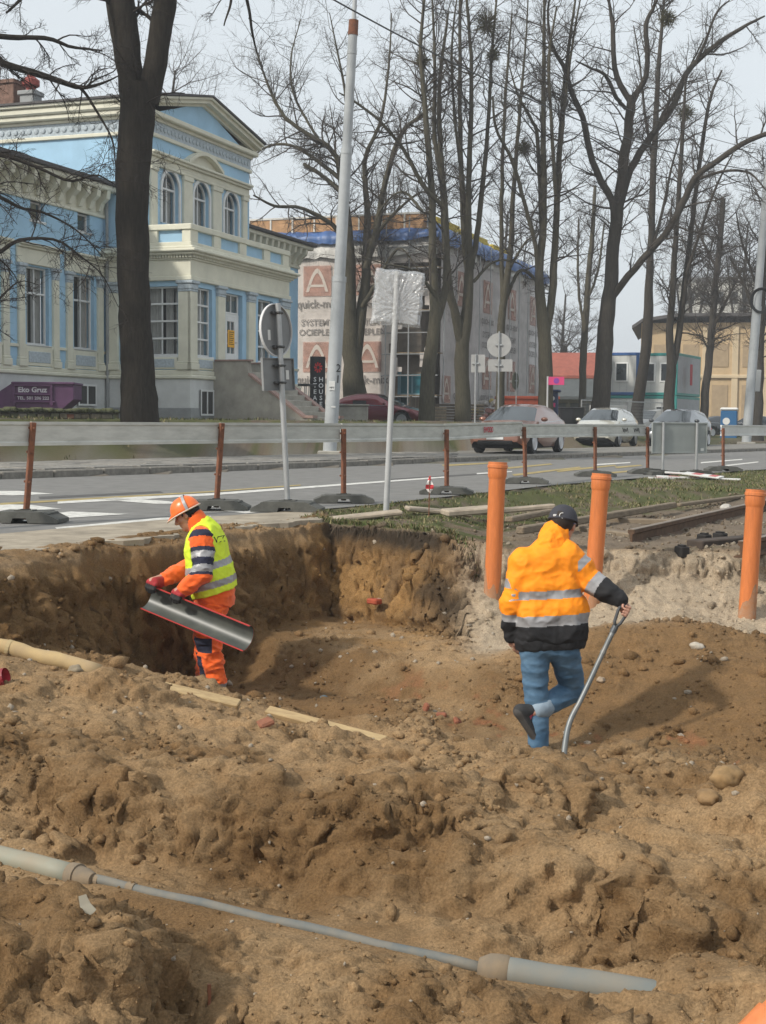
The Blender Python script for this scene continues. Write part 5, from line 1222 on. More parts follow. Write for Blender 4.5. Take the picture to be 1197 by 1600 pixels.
mb = MB(); mb.cbox(-6.3, 4.3, -.3, 10.3, 20, 20.5, .1); mb.build('roof', greyst, o)
o = thing('portable_toilet', 'small blue plastic cabin with white round mark near the black car', 'cabin', cpos(1139, 88, .1), R(-15)); mb = MB(); mb.cbox(-.5, .5, -.5, .5, 0, 1.75, .05); mb.build('cabin', mat('cabin_blue', (.02, .12, .28), .5), o); mb = MB(); mb.cbox(-.55, .55, -.55, .55, 1.75, 1.95, .08); mb.build('roof', platew, o); mb = MB(); disc(mb, .22, -.515, -.505, 18, Matrix.Translation((-.15, 0, 1.1))); mb.build('mark', platew, o)
# ================================================================== TRAM TRACK REMAINS
railm = mat('old_rail', (.13, .078, .048), .8, .35, 9., .003, 40., metal=.3); railtop = mat('rail_head', (.27, .215, .165), .5, .25, 8., metal=.5)
oldw = mat('old_timber', (.21, .165, .115), .92, .35, 6., .006, 30., stretch=(1, 8, 8))
def rail(a, b, label, h=.16):
    A, B = Vector(a), Vector(b); d = B - A; L = d.length; o = thing('tram_rail', label, 'rail', A, math.atan2(d.y, d.x), 'tram rails in the torn up track'); pr = math.asin(d.z/L); M = Matrix.Rotation(-pr, 4, 'Y')
    prof = [(-.075, 0), (.075, 0), (.075, .015), (.012, .035), (.012, h-.05), (.036, h-.035), (.036, h-.002), (-.036, h-.002), (-.036, h-.035), (-.012, h-.05), (-.012, .035), (-.075, .015)]
    mb = MB(); mb.prism([M @ Vector((0, y, z)) for y, z in prof], M.to_3x3() @ Vector((L, 0, 0))); mb.build('web', railm, o, rec=True)
    mb = MB(); mb.cbox(0, L, -.034, .034, h-.002, h+.006, .002, M=M); mb.build('head', railtop, o); return o
def timber(pa, za, pb_, zb_, label, w_=.16, h=.09, m=oldw, name='timber', cat='timber', group='loose timbers in the track bed'):
    A, B = atz(*pa, za), atz(*pb_, zb_); d = B - A; L = d.length; M = Matrix.Rotation(-math.asin(d.z/L), 4, 'Y')
    mb = MB(); mb.cbox(0, L, -w_/2, w_/2, -h/2, h/2, .012, M=M); o = mb.build(name, m); o.location = A; o.rotation_euler.z = math.atan2(d.y, d.x); return tag(o, label, cat, group)
ra = atz(986, 852, -.17); rb = atz(1290, 775, -.15); rail(ra, rb, 'long cut tram rail ending above the sand slope')
rc = atz(1158, 872, -.20); rd_ = atz(1290, 838, -.17); rail(rc, rd_, 'short tram rail behind the orange pipe by the sand slope')
timber((812, 829), -.03, (1053, 789), -.03, 'long weathered timber edging the grass beside the track', .09, .08)
timber((905, 812), -.12, (1078, 817), -.12, 'short pale sleeper lying across the track bed', .14, .07)
timber((882, 824), -.14, (990, 838), -.14, 'second pale sleeper beside the cap of the bent man', .14, .07)
timber((1060, 789), -.05, (1197, 771), -.05, 'thin timber along the grass beyond the rails', .08, .05)
timber((795, 812), .01, (880, 795), .0, 'short thin timber lying on the grass behind the first orange pipe', .1, .06)
timber((1085, 852), -.13, (1197, 842), -.13, 'dark sleeper beneath the long rail', .2, .1, mat('dark_sleeper', (.06, .045, .035), .9, .3, 6.))
for i, (px, py) in enumerate(((1080, 868), (1115, 859), (1140, 853))):
    p = atz(px, py, -.17); mb = MB(); mb.cbox(-.05, .05, -.07, .07, -.06, .05, .012); mb.cbox(-.03, .03, -.045, .045, .05, .065, .008); o = mb.build('rail_block', mat('black_block', (.018, .016, .015), .8, .2, 9.)); o.location = (p.x, p.y + .42, zat(p.x, p.y + .42) + .02); o.rotation_euler.z = R(20 + 9*i); tag(o, ['black block in the track bed farthest from the long rail', 'black block between two others in the track bed', 'black block in the track bed next to the long rail'][i], 'block', 'black track blocks')
# slab shards on the grass lip
slabc = mat('broken_slab', (.36, .30, .23), .9, .3, 7., .006, 40.)
for (px, py, z, sx, sy, sz, rz_, l) in ((570, 806, .03, .42, .10, .05, .25, 'long flat kerb piece on the grass at the foot of the wrapped sign'), (685, 799, .03, .40, .09, .05, .3, 'flat kerb piece beside the red and white flag'), (735, 798, .06, .33, .12, .07, .35, 'raised kerb piece leaning on the grass lip'), (805, 796, .02, .5, .1, .06, .3, 'kerb piece on the grass behind the first orange pipe'), (722, 841, -.12, .10, .06, .05, .9, 'pale stone chunk below the grass lip'), (596, 846, -.17, .09, .05, .05, .1, 'grey brick end sticking out of the dark soil'), (675, 845, -.15, .05, .06, .14, .1, 'pale upright stone in the dark soil')):
    p = atz(px, py, z); mb = MB(); mb.cbox(-sx, sx, -sy, sy, -sz/2, sz/2, .015); o = mb.build('kerb_fragment', slabc); o.location = p; o.rotation_euler = (random.uniform(-.12, .12), random.uniform(-.1, .1), rz_); tag(o, l, 'stone')
# flag on a stake
p = atz(670, 806, .0); o = thing('marker_flag', 'red and white tape flag on a thin rusty stake in the grass', 'flag', p); mb = MB(); mb.tube([(0, 0, -.1), (.004, 0, .28), (.006, 0, .45)], .006, 6); mb.build('stake', rust, o)
mb = MB(); n = 9; P = []
for i in range(n):
    t = i/(n-1); wv = .035*math.sin(t*math.pi)**.7 + .004
    for j, sx in enumerate((-1, -.3, .4, 1)): P.append((.006 + sx*wv + .012*math.sin(t*7 + j), .015*math.sin(t*9 + j*2.1), .46 - .20*t))
mb.add(P, [(i*4+j, (i+1)*4+j, (i+1)*4+j+1, i*4+j+1) for i in range(n-1) for j in range(3)]); mb.m = [((k//3)//2) % 2 for k in range(len(mb.f))]; mb.build('tape', [mat('tape_red', (.6, .05, .06), .5), mat('tape_white', (.75, .72, .7), .5)], o, smooth=True)
# ================================================================== PIPES
orange = mat('orange_pvc', (.60, .185, .055), .38, .16, 5., spec=.5, stretch=(6, 6, 1))
def kg_pipe(px_b, y_b, px_t, y_t, Y, label, r=.08, sunk=.35):
    B = aty(px_b, y_b, Y); T = aty(px_t, y_t, Y + .05); d = (T - B).normalized(); B = B - d*sunk; L = (T - B).length; o = thing('standing_pipe', label, 'pipe', B, 0, 'orange sewer pipes standing in the pit')
    q = Vector((0, 0, 1)).rotation_difference(d).to_matrix().to_4x4()
    mb = MB(); mb.lathe([(r, 0), (r, L-.15), (r+.002, L-.14)], 28, M=q); mb.build('tube', orange, o, rec=True, auto=40)
    mb = MB(); mb.lathe([(r+.001, L-.16), (r+.011, L-.13), (r+.011, L-.062), (r+.018, L-.055), (r+.018, L-.030), (r+.011, L-.024), (r+.011, L), (r+.002, L), (r+.002, L-.1)], 28, M=q); mb.build('socket', orange, o, rec=True, auto=30)
    mb = MB(); zs = sunk; n = 28; k = 5; ph = px_b
    for i in range(k):
        for j in range(n):
            a_ = 2*math.pi*j/n; top = zs + .27 + .09*math.sin(a_*2 + ph) + .06*math.sin(a_*5 + ph*2) + random.uniform(-.03, .03); z_ = zs - .25 + (top - zs + .25)*i/(k-1); r_ = r + .004*(1 - i/(k-1)) + .0006
            mb.v.append(tuple(q @ Vector((r_*math.cos(a_), r_*math.sin(a_), z_))))
    mb.f = [(i*n+j, i*n+(j+1) % n, (i+1)*n+(j+1) % n, (i+1)*n+j) for i in range(k-1) for j in range(n)]; mb.m = [0]*len(mb.f)
    mb.build('sand_film', mat('sandy_film', (.46, .235, .11), .9, .5, 16., c2=(.44, .33, .23), alpha=.6), o, smooth=True)
    return o
kg_pipe(768, 952, 778, 722, 13.45, 'orange pipe standing left of the man with the shovel')
kg_pipe(922, 975, 940, 740, 13.3, 'orange pipe standing behind the man with the shovel')
kg_pipe(1166, 978, 1181, 765, 13.0, 'orange pipe standing alone at the sand slope before the long rail')
greyp = mat('grey_pvc', (.14, .17, .175), .7, .28, 3., c2=(.21, .195, .16), detail=9.); thinp = mat('grey_conduit', (.10, .118, .122), .7, .3, 7., c2=(.19, .17, .135), detail=9.)
def pline(pix, z): return [atz(x, y, zz) for (x, y), zz in zip(pix, z)]
# thin long grey pipe with its wide coupling ends
def laid(seg_, n, wob=.004): A, B = seg_; return [(B - A)*(i/n) + Vector((0, 0, wob*math.sin(i*1.9))) for i in range(n+1)]
P_ = laid(PIPES[0], 12); o = thing('buried_pipe', 'long thin grey pipe lying across the foreground sand', 'pipe', PIPES[0][0]); mb = MB(); mb.tube(P_, .023, 14); mb.build('tube', thinp, o, smooth=True)
ctan = mat('collar_tan', (.165, .135, .10), .85, .3, 12., .004, 60., c2=(.24, .18, .115))
d_ = (P_[-1] - P_[0]).normalized()
for t in (.06, .155): mb = MB(); q_ = (P_[-1] - P_[0])*t; mb.tube([q_ - d_*.02, q_ + d_*.02], .026, 14); mb.build('collar', ctan, o)
P_ = laid(PIPES[1], 6, .002); o = thing('wide_pipe', 'wide pale green grey pipe end at the left of the thin pipe', 'pipe', PIPES[1][0]); mb = MB(); mb.tube(P_, .050, 18); mb.build('tube', mat('pale_pvc', (.24, .275, .23), .6, .25, 3., c2=(.27, .23, .165), detail=9.), o, smooth=True)
d_ = (P_[-1] - P_[0]).normalized(); e_ = P_[-1]; mb = MB(); mb.tube([e_ - d_*.02, e_, e_ + d_*.03, e_ + d_*.032, e_ + d_*.08, e_ + d_*.12], [.056, .058, .058, .05, .045, .032], 18); mb.build('coupling', ctan, o, auto=40)
P_ = laid(PIPES[2], 8, .002); o = thing('wide_pipe', 'wide grey pipe half buried in sand at the right of the thin pipe', 'pipe', PIPES[2][0]); mb = MB(); mb.tube(P_, .057, 20); mb.build('tube', greyp, o, smooth=True)
d_ = (P_[-1] - P_[0]).normalized(); mb = MB(); mb.tube([-d_*.05, -d_*.01, d_*.02, d_*.06, d_*.07], [.040, .061, .064, .064, .058], 20); mb.build('coupling', ctan, o, auto=40)
# yellow timber pole on the near edge of the trench
ylw = mat('yellow_timber', (.50, .36, .17), .8, .3, 4., c2=(.36, .26, .15), stretch=(1, 1, 1))
o = thing('round_pole', 'round sandy yellow pole lying at the left edge of the trench', 'pole', POLE[0]); e_ = POLE[1] - POLE[0]; d_ = e_.normalized()
mb = MB(); n = 14; mb.tube([e_*(i/n) + Vector((0, 0, .006*math.sin(i*1.3))) for i in range(n+1)], [.058 + .004*math.sin(i*2.1) for i in range(n+1)], 16); mb.build('shaft', ylw, o, smooth=True)
mb = MB(); mb.tube([e_*.42, e_*.42 + d_*.03], .066, 16); mb.build('band', mat('band_tan', (.42, .32, .17), .8), o)
for (A, B), l, w_ in zip(PLK, ('pale yellow plank on the trench edge below the helmeted man', 'long pale yellow plank on the trench edge near the middle'), (.085, .075)):
    d = B - A; L = d.length; M = Matrix.Rotation(-math.asin(d.z/L), 4, 'Y') @ Matrix.Rotation(R(24), 4, 'X'); mb = MB(); mb.cbox(0, L, -w_/2, w_/2, -.02, .02, .006, M=M); o = mb.build('edge_plank', mat('plank_yellow', (.44, .325, .17), .85, .3, 5., .002, 40., c2=(.30, .21, .11), stretch=(1.5, 9, 9))); o.location = A; o.rotation_euler.z = math.atan2(d.y, d.x); tag(o, l, 'plank', 'yellow planks on the trench edge')
def on_soil(px, py, z=-.9):
    # march along the sight line to the first soil it meets
    d = ray(px, py); t = 3.6
    while t < 16:
        p = CAM + d*t
        if p.z < zat(p.x, p.y): return p
        t += .01
    return atz(px, py, z)
# red pipe stub at the left edge, orange rim at the lower right, rusty rod, paper scrap, brick
p = aty(-2, 1100, 8.9); p.z = max(p.z, zat(p.x, p.y) + .03); o = thing('pipe_stub', 'red plastic pipe stub poking in at the left edge', 'pipe', p); mb = MB(); mb.tube([(-.6, .1, -.12), (0, 0, 0), (.05, -.01, .012)], [.055, .055, .055], 18, cap=False); mb.build('tube', mat('red_pvc', (.48, .045, .06), .4), o, auto=40); mb = MB(); mb.tube([(.03, -.006, .007), (.052, -.0105, .0125)], [.058, .058], 18, cap=False); mb.build('rim', mat('red_dark', (.22, .02, .03), .5), o)
p = on_soil(1190, 1592) + Vector((.05, 0, .02)); o = thing('pipe_stub', 'orange pipe end in the lower right corner', 'pipe', p); mb = MB(); mb.tube([(-.06, -.02, -.08), (.25, .1, .16), (.5, .2, .35)], .07, 20); mb.build('tube', orange, o, auto=40); mb = MB(); mb.tube([(-.07, -.024, -.09), (.0, .0, -.03)], .078, 20); mb.build('rim', orange, o, auto=40)
p = aty(326, 1600, 5.0); p2 = aty(327, 1538, 5.02); o = MB().tube([(0, 0, -.25), p2 - p], .0075, 7).build('steel_rod', rust); o.location = p; tag(o, 'thin rusty rod standing in the near sand', 'rod')
p = on_soil(137, 1424); mb = MB(); P = [(-.03, 0, .04), (-.005, .01, .045), (-.025, 0, .005), (.01, .015, .01), (-.01, 0, -.03), (.035, .02, -.02), (.04, .02, -.045), (.012, 0, -.05)]
mb.add(P, [(0, 1, 3, 2), (2, 3, 5, 4), (4, 5, 6, 7)]); mb.add([(x, y + .002, z) for x, y, z in P], [(0, 2, 3, 1), (2, 4, 5, 3), (4, 7, 6, 5)]); o = mb.build('paper_scrap', mat('paper', (.50, .46, .36), .8)); o.location = p + Vector((0, -.015, .02)); tag(o, 'torn pale paper scrap on the sand below the wide pale pipe', 'paper')
for (px, py, Yd, s, c_, l) in ((414, 1152, 9.2, .055, (.28, .115, .065), 'flat orange brick shard on the sand near the plank'), (585, 940, 14.0, .07, (.34, .07, .035), 'red brick set in the back wall of the pit')):
    p = aty(px, py, Yd); zg_ = zat(p.x, p.y)
    if px < 500: p = atz(px, py, zg_ + .0); p.z = zat(p.x, p.y) - .004
    mb = MB(); mb.cbox(-s, s, -s*.7, s*.7, -.025, .03, .012); o = mb.build('brick_shard', mat('brick%d' % px, c_, .9, .25, 12., .004, 60.)); o.location = p; o.rotation_euler = (.3, -.22, .7) if px < 500 else (0, 0, -.8); tag(o, l, 'brick')
# ================================================================== BARE TREES
def bark(n, c, c2): return mat(n, c, .95, .3, 7., .02, 18., c2=c2, stretch=(3, 3, .45), spec=.1)
bark_dark = bark('bark_dark', (.020, .017, .014), (.040, .034, .027)); bark_grn = bark('bark_green', (.058, .052, .038), (.098, .088, .062)); bark_br = bark('bark_brown', (.040, .035, .030), (.070, .061, .050))
twigm = mat('twig', (.066, .056, .048), .9, spec=.1); twigd = mat('twig_dark', (.034, .028, .024), .9, spec=.1)
def smooth_poly(P, Rr, k):
    P = np.array(P); n = len(P); d = np.r_[0, np.cumsum(np.linalg.norm(np.diff(P, axis=0), axis=1))]
    out = np.zeros((k, 3)); s = np.linspace(0, d[-1], k)
    Pe = np.vstack([2*P[0]-P[1], P, 2*P[-1]-P[-2]])
    for i, x in enumerate(s):
        j = min(np.searchsorted(d, x, side='right') - 1, n - 2); j = max(j, 0); t = (x - d[j])/max(1e-6, d[j+1] - d[j])
        p0, p1, p2, p3 = Pe[j:j+4]; out[i] = .5*((2*p1) + (-p0 + p2)*t + (2*p0 - 5*p1 + 4*p2 - p3)*t*t + (-p0 + 3*p1 - 3*p2 + p3)*t**3)
    return out, np.interp(s, d, Rr)
def tubes(P, Rr, n):
    """P (N,k,3), R (N,k) -> verts, quads"""
    N, k, _ = P.shape
    T = np.empty_like(P); T[:, 1:-1] = P[:, 2:] - P[:, :-2]; T[:, 0] = P[:, 1] - P[:, 0]; T[:, -1] = P[:, -1] - P[:, -2]; T /= np.linalg.norm(T, axis=2, keepdims=True) + 1e-9
    D = P[:, -1] - P[:, 0]; D /= np.linalg.norm(D, axis=1, keepdims=True) + 1e-9
    ref = np.cross(D, np.where(np.abs(D[:, 2:3]) < .9, [[0, 0, 1.]], [[1., 0, 0]])); ref = ref[:, None, :] - T*np.sum(ref[:, None, :]*T, 2, keepdims=True); ref /= np.linalg.norm(ref, axis=2, keepdims=True) + 1e-9
    B = np.cross(T, ref); a = np.arange(n)*2*np.pi/n
    V_ = P[:, :, None, :] + (ref[:, :, None, :]*np.cos(a)[None, None, :, None] + B[:, :, None, :]*np.sin(a)[None, None, :, None])*Rr[:, :, None, None]
    I = np.arange(N*k*n).reshape(N, k, n); J = np.roll(I, -1, 2)
    f = np.stack([I[:, :-1], J[:, :-1], J[:, 1:], I[:, 1:]], -1).reshape(-1, 4)
    return V_.reshape(-1, 3), f
def kids(P, Rr, m, t0, t1, ang, Lf, Lr, k, rr, trop, jit, g, rmin, planar=0.):
    N, K_, _ = P.shape; idx = np.repeat(np.arange(N), m); M_ = len(idx); t = g.uniform(t0, t1, M_)
    x = t*(K_-1); i = np.minimum(x.astype(int), K_-2); f = (x - i)[:, None]
    p = P[idx, i]*(1-f) + P[idx, i+1]*f; T = P[idx, i+1] - P[idx, i]; T /= np.linalg.norm(T, axis=1, keepdims=True) + 1e-9
    pr = Rr[idx, i]*(1-f[:, 0]) + Rr[idx, i+1]*f[:, 0]
    L_par = np.linalg.norm(np.diff(P, axis=1), axis=2).sum(1)[idx]
    rv = g.normal(size=(M_, 3)); rv -= T*np.sum(rv*T, 1, keepdims=True); rv /= np.linalg.norm(rv, axis=1, keepdims=True)
    an = np.radians(g.uniform(ang[0], ang[1], M_))[:, None]; d = T*np.cos(an) + rv*np.sin(an)
    Ln = (g.uniform(*Lr, M_) if Lf is None else L_par*g.uniform(Lf[0], Lf[1], M_)*(1.15 - .6*t)); st = (Ln/(k-1))[:, None]
    out = np.empty((M_, k, 3)); out[:, 0] = p
    for j in range(1, k):
        d = d + np.array([0, 0, trop]) + g.normal(size=(M_, 3))*jit; d /= np.linalg.norm(d, axis=1, keepdims=True); out[:, j] = out[:, j-1] + d*st
    r_0 = np.maximum(rmin, np.minimum(pr*rr, Ln*.018 + .004)); return out, r_0[:, None]*np.linspace(1, .28, k)[None, :]
def tree(name, label, Y, stems, seed, bk, tw=twigm, dens=1.0, l1=(1.2, 3.4), trop=.10, dx=0., group='bare trees', lv3=True, zroot=None, fine=1.0, t0=.3):
    g = np.random.default_rng(seed); SP, SR, NB = [], [], []
    for s_ in stems:
        dyv = s_[1] if isinstance(s_[0], list) else 0.; pts = s_[0] if isinstance(s_[0], list) else s_
        y0 = s_[2] if isinstance(s_[0], list) and len(s_) > 2 else 0.
        W3 = [aty(x, y, Y + y0 + dyv*i/(len(pts)-1)) for i, (x, y, w_) in enumerate(pts)]
        if s_ is stems[0]:
            b = W3[0]; gzv = zat(b.x, b.y) if zroot is None else zroot
            if b.z > gzv - .1: W3 = [Vector((b.x, b.y, gzv - .2))] + W3; pts = [(pts[0][0], 0, pts[0][2]*1.25)] + list(pts)
            root = Vector((W3[0].x, W3[0].y, gzv))
        P, Rr = smooth_poly([tuple(p - root) for p in W3], [w_*(.5 if bk is bark_dark else .44)*Y/F for _, _, w_ in pts], 26)
        P[1:-1] += g.normal(size=(24, 3))*Rr[1:-1, None]*(.03 if bk is bark_dark else .09)
        SP.append(P); SR.append(Rr)
    o = thing(name, label, 'tree', root, 0, group)
    SP = np.array(SP); SR = np.array(SR); v, f = tubes(SP, SR, 16)
    nn = fbm(v[:, 0], v[:, 1], v[:, 2]*.45, 3.0, 3); cen = np.repeat(SP.reshape(-1, 3), 16, 0); v = cen + (v - cen)*(1 + .10*nn[:, None])
    np_mesh('trunk', v, f, bk, o)
    lens = np.linalg.norm(np.diff(SP, axis=1), axis=2).sum(1); parts = []
    A, AR = [], []
    for i in range(len(SP)):
        m = int(lens[i]*2.7*dens)
        if m: a, b = kids(SP[i:i+1], SR[i:i+1], m, t0 if i == 0 else .12, 1.0, (32, 75), None, l1, 7, .45, trop, .16, g, .010); A.append(a); AR.append(b)
    A = np.concatenate(A); AR = np.concatenate(AR); parts.append(tubes(A, AR, 4))
    B, BR = kids(A, AR, max(2, int(7*fine)), .15, 1., (25, 70), (.28, .62), None, 5, .6, trop*.5, .20, g, .006); parts.append(tubes(B, BR, 3))
    if lv3:
        C_, CR = kids(B, BR, max(2, int(6*fine)), .15, 1., (25, 70), (.35, .8), None, 4, .7, trop*.2, .24, g, .0042); parts.append(tubes(C_, CR, 3))
    off_ = 0; VV, FF = [], []
    for v, f in parts: VV.append(v); FF.append(f + off_); off_ += len(v)
    tag(np_mesh('crown', np.concatenate(VV), np.concatenate(FF), tw, o), None, kind='stuff')
    return o
tree('lime_tree', 'thick dark forked tree trunk standing before the blue villa', 34, [
    [(219, 664, 62), (216, 600, 54), (211, 500, 50), (208, 400, 50), (207, 300, 52), (210, 230, 54), (216, 170, 55), (217, 130, 54)],
    [(208, 160, 40), (203, 110, 40), (196, 60, 42), (188, 0, 44), (178, -80, 36), (170, -220, 26), (165, -400, 8)],
    [(228, 160, 40), (240, 115, 36), (249, 60, 35), (257, 10, 36), (262, -40, 34), (280, -160, 28), (300, -380, 6)],
    ([(300, -60, 8), (372, -30, 6), (388, 10, 5), (394, 50, 4), (402, 85, 2)], 1.0), ([(262, -60, 14), (320, -50, 9), (360, -10, 5), (350, 40, 2)], -1.),
    ([(190, 20, 12), (130, -30, 9), (60, -20, 6), (10, 20, 3)], -2.)], 4, bark_dark, twigd, .55, (.8, 2.4), -.02, t0=.85)
tree('lime_tree', 'tree whose dark branches reach in before the villa from outside', 31, [
    [(-190, 700, 60), (-185, 400, 55), (-180, 100, 50), (-175, -200, 40)],
    ([(-185, 60, 20), (-90, 70, 15), (7, 100, 11), (60, 116, 10), (94, 127, 9), (127, 137, 7), (160, 130, 4), (186, 118, 2)], 1.2),
    ([(-180, 20, 20), (-80, 40, 14), (0, 57, 9), (74, 60, 7), (110, 73, 5), (160, 79, 2)], 1.), ([(100, 128, 6), (127, 139, 5), (150, 172, 4), (175, 218, 3), (181, 262, 1.5)], .4, .8),
    ([(-185, 230, 18), (-80, 235, 11), (0, 242, 7), (60, 262, 5), (110, 283, 4), (150, 273, 3), (182, 290, 1.5)], 1.), ([(-185, 300, 18), (-60, 290, 9), (0, 308, 6), (33, 325, 5), (70, 333, 4), (120, 360, 2.5), (160, 400, 1.5)], 1.6),
    ([(-185, 420, 16), (-80, 420, 10), (0, 393, 7), (30, 375, 6), (88, 375, 4), (125, 400, 3), (160, 430, 2), (185, 480, 1)], 1.4), ([(-185, 480, 14), (-60, 520, 8), (-5, 470, 4), (30, 440, 2), (60, 445, 1)], .5)], 9, bark_dark, twigd, 1.25, (.5, 1.7), -.05, t0=.97, zroot=1.0)
tree('lime_tree', 'forked mossy tree rising behind the tall grey pole', 66, [
    [(553, 612, 42), (551, 575, 34), (548, 540, 31), (546, 480, 25), (546, 430, 22), (543, 360, 17), (534, 280, 12), (520, 235, 9), (470, 203, 7), (437, 172, 6), (405, 95, 3), (396, 55, 2)],
    ([(554, 560, 24), (563, 500, 20), (571, 440, 17), (573, 400, 15), (574, 320, 11), (570, 250, 8), (594, 192, 6), (607, 110, 4), (612, 20, 2)], 1.5), ([(572, 420, 13), (590, 350, 12), (601, 290, 10), (624, 215, 8), (655, 182, 5), (688, 160, 2)], -1.5),
    ([(544, 390, 10), (520, 352, 8), (470, 325, 6), (430, 322, 5), (396, 305, 3)], -2), ([(534, 300, 9), (500, 272, 7), (478, 259, 7), (476, 257, 6)], 1.), ([(532, 280, 8), (480, 240, 6), (440, 225, 5), (400, 240, 3), (375, 280, 1.5)], 2.),
    ([(541, 330, 9), (545, 240, 7), (540, 150, 5), (525, 70, 3), (515, 20, 1.5)], -1.), ([(500, 222, 5), (460, 150, 4), (455, 90, 3), (470, 30, 1.5)], 2.), ([(575, 380, 8), (620, 330, 5), (660, 300, 3), (690, 310, 1.5)], -2), ([(566, 480, 9), (590, 440, 7), (612, 400, 5), (630, 390, 3), (665, 440, 2)], -1.)], 21, bark_grn, twigm, 1.1, (.9, 2.8), .05, t0=.5)
tree('lime_tree', 'twin stemmed lime beside the scaffold corner of the wrapped building', 58, [
    [(666, 672, 30), (668, 600, 26), (674, 540, 23), (680, 490, 21), (677, 440, 15), (675, 350, 13), (674, 290, 12), (663, 154, 9), (657, 77, 7), (665, -20, 4)],
    ([(682, 500, 16), (694, 460, 14), (698, 420, 12), (694, 300, 10), (679, 215, 8), (680, 115, 6), (675, -20, 3)], 1.5), ([(690, 320, 8), (663, 292, 8), (640, 250, 7), (620, 220, 6), (590, 186, 5), (553, 158, 4), (530, 145, 2)], -2.), ([(690, 480, 9), (664, 440, 6), (640, 420, 4), (600, 412, 2.5), (560, 400, 1)], -2.), ([(660, 330, 6), (630, 300, 4), (600, 320, 3), (580, 360, 1.5)], 1.)], 33, bark_grn, twigm, .95, (.8, 2.4), .06, t0=.45)
tree('lime_tree', 'many stemmed lime beside the small square sign', 60, [
    [(722, 672, 30), (722, 600, 26), (723, 545, 25), (730, 480, 19), (734, 430, 17), (733, 380, 12), (732, 300, 10), (737, 115, 7), (728, -20, 4)],
    ([(722, 540, 17), (713, 500, 16), (702, 450, 14), (696, 380, 12), (692, 290, 10), (686, 150, 7), (700, 20, 4)], -1.5), ([(734, 440, 11), (727, 390, 11), (722, 300, 10), (719, 200, 8), (719, -20, 5)], 1.5), ([(736, 420, 11), (745, 370, 10), (753, 300, 9), (763, 190, 7), (769, 77, 5), (778, -20, 3)], .8), ([(726, 300, 6), (712, 200, 5), (706, 80, 4), (716, -20, 2)], -1.), ([(740, 440, 6), (770, 410, 4), (800, 408, 3), (825, 420, 1.5)], 1.)], 44, bark_grn, twigm, .9, (.8, 2.2), .06, t0=.5)
tree('lime_tree', 'slim lime with two upright stems near the round sign back', 66, [
    [(779, 660, 18), (781, 600, 15), (784, 510, 14), (790, 455, 13), (797, 400, 10), (802, 300, 8), (812, 180, 6), (822, 60, 3), (826, -30, 2)],
    ([(786, 470, 9), (784, 400, 8), (784, 300, 7), (790, 150, 5), (800, 20, 3)], 1.), ([(790, 470, 6), (810, 425, 6), (830, 430, 6), (848, 455, 5)], 1.5), ([(796, 420, 5), (820, 380, 4), (832, 370, 2), (850, 350, 1)], -1.)], 55, bark_grn, twigm, .9, (.7, 2.0), .05, t0=.4)
tree('lime_tree', 'strong forked lime between the round sign and the pink sign', 61, [
    [(853, 668, 30), (853, 600, 26), (850, 520, 23), (845, 470, 18), (842, 430, 15), (847, 370, 13), (850, 290, 11), (849, 180, 9), (850, 60, 6), (852, -30, 4)],
    ([(852, 530, 17), (858, 490, 15), (864, 440, 14), (868, 370, 12), (872, 290, 11), (878, 180, 8), (888, 80, 6), (902, -20, 3)], 1.), ([(842, 440, 9), (836, 380, 8), (820, 320, 7), (800, 250, 6), (775, 200, 5), (770, 150, 3)], -1.2), ([(847, 380, 7), (840, 220, 7), (832, 190, 6), (810, 150, 4), (795, 100, 2)], 1.5), ([(870, 330, 7), (862, 200, 6), (858, 90, 5), (870, 10, 3)], -1.), ([(875, 250, 6), (884, 150, 5), (896, 60, 4), (910, -20, 2)], 1.2)], 66, bark_grn, twigm, .95, (.8, 2.3), .05, t0=.45)
tree('oak_tree', 'broad dark oak with wide spreading boughs before the blue framed container', 63, [
    [(938, 668, 36), (942, 600, 31), (947, 520, 28), (954, 440, 25), (962, 360, 22), (970, 290, 19), (977, 230, 17), (984, 175, 15), (987, 150, 14)],
    ([(958, 400, 13), (958, 320, 13), (935, 275, 12), (920, 230, 11), (912, 185, 10), (893, 145, 9), (882, 105, 8), (862, 70, 6), (856, 20, 4), (862, -20, 2)], -2.), ([(966, 330, 14), (985, 265, 13), (1020, 210, 12), (1050, 170, 11), (1070, 120, 10), (1095, 90, 9), (1130, 62, 8), (1165, 40, 6), (1195, 25, 3)], 1.5), ([(986, 160, 11), (968, 130, 10), (960, 100, 9), (957, 40, 8), (952, 5, 5), (948, -30, 3)], 1.), ([(987, 155, 11), (1005, 130, 10), (1012, 95, 9), (1010, 40, 8), (1022, 10, 6), (1035, -20, 3)], -1.),
    ([(952, 470, 13), (975, 440, 13), (1005, 405, 12), (1040, 365, 12), (1066, 320, 12), (1085, 280, 11), (1120, 252, 10), (1160, 225, 9), (1200, 208, 8), (1260, 190, 4)], -3.), ([(978, 170, 7), (962, 150, 7), (946, 118, 6), (920, 105, 4), (900, 95, 2)], -1.5), ([(1090, 92, 6), (1100, 70, 5), (1120, 20, 4), (1140, 0, 2)], .5, .8), ([(1020, 210, 6), (1040, 170, 5), (1075, 110, 4), (1100, 60, 2)], 2.), ([(1085, 282, 6), (1130, 268, 5), (1170, 270, 4), (1200, 300, 2)], -3)], 77, bark_br, twigm, .85, (.8, 2.6), .03, t0=.55)
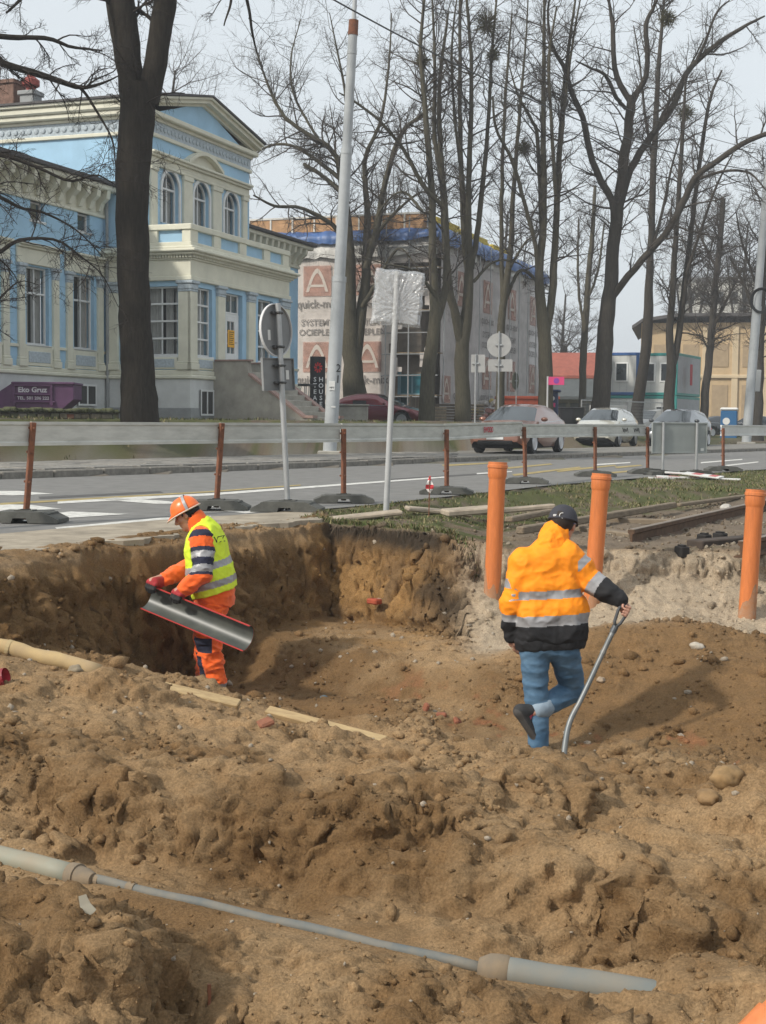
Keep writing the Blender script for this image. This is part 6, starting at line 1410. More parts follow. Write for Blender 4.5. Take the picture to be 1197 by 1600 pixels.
tree('lime_tree', 'upright lime between the two upper office containers', 74, [[(994, 668, 24), (999, 610, 20), (1008, 560, 18), (1012, 520, 20), (1014, 440, 14), (1018, 360, 12), (1022, 240, 11), (1028, 120, 8), (1036, 20, 5), (1042, -40, 3)], ([(1016, 400, 6), (1035, 330, 5), (1050, 260, 4), (1070, 190, 2)], -1.), ([(1022, 260, 6), (1008, 180, 5), (1000, 100, 3), (990, 40, 2)], 1.)], 88, bark_br, twigm, .9, (.8, 2.2), .05, t0=.35)
tree('lime_tree', 'forked lime before the grey container side', 70, [[(1044, 662, 22), (1046, 610, 19), (1049, 570, 17), (1046, 520, 13), (1052, 440, 11), (1058, 340, 9), (1066, 220, 7), (1072, 120, 4)], ([(1050, 575, 13), (1060, 530, 12), (1068, 460, 11), (1078, 380, 9), (1090, 280, 8), (1108, 160, 6), (1128, 110, 3)], 1.), ([(1072, 430, 6), (1095, 360, 5), (1120, 290, 4), (1145, 240, 2)], -1.)], 99, bark_br, twigm, 1., (.8, 2.3), .03, t0=.3)
tree('lime_tree', 'pollarded tree before the tan hall', 88, [[(1098, 660, 16), (1104, 600, 14), (1112, 520, 13), (1118, 440, 11), (1126, 370, 10), (1130, 310, 9)], ([(1110, 520, 6), (1135, 470, 5), (1160, 420, 3)], -1), ([(1120, 420, 5), (1095, 370, 4), (1080, 330, 2)], 1)], 101, bark_br, twigm, 2.2, (1., 2.8), .02, t0=.35)
tree('lime_tree', 'dark trunk behind the leaning right pole', 80, [[(1184, 664, 18), (1186, 580, 16), (1190, 480, 14), (1196, 380, 12), (1204, 260, 9)], ([(1188, 520, 6), (1165, 450, 5), (1140, 400, 3)], 1), ([(1190, 470, 6), (1160, 380, 4), (1150, 330, 2)], -1)], 103, bark_br, twigm, 1.6, (1., 2.8), .0, t0=.3)
tree('lime_tree', 'slim pollarded tree beyond the red roofed shed', 84, [[(909, 655, 14), (911, 590, 13), (915, 500, 12), (920, 430, 10), (926, 360, 8), (930, 290, 5)], ([(914, 520, 5), (905, 460, 5), (903, 400, 4), (904, 340, 2)], 1), ([(918, 470, 5), (935, 420, 4), (944, 350, 3)], -1)], 105, bark_grn, twigm, 1.2, (.7, 1.8), .06, t0=.4)
for i, (px, Y, h, l) in enumerate(((1080, 125, 330, 'far bare tree rising over the tan hall roof'), (1165, 130, 350, 'far bare tree at the end of the tan hall'), (600, 105, 300, 'far bare tree behind the wrapped building roof'), (790, 120, 330, 'far bare tree past the far corner of the wrapped building'), (270, 75, 110, 'far bare tree behind the villa pediment'), (880, 130, 460, 'far bare tree behind the red roofed shed'))):
    tree('far_tree', l, Y, [[(px, 640, 10), (px + 2, 540, 9), (px - 3, h + 100, 6), (px + 4, h, 3)], ([(px, 560, 5), (px - 18, h + 150, 4), (px - 30, h + 50, 2)], 1), ([(px, 540, 5), (px + 20, h + 130, 4), (px + 34, h + 40, 2)], -1)], 200 + i, bark_br, twigm, 1.1, (1.2, 3.6), .05, t0=.4, group='far bare trees', zroot=.2)
# mistletoe balls
mist = mat('mistletoe', (.085, .075, .03), .9)
for i, (px, py, Y, r, l) in enumerate(((762, 38, 60.2, .75, 'round mistletoe ball high in the many stemmed lime'), (770, 85, 60.4, .4, 'smaller brown mistletoe ball below another in the lime'), (1043, 28, 63.5, .5, 'mistletoe ball high in the oak'), (1072, 178, 70.5, .6, 'mistletoe ball beside the right bough of the oak'), (818, 232, 61.0, .45, 'mistletoe ball in the forked lime'), (660, 95, 58.2, .4, 'mistletoe ball in the twin stemmed lime'))):
    g = np.random.default_rng(i); N = 260; d = g.normal(size=(N, 3)); d /= np.linalg.norm(d, axis=1, keepdims=True); ln_ = g.uniform(.5, 1., N)[:, None]*r; b = d*.1*r; e = d*ln_ + g.normal(size=(N, 3))*.08*r
    v, f = tubes(np.stack([b, (b+e)/2 + g.normal(size=(N, 3))*.06*r, e], 1), np.full((N, 3), .010), 3); o = np_mesh('mistletoe', v, f, mist); o.location = aty(px, py, Y); tag(o, l, 'mistletoe', 'mistletoe balls')
# ================================================================== PEOPLE (smooth implicit surfaces)
class Field:
    def __init__(s, lo, hi, h):
        s.lo = np.array(lo, float); s.h = h; s.n = np.ceil((np.array(hi) - s.lo)/h).astype(int) + 1; s.F = np.full(s.n, .2)
        s.ax = [s.lo[i] + np.arange(s.n[i])*h for i in range(3)]
    def _sub(s, lo, hi):
        a = np.clip(np.floor((np.array(lo) - s.lo)/s.h).astype(int), 0, s.n); b = np.clip(np.ceil((np.array(hi) - s.lo)/s.h).astype(int) + 1, 0, s.n)
        sl = tuple(slice(x, y) for x, y in zip(a, b)); return sl, np.meshgrid(*[s.ax[i][sl[i]] for i in range(3)], indexing='ij')
    def _mix(s, sl, d, k, sub=False):
        f = s.F[sl]
        if sub: s.F[sl] = np.maximum(f, -d); return
        hh = np.clip(.5 + .5*(f - d)/k, 0, 1); s.F[sl] = f*(1-hh) + d*hh - k*hh*(1-hh)
    def cap(s, a, b, ra, rb, k=.03, flat=None, sub=False):
        a, b = np.array(a, float), np.array(b, float); m = max(ra, rb) + .07 + k; sl, (X, Y, Z) = s._sub(np.minimum(a, b) - m, np.maximum(a, b) + m)
        if X.size == 0: return s
        ba = b - a; L2 = (ba**2).sum() + 1e-12; t = np.clip(((X-a[0])*ba[0] + (Y-a[1])*ba[1] + (Z-a[2])*ba[2])/L2, 0, 1)
        d = np.sqrt((X-a[0]-ba[0]*t)**2 + (Y-a[1]-ba[1]*t)**2 + (Z-a[2]-ba[2]*t)**2) - (ra + (rb-ra)*t); s._mix(sl, d, k, sub); return s
    def chain(s, P, Rr, k=.03):
        for i in range(len(P)-1): s.cap(P[i], P[i+1], Rr[i], Rr[i+1], k)
        return s
    def ell(s, c, r, rot=None, k=.03, sub=False):
        c = np.array(c, float); m = max(r) + .07 + k; sl, (X, Y, Z) = s._sub(c - m, c + m)
        if X.size == 0: return s
        Q = np.stack([X-c[0], Y-c[1], Z-c[2]], -1)
        if rot is not None: Q = Q @ np.array(rot)        # columns of rot are the local axes
        r = np.array(r); k0 = np.linalg.norm(Q/r, axis=-1); k1 = np.linalg.norm(Q/r**2, axis=-1) + 1e-9; s._mix(sl, k0*(k0-1)/k1, k, sub); return s
    def mesh(s, wr=0., ws=9., seed=0., st=(1, 1, 1)):
        f = s.F
        if wr:
            X, Y, Z = np.meshgrid(*s.ax, indexing='ij'); band = np.abs(f) < .06; 
            nz = fbm(X[band]*st[0], Y[band]*st[1], Z[band]*st[2] + seed, ws, 3, .5, True); f = f.copy(); f[band] += -wr*(nz - .4)
        sg = f < 0; C = tuple(np.array(f.shape) - 1); acc = np.zeros(C + (3,)); cnt = np.zeros(C)
        def cs(o): return tuple(slice(o[i], o[i] + C[i]) for i in range(3))
        cor = [(i, j, k) for i in (0, 1) for j in (0, 1) for k in (0, 1)]
        for a in cor:
            for ax in range(3):
                if a[ax] == 0:
                    b = list(a); b[ax] = 1; fa, fb = f[cs(a)], f[cs(b)]; cr = (fa < 0) != (fb < 0); t = np.where(cr, fa/np.where(cr, fa - fb, 1), 0)
                    for i in range(3): acc[..., i] += np.where(cr, a[i] + (t if i == ax else 0), 0)
                    cnt += cr
        act = cnt > 0; idx = np.full(C, -1); idx[act] = np.arange(act.sum()); ci = np.argwhere(act)
        V_ = (ci + acc[act]/cnt[act][:, None])*s.h + s.lo; faces = []
        for ax in range(3):
            u, v = [(1, 2), (2, 0), (0, 1)][ax]
            A = [slice(0, None)]*3; n = f.shape
            sA = [slice(1, n[i]-1) for i in range(3)]; sA[ax] = slice(0, n[ax]-1); sB = list(sA); sB[ax] = slice(1, n[ax])
            fa, fb = sg[tuple(sA)], sg[tuple(sB)]; cr = np.argwhere(fa != fb)
            if len(cr) == 0: continue
            flip = fa[tuple(cr.T)]; base = cr.copy(); base[:, u] += 1; base[:, v] += 1; base[:, ax] += 0
            def cell(du, dv): q = base.copy(); q[:, u] += du; q[:, v] += dv; return idx[tuple(q.T)]
            q = np.stack([cell(-1, -1), cell(0, -1), cell(0, 0), cell(-1, 0)], 1); q[~flip] = q[~flip][:, ::-1]; faces.append(q)
        return V_, np.concatenate(faces)
def skinmesh(name, fld, mats, parent, mi=None, **kw):
    v, f = fld.mesh(**kw); m = None
    if mi is not None: m = mi(v[f].mean(1))
    return np_mesh(name, v, f, mats, parent, True, mi=m)
def axes(fwd, upv):
    f_ = np.array(fwd, float); f_ /= np.linalg.norm(f_); u_ = np.array(upv, float); u_ -= f_*u_.dot(f_); u_ /= np.linalg.norm(u_); return np.stack([f_, np.cross(u_, f_), u_], 1)   # columns: forward, left, up
skin = mat('skin', (.45, .24, .17), .55, .12, 20., spec=.4); hiorange = mat('hi_vis_orange', (.86, .135, .022), .75, .14, 6., spec=.2, sheen=.2, bump=.0015, bscale=40.); hiyel = mat('hi_vis_yellow', (.64, .80, .05), .75, .12, 6., spec=.2, bump=.0015, bscale=40.)
navy = mat('navy_cloth', (.022, .025, .05), .85, .2, 8.); refl = mat('reflective_band', (.30, .30, .31), .4, .15, 18., spec=.6); blackc = mat('black_cloth', (.016, .016, .018), .85, .25, 9.)
jkor = mat('jacket_orange', (.97, .295, .012), .7, .16, 5., spec=.25, bump=.002, bscale=40.); denim = mat('denim', (.040, .100, .180), .85, .35, 5., bump=.003, bscale=60., c2=(.11, .20, .30), detail=9., stretch=(1, 1, 1.6)); denim2 = mat('denim_cuff', (.26, .33, .40), .85)
def head(F_, c, fwd, upv, s=1.0, k=.02):
    A = axes(fwd, upv); c = np.array(c); P = lambda f_, l, u_: c + A @ np.array([f_, l, u_])*s
    F_.ell(P(-.015, 0, .03), np.array((.098, .076, .092))*s, A, k).ell(P(.02, 0, -.045), np.array((.074, .062, .085))*s, A, .03).cap(P(.045, .0, -.105), P(.06, 0, -.11), .028*s, .022*s, .03)
    F_.cap(P(.085, 0, .012), P(.112, 0, -.035), .009*s, .0145*s, .012).cap(P(.098, .012, -.04), P(.098, -.012, -.04), .009*s, .009*s, .01)       # nose
    F_.cap(P(.078, .035, .03), P(.078, -.035, .03), .013*s, .013*s, .018); F_.cap(P(.08, .02, -.072), P(.08, -.02, -.072), .009*s, .009*s, .008)   # brow, mouth
    for sd_ in (1, -1):
        F_.ell(P(-.005, .076*sd_, -.012), np.array((.02, .010, .032))*s, A, .01); F_.ell(P(.083, .032*sd_, .008), np.array((.012, .016, .010))*s, A, .004, sub=True); F_.cap(P(.06, .045*sd_, -.02), P(.05, .05*sd_, -.03), .02*s, .018*s, .02)
    return A, P
def eyes(parent, A, P, s=1.0):
    for sd_ in (1, -1):
        mb = MB(); c = Vector(P(.078, .032*sd_, .008)); pr = [(max(.0005, .0095*math.sin(math.pi*k/8)), -.0095*math.cos(math.pi*k/8)) for k in range(9)]; mb.lathe(pr, 12, c=c); mb.build('eye', mat('eye', (.25, .2, .17), .2), parent, smooth=True, rec=True)
# ---------------------------------------------------------------- man with the half pipe
LM = aty(329.3, 1076, 12.1)
bl_ = np.array
sN, eN, hN = bl_((-.05, -.20, 1.335)), bl_((-.035, -.29, 1.04)), bl_((-.215, -.315, .872)); sF, eF, hF = bl_((-.06, .19, 1.335)), bl_((-.16, .27, 1.06)), bl_((-.42, -.155, .945))
pel, chest, neck = bl_((.04, 0, .83)), bl_((-.055, 0, 1.22)), bl_((-.115, 0, 1.41)); HC = bl_((-.215, 0, 1.515)); fwd, upv = (-.88, 0, -.47), (-.47, 0, .88)
legs = ((bl_((.04, -.095, .80)), bl_((-.015, -.105, .45)), bl_((.045, -.10, .07))), (bl_((.02, .095, .80)), bl_((-.055, .10, .45)), bl_((-.04, .11, .07))))
def hand_on_rim(F_, rim, d, outward, wrist, k=.012):
    """a closed hand over a thin rim: palm above, four fingers over the near side, thumb behind"""
    rim, d, outward = bl_(rim), bl_(d)/np.linalg.norm(d), bl_(outward)/np.linalg.norm(outward); upz = np.cross(d, outward); upz = upz if upz[2] > 0 else -upz
    F_.cap(wrist, rim + upz*.04, .034, .034, .03); F_.cap(rim + upz*.034 - d*.03, rim + upz*.034 + d*.03, .021, .021, .02)
    for i, (o_, ln) in enumerate(((-.036, .042), (-.012, .052), (.012, .048), (.036, .036))):
        b = rim + d*o_; F_.chain([b + upz*.036, b + upz*.028 + outward*.026, b - upz*ln*.35 + outward*.028, b - upz*ln + outward*.012], [.012, .0115, .0105, .009], .006)
    b = rim - d*.048; F_.chain([b + upz*.03, b + upz*.012 - outward*.02, b - upz*.02 - outward*.026], [.013, .012, .010], .008)
pc = bl_((-.093, -.385, .68)); pd = bl_((.93, -.45, -.29)); PL = 1.06; pdn = pd/np.linalg.norm(pd); cv = bl_((.056, -.023, .216)); cv = cv - pdn*cv.dot(pdn); cvn = cv/np.linalg.norm(cv); pop = np.cross(pdn, cvn); PR = .112
pop = pop if pop[1] < 0 else -pop
rimN = pc + cvn*PR + pdn*(.31 - .5)*PL; rimF = pc + cvn*PR + pdn*(.06 - .5)*PL
B_ = Field((-.55, -.5, -.02), (.4, .45, 1.75), .008)
B_.chain([pel, chest, neck], [.13, .14, .07], .06); B_.cap(neck, HC + bl_((.03, 0, -.05)), .058, .055, .03)
for hip, kn, an in legs: B_.chain([hip, kn, an], [.085, .06, .045], .04); B_.cap(an, an + bl_((-.13, 0, -.035)), .042, .032, .03)
for s_, e_, w_ in ((sN, eN, rimN), (sF, eF, rimF)): B_.chain([s_*.9 + chest*.1, e_, w_ + bl_((0, 0, .04))], [.06, .045, .032], .04)
hand_on_rim(B_, rimN, pdn, pop, rimN + (eN - rimN)*.25); hand_on_rim(B_, rimF, pdn, pop, rimF + (eF - rimF)*.2)
HA, HP = head(B_, HC, fwd, upv)
man1 = skinmesh('person', B_, [skin, mat('stubble', (.30, .16, .115), .6)], None); man1.location = LM
tag(man1, 'man in orange helmet and yellow vest carrying a half pipe in the pit', 'person', 'construction workers'); eyes(man1, HA, HP)
# jacket
J = Field((-.52, -.48, .70), (.40, .45, 1.55), .008)
J.cap(bl_((.03, -.07, .86)), bl_((.03, .07, .86)), .165, .165, .05).cap(bl_((-.005, -.09, 1.02)), bl_((-.005, .09, 1.02)), .175, .175, .08).cap(bl_((-.04, -.10, 1.22)), bl_((-.04, .10, 1.22)), .155, .155, .08).cap(sN + bl_((0, .03, -.02)), sF - bl_((0, .03, .02)), .10, .10, .08).cap(bl_((-.06, 0, 1.36)), bl_((-.105, 0, 1.43)), .10, .085, .05)
J.cap(bl_((.035, -.06, .78)), bl_((.035, .06, .78)), .16, .16, .03)
for s_, e_, w_ in ((sN, eN, hN), (sF, eF, hF)): J.chain([s_, s_*.5 + e_*.5 + bl_((.01, 0, 0)), e_, e_*.45 + w_*.55, w_*.86 + e_*.14], [.088, .084, .078, .066, .055], .03)
J.ell(HC + bl_((0, 0, -.02)), (.10, .085, .12), HA, .01, sub=True); sl, (XX, YY, ZZ) = J._sub(J.lo, J.lo + J.n*J.h); J.F = np.maximum(J.F, .745 - ZZ[..., ] + .02*np.sin(XX*20))
def jc(c):
    m = np.zeros(len(c), int); t = ((c - sN) @ (eN - sN))/((eN - sN)**2).sum(); dN = np.linalg.norm(c - (sN + np.clip(t, 0, 1)[:, None]*(eN - sN)), axis=1)
    tf = ((c - sF) @ (eF - sF))/((eF - sF)**2).sum(); dF = np.linalg.norm(c - (sF + np.clip(tf, 0, 1)[:, None]*(eF - sF)), axis=1)
    for tt, dd_ in ((t, dN), (tf, dF)):
        arm = (dd_ < .115) & (np.abs(c[:, 1]) > .175)
        m[arm & (tt > .30) & (tt < 1.08)] = 1; m[arm & (tt > .42) & (tt < .60)] = 2; m[arm & (tt > .80) & (tt < 1.0)] = 2; m[arm & (tt < .02) & (tt > -.18)] = 1
    return m
skinmesh('jacket', J, [hiorange, navy, refl], man1, jc, wr=.010, ws=8., st=(1, 1, 1.6))
cl_ = Field((-.32, -.2, 1.30), (.1, .2, 1.56), .007)
cl_.cap(bl_((-.075, 0, 1.38)), bl_((-.135, 0, 1.475)), .098, .094, .02).cap(bl_((-.06, 0, 1.36)), bl_((-.18, 0, 1.53)), .080, .082, .004, sub=True).ell(HC, (.108, .085, .12), HA, .01, sub=True); skinmesh('collar', cl_, hiorange, man1)
# vest
Ve = Field((-.36, -.34, .78), (.38, .34, 1.52), .008)
Ve.cap(bl_((.03, -.07, .86)), bl_((.03, .07, .86)), .187, .187, .05).cap(bl_((-.005, -.09, 1.02)), bl_((-.005, .09, 1.02)), .196, .196, .08).cap(bl_((-.04, -.10, 1.22)), bl_((-.04, .10, 1.22)), .174, .174, .08).cap(sN + bl_((.01, .06, .0)), sF + bl_((.01, -.06, .0)), .113, .113, .08).cap(bl_((-.03, 0, 1.36)), bl_((-.07, 0, 1.41)), .11, .10, .05)
Ve.cap(bl_((-.135, 0, 1.3)), bl_((-.16, 0, 1.7)), .095, .14, .01, sub=True)
for s_, e_, w_ in ((sN, eN, hN), (sF, eF, hF)):
    q = np.sign(s_[1]); Ve.chain; Ve.cap(s_ + bl_((-.015, .05*q, .03)), s_ + bl_((-.005, .06*q, -.14)), .10, .085, .02, sub=True)
    Ve.cap(s_ + bl_((0, .02*q, -.15)), e_, .088, .085, .02, sub=True); Ve.cap(e_, w_, .085, .07, .02, sub=True)
XX, YY, ZZ = np.meshgrid(*Ve.ax, indexing='ij'); Ve.F = np.maximum(Ve.F, .835 - (ZZ - .3*XX)); Ve.F = np.maximum(Ve.F, -(J.F[0, 0, 0]*0 + 1)*0 - 1)
def vc(c):
    w_ = c[:, 2] - .28*c[:, 0]; m = np.zeros(len(c), int); m[(np.abs(w_ - 1.085) < .030) | (np.abs(w_ - .922) < .030)] = 1; return m
vest = skinmesh('safety_vest', Ve, [hiyel, refl], man1, vc, wr=.007, ws=7., st=(1, 1, 1.4))
tx = text('VZ', .075, blackc, man1, Matrix.Translation((.095, -.16, 1.315)) @ Matrix.Rotation(R(38), 4, 'Z') @ Matrix.Rotation(R(78), 4, 'X'))
vv = np.array([v.co for v in vest.data.vertices])
for v in tx.data.vertices:
    p = np.array(v.co); q = p + np.array([.616, -.788, 0])*.0; dsts = np.linalg.norm((vv - p)[:, [0, 2]], axis=1) + (vv[:, 1] > -.02)*1.; j = int(np.argmin(dsts)); v.co = (p[0], vv[j][1] - .006, p[2])
# trousers
Tr = Field((-.28, -.28, -.02), (.32, .28, .95), .008)
Tr.cap(bl_((.035, -.05, .82)), bl_((.035, .05, .82)), .150, .150, .05)
for (hip, kn, an) in legs: Tr.chain([hip, kn + bl_((.005, 0, .02)), kn*.45 + an*.55, an + bl_((.0, 0, .0))], [.125, .098, .094, .092], .03)
XX, YY, ZZ = np.meshgrid(*Tr.ax, indexing='ij'); Tr.F = np.maximum(Tr.F, .025 - ZZ)
def tc_(c):
    m = np.zeros(len(c), int); n = c[:, 1] < 0
    m[n & (c[:, 2] > .345) & (c[:, 2] < .475) & (c[:, 0] < .035)] = 1
    t = np.clip((.31 - c[:, 2])/.25, 0, 1); m[(c[:, 2] < .31) & (c[:, 2] > .05) & (np.abs(c[:, 0] - (-.10 + .065*t)) < .036) & (c[:, 1] < .12)] = 1
    m[(c[:, 2] < .075) & (c[:, 2] > .03) & (c[:, 0] > -.02)] = 2; return m
skinmesh('trousers', Tr, [hiorange, navy, refl], man1, tc_, wr=.018, ws=7.5, st=(1, 1, 1.9), seed=3.)
for i, (hip, kn, an) in enumerate(legs):
    bt = Field(an + bl_((-.28, -.09, -.10)), an + bl_((.12, .09, .1)), .007); bt.cap(an + bl_((.02, 0, -.02)), an + bl_((-.15, 0, -.045)), .052, .040, .03).cap(an, an + bl_((0, 0, .06)), .055, .055, .03); bt.F = np.maximum(bt.F, (-.09 + an[2]) - np.meshgrid(*bt.ax, indexing='ij')[2]); skinmesh('boot', bt, mat('boot', (.05, .035, .025), .7), man1)
# gloves
for rim, e_, w_ in ((rimN, eN, hN), (rimF, eF, hF)):
    G = Field(rim - .13, rim + .19, .005); wr_ = rim + (e_ - rim)*.36
    hand_on_rim(G, rim, pdn, pop, wr_); G.F -= .006; G.cap(rim + (e_ - rim)*.42, rim + (e_ - rim)*.12, .052, .046, .02)
    def gc(c, rim=rim): m = np.zeros(len(c), int); m[((c - rim) @ pop > .012) & ((c - rim) @ cvn < .02)] = 1; return m
    skinmesh('glove', G, [mat('glove_red', (.36, .03, .035), .8, .2, 20.), mat('glove_dark', (.03, .03, .03), .7, .2, 20.)], man1, gc)
# helmet: dome, peak and stripe
def dome(name, m, parent, A, P, rx, ry, rz, z0, peak, m2=None, n=28, rows=9):
    mb = MB()
    for i in range(rows + 1):
        t = i/rows*math.pi/2
        for j in range(n):
            a = 2*math.pi*j/n; cr = math.cos(t)**.85; x, y = rx*cr*math.cos(a), ry*cr*math.sin(a); z = z0 + rz*math.sin(t)
            if i == 0: k = max(0, math.cos(a)); x += (peak*k**3); z -= .016*k**3; x *= 1.03; y *= 1.03
            mb.v.append(tuple(P(x - .012, y, z)))
    for i in range(rows):
        for j in range(n): mb.f.append((i*n+j, i*n+(j+1) % n, (i+1)*n+(j+1) % n, (i+1)*n+j)); mb.m.append(0)
    o = mb.build(name, m, parent, smooth=True, rec=True); md = o.modifiers.new('s', 'SOLIDIFY'); md.thickness = .006; md.offset = -1; return o
helm = dome('helmet', mat('helmet_orange', (.85, .17, .03), .3, .06, 6., spec=.5), man1, HA, HP, .132, .112, .128, .028, .055)
mb = MB()
for i in range(25):
    t = math.pi*i/24; 
    for dx in (-.013, .013): mb.v.append(tuple(HP(-.035 + dx - .012, .116*math.cos(t), .028 + .132*math.sin(t)**.9)))
mb.f = [(2*i, 2*i+1, 2*i+3, 2*i+2) for i in range(24)]; mb.m = [0]*24; mb.build('helmet_stripe', refl, man1, smooth=True)
mb = MB(); mb.tube([tuple(HP(-.012 + .138*math.cos(a) + .05*max(0, math.cos(a))**3, .117*math.sin(a), .026 - .015*max(0, math.cos(a))**3)) for a in [2*math.pi*i/32 for i in range(33)]], .0065, 6, cap=False); mb.build('helmet_rim', mat('helmet_edge', (.62, .50, .42), .4), man1, smooth=True)
hb_ = Field((-.40, -.14, 1.38), (0, .14, 1.66), .007); hb_.ell(HP(-.03, 0, .005), (.102, .084, .06), HA, .01).ell(HP(.10, 0, -.03), (.09, .12, .075), HA, .01, sub=True); skinmesh('headband', hb_, blackc, man1)
# the half pipe itself
hp = thing('half_pipe', 'dark half pipe with red outside held by the helmeted man', 'pipe', LM + Vector(pc)); mbI, mbO = MB(), MB(); n = 22
for k, (mb, r_) in enumerate(((mbI, PR - .006), (mbO, PR))):
    for u in (-.5, .5):
        for i in range(n+1):
            t = math.pi*i/n; mb.v.append(tuple(pdn*u*PL + cvn*r_*math.cos(t) - pop*r_*math.sin(t)))
    mb.f = [(i, i+1, n+1+i+1, n+1+i) for i in range(n)]; mb.m = [0]*n
mbI.build('inner_wall', mat('pipe_inside', (.055, .062, .058), .4, .25, 5., spec=.5, c2=(.11, .115, .10)), hp, smooth=True, rec=True); mbO.build('outer_wall', mat('pipe_red', (.45, .035, .03), .5), hp, smooth=True, rec=True)
mb = MB()
for s_ in (1, -1):
    a = pdn*PL*.5; q = cvn*s_
    mb.prism([tuple(-a + q*(PR - .007) + pop*.003), tuple(-a + q*(PR + .002) + pop*.003), tuple(-a + q*(PR + .002) - pop*.004), tuple(-a + q*(PR - .007) - pop*.004)], a*2)
mb.build('cut_edge', mat('pipe_red_edge', (.50, .05, .045), .5), hp, rec=True)
# ---------------------------------------------------------------- man with the shovel
RM = aty(845, 1185, 10.2)
q3 = lambda zx, zy, y=0.: bl_(((zx - 400)/819, y, (1580 - zy)/819))
sL, sR = q3(268, 398, .0), q3(545, 360, .02); eR, wR, hR = q3(680, 505, .0), q3(842, 603, -.10), q3(852, 655, -.12); eL, wL, hL = q3(206, 630, -.03), q3(214, 835, .03), q3(224, 890, .05)
pel2, chest2, neck2 = q3(440, 910, 0), q3(405, 460, .03), q3(465, 290, .07); HC2 = q3(522, 172, .12)
lgL = (q3(352, 920, 0), q3(368, 1195, .03), q3(385, 1505, 0)); lgR = (q3(528, 920, .02), q3(612, 1195, .22), q3(352, 1290, -.03))
B2 = Field((-.42, -.3, -.02), (.72, .4, 1.9), .0065)
B2.chain([pel2, q3(425, 700, .02), chest2, neck2], [.075, .09, .11, .06], .03).cap(neck2, HC2, .058, .055, .03)
B2.chain(lgL, [.075, .055, .040], .03).chain(lgR, [.075, .055, .040], .03).cap(lgL[2], lgL[2] + bl_((.03, .15, -.04)), .04, .03, .03)
B2.chain([sL, eL, wL], [.06, .045, .028], .04).chain([sR, eR, wR], [.06, .045, .028], .04)
# left hand: relaxed, slightly curled
A_ = (hL - wL)/np.linalg.norm(hL - wL); B2.cap(wL, wL + A_*.07, .028, .032, .02)
side = np.cross(A_, [0, 1, 0]); side /= np.linalg.norm(side)
for i, (o_, ln) in enumerate(((-.026, .065), (-.009, .078), (.009, .074), (.025, .058))):
    b = wL + A_*.085 + bl_((0, 1, 0))*o_; B2.chain([b, b + A_*ln*.5 + side*.006, b + A_*ln*.85 + side*.024, b + A_*ln + side*.042], [.0105, .010, .009, .008], .006)
b = wL + A_*.04 + bl_((0, -.026, 0)); B2.chain([b, b + A_*.035 + bl_((0, -.016, 0)) + side*.012, b + A_*.06 + side*.03], [.013, .011, .009], .008)
# right hand: closed round the shovel grip
sh = [q3(872, 640, -.13), q3(852, 690, -.13), q3(805, 780, -.14), q3(740, 920, -.15), q3(660, 1090, -.18), q3(600, 1205, -.22), q3(560, 1270, -.25), q3(528, 1350, -.28), q3(505, 1470, -.33), q3(498, 1540, -.36)]
gd = (sh[2] - sh[0])/np.linalg.norm(sh[2] - sh[0]); gx_ = np.cross(gd, [0, 1, 0]); gx_ /= np.linalg.norm(gx_); gc_ = sh[0]*.6 + sh[1]*.4
B2.cap(wR, gc_ + bl_((-.01, .03, .02)), .028, .034, .02); acr = gx_ if gx_[0] > 0 else -gx_
for i, (o_, ln) in enumerate(((-.034, 1), (-.012, 1.05), (.010, 1.), (.031, .85))):
    b = gc_ + gd*o_*1.0; B2.chain([b + bl_((0, .032, .012)), b + acr*.030 + bl_((0, .012, 0)), b + acr*.026*ln + bl_((0, -.026, -.004)), b - acr*.006 + bl_((0, -.032, -.004))], [.0115, .0105, .010, .0085], .006)
b = gc_ - gd*.048; B2.chain([b + bl_((0, .025, .01)), b - acr*.03 + bl_((0, .0, 0)), b - acr*.022 + gd*.035 + bl_((0, -.025, 0))], [.013, .0115, .0095], .008)
HA2, HP2 = head(B2, HC2, (.35, .9, -.22), (.12, .18, .97), 1.10)
man2 = skinmesh('person', B2, skin, None); man2.location = RM; tag(man2, 'man in orange hi-vis jacket and jeans walking away with a shovel', 'person', 'construction workers'); eyes(man2, HA2, HP2)
hairf = Field(HC2 - .16, HC2 + .16, .007); hairf.ell(HP2(-.025, 0, .025), (.110, .091, .108), HA2, .01).ell(HP2(.10, 0, -.02), (.10, .10, .14), HA2, .01, sub=True).ell(HP2(-.02, 0, -.13), (.12, .12, .06), HA2, .01, sub=True); skinmesh('hair', hairf, mat('hair_dark', (.03, .022, .017), .8), man2)
# jacket with its colour zones
J2 = Field((-.42, -.32, .78), (.72, .36, 1.72), .0075)
J2.cap(q3(352, 810, .0), q3(546, 805, .0), .146, .146, .03).cap(q3(350, 690, .0), q3(540, 680, .02), .162, .162, .04).cap(q3(350, 540, .01), q3(505, 520, .03), .150, .150, .05).cap(q3(315, 430, .02), q3(495, 405, .04), .128, .128, .05).cap(sL + bl_((.03, 0, 0)), sR - bl_((.03, 0, 0)), .098, .098, .05).cap(q3(430, 330, .06), q3(468, 275, .08), .105, .092, .05)
J2.chain([sL, sL*.5 + eL*.5, eL, eL*.4 + wL*.6, wL], [.080, .078, .075, .064, .050], .03).chain([sR, sR*.5 + eR*.5, eR, eR*.4 + wR*.6, wR], [.100, .094, .086, .068, .050], .02)
XX, YY, ZZ = np.meshgrid(*J2.ax, indexing='ij'); J2.F = np.maximum(J2.F, .855 + .015*np.sin(XX*9) - ZZ); J2.ell(HC2 + bl_((0, 0, -.01)), (.10, .085, .125), HA2, .01, sub=True)
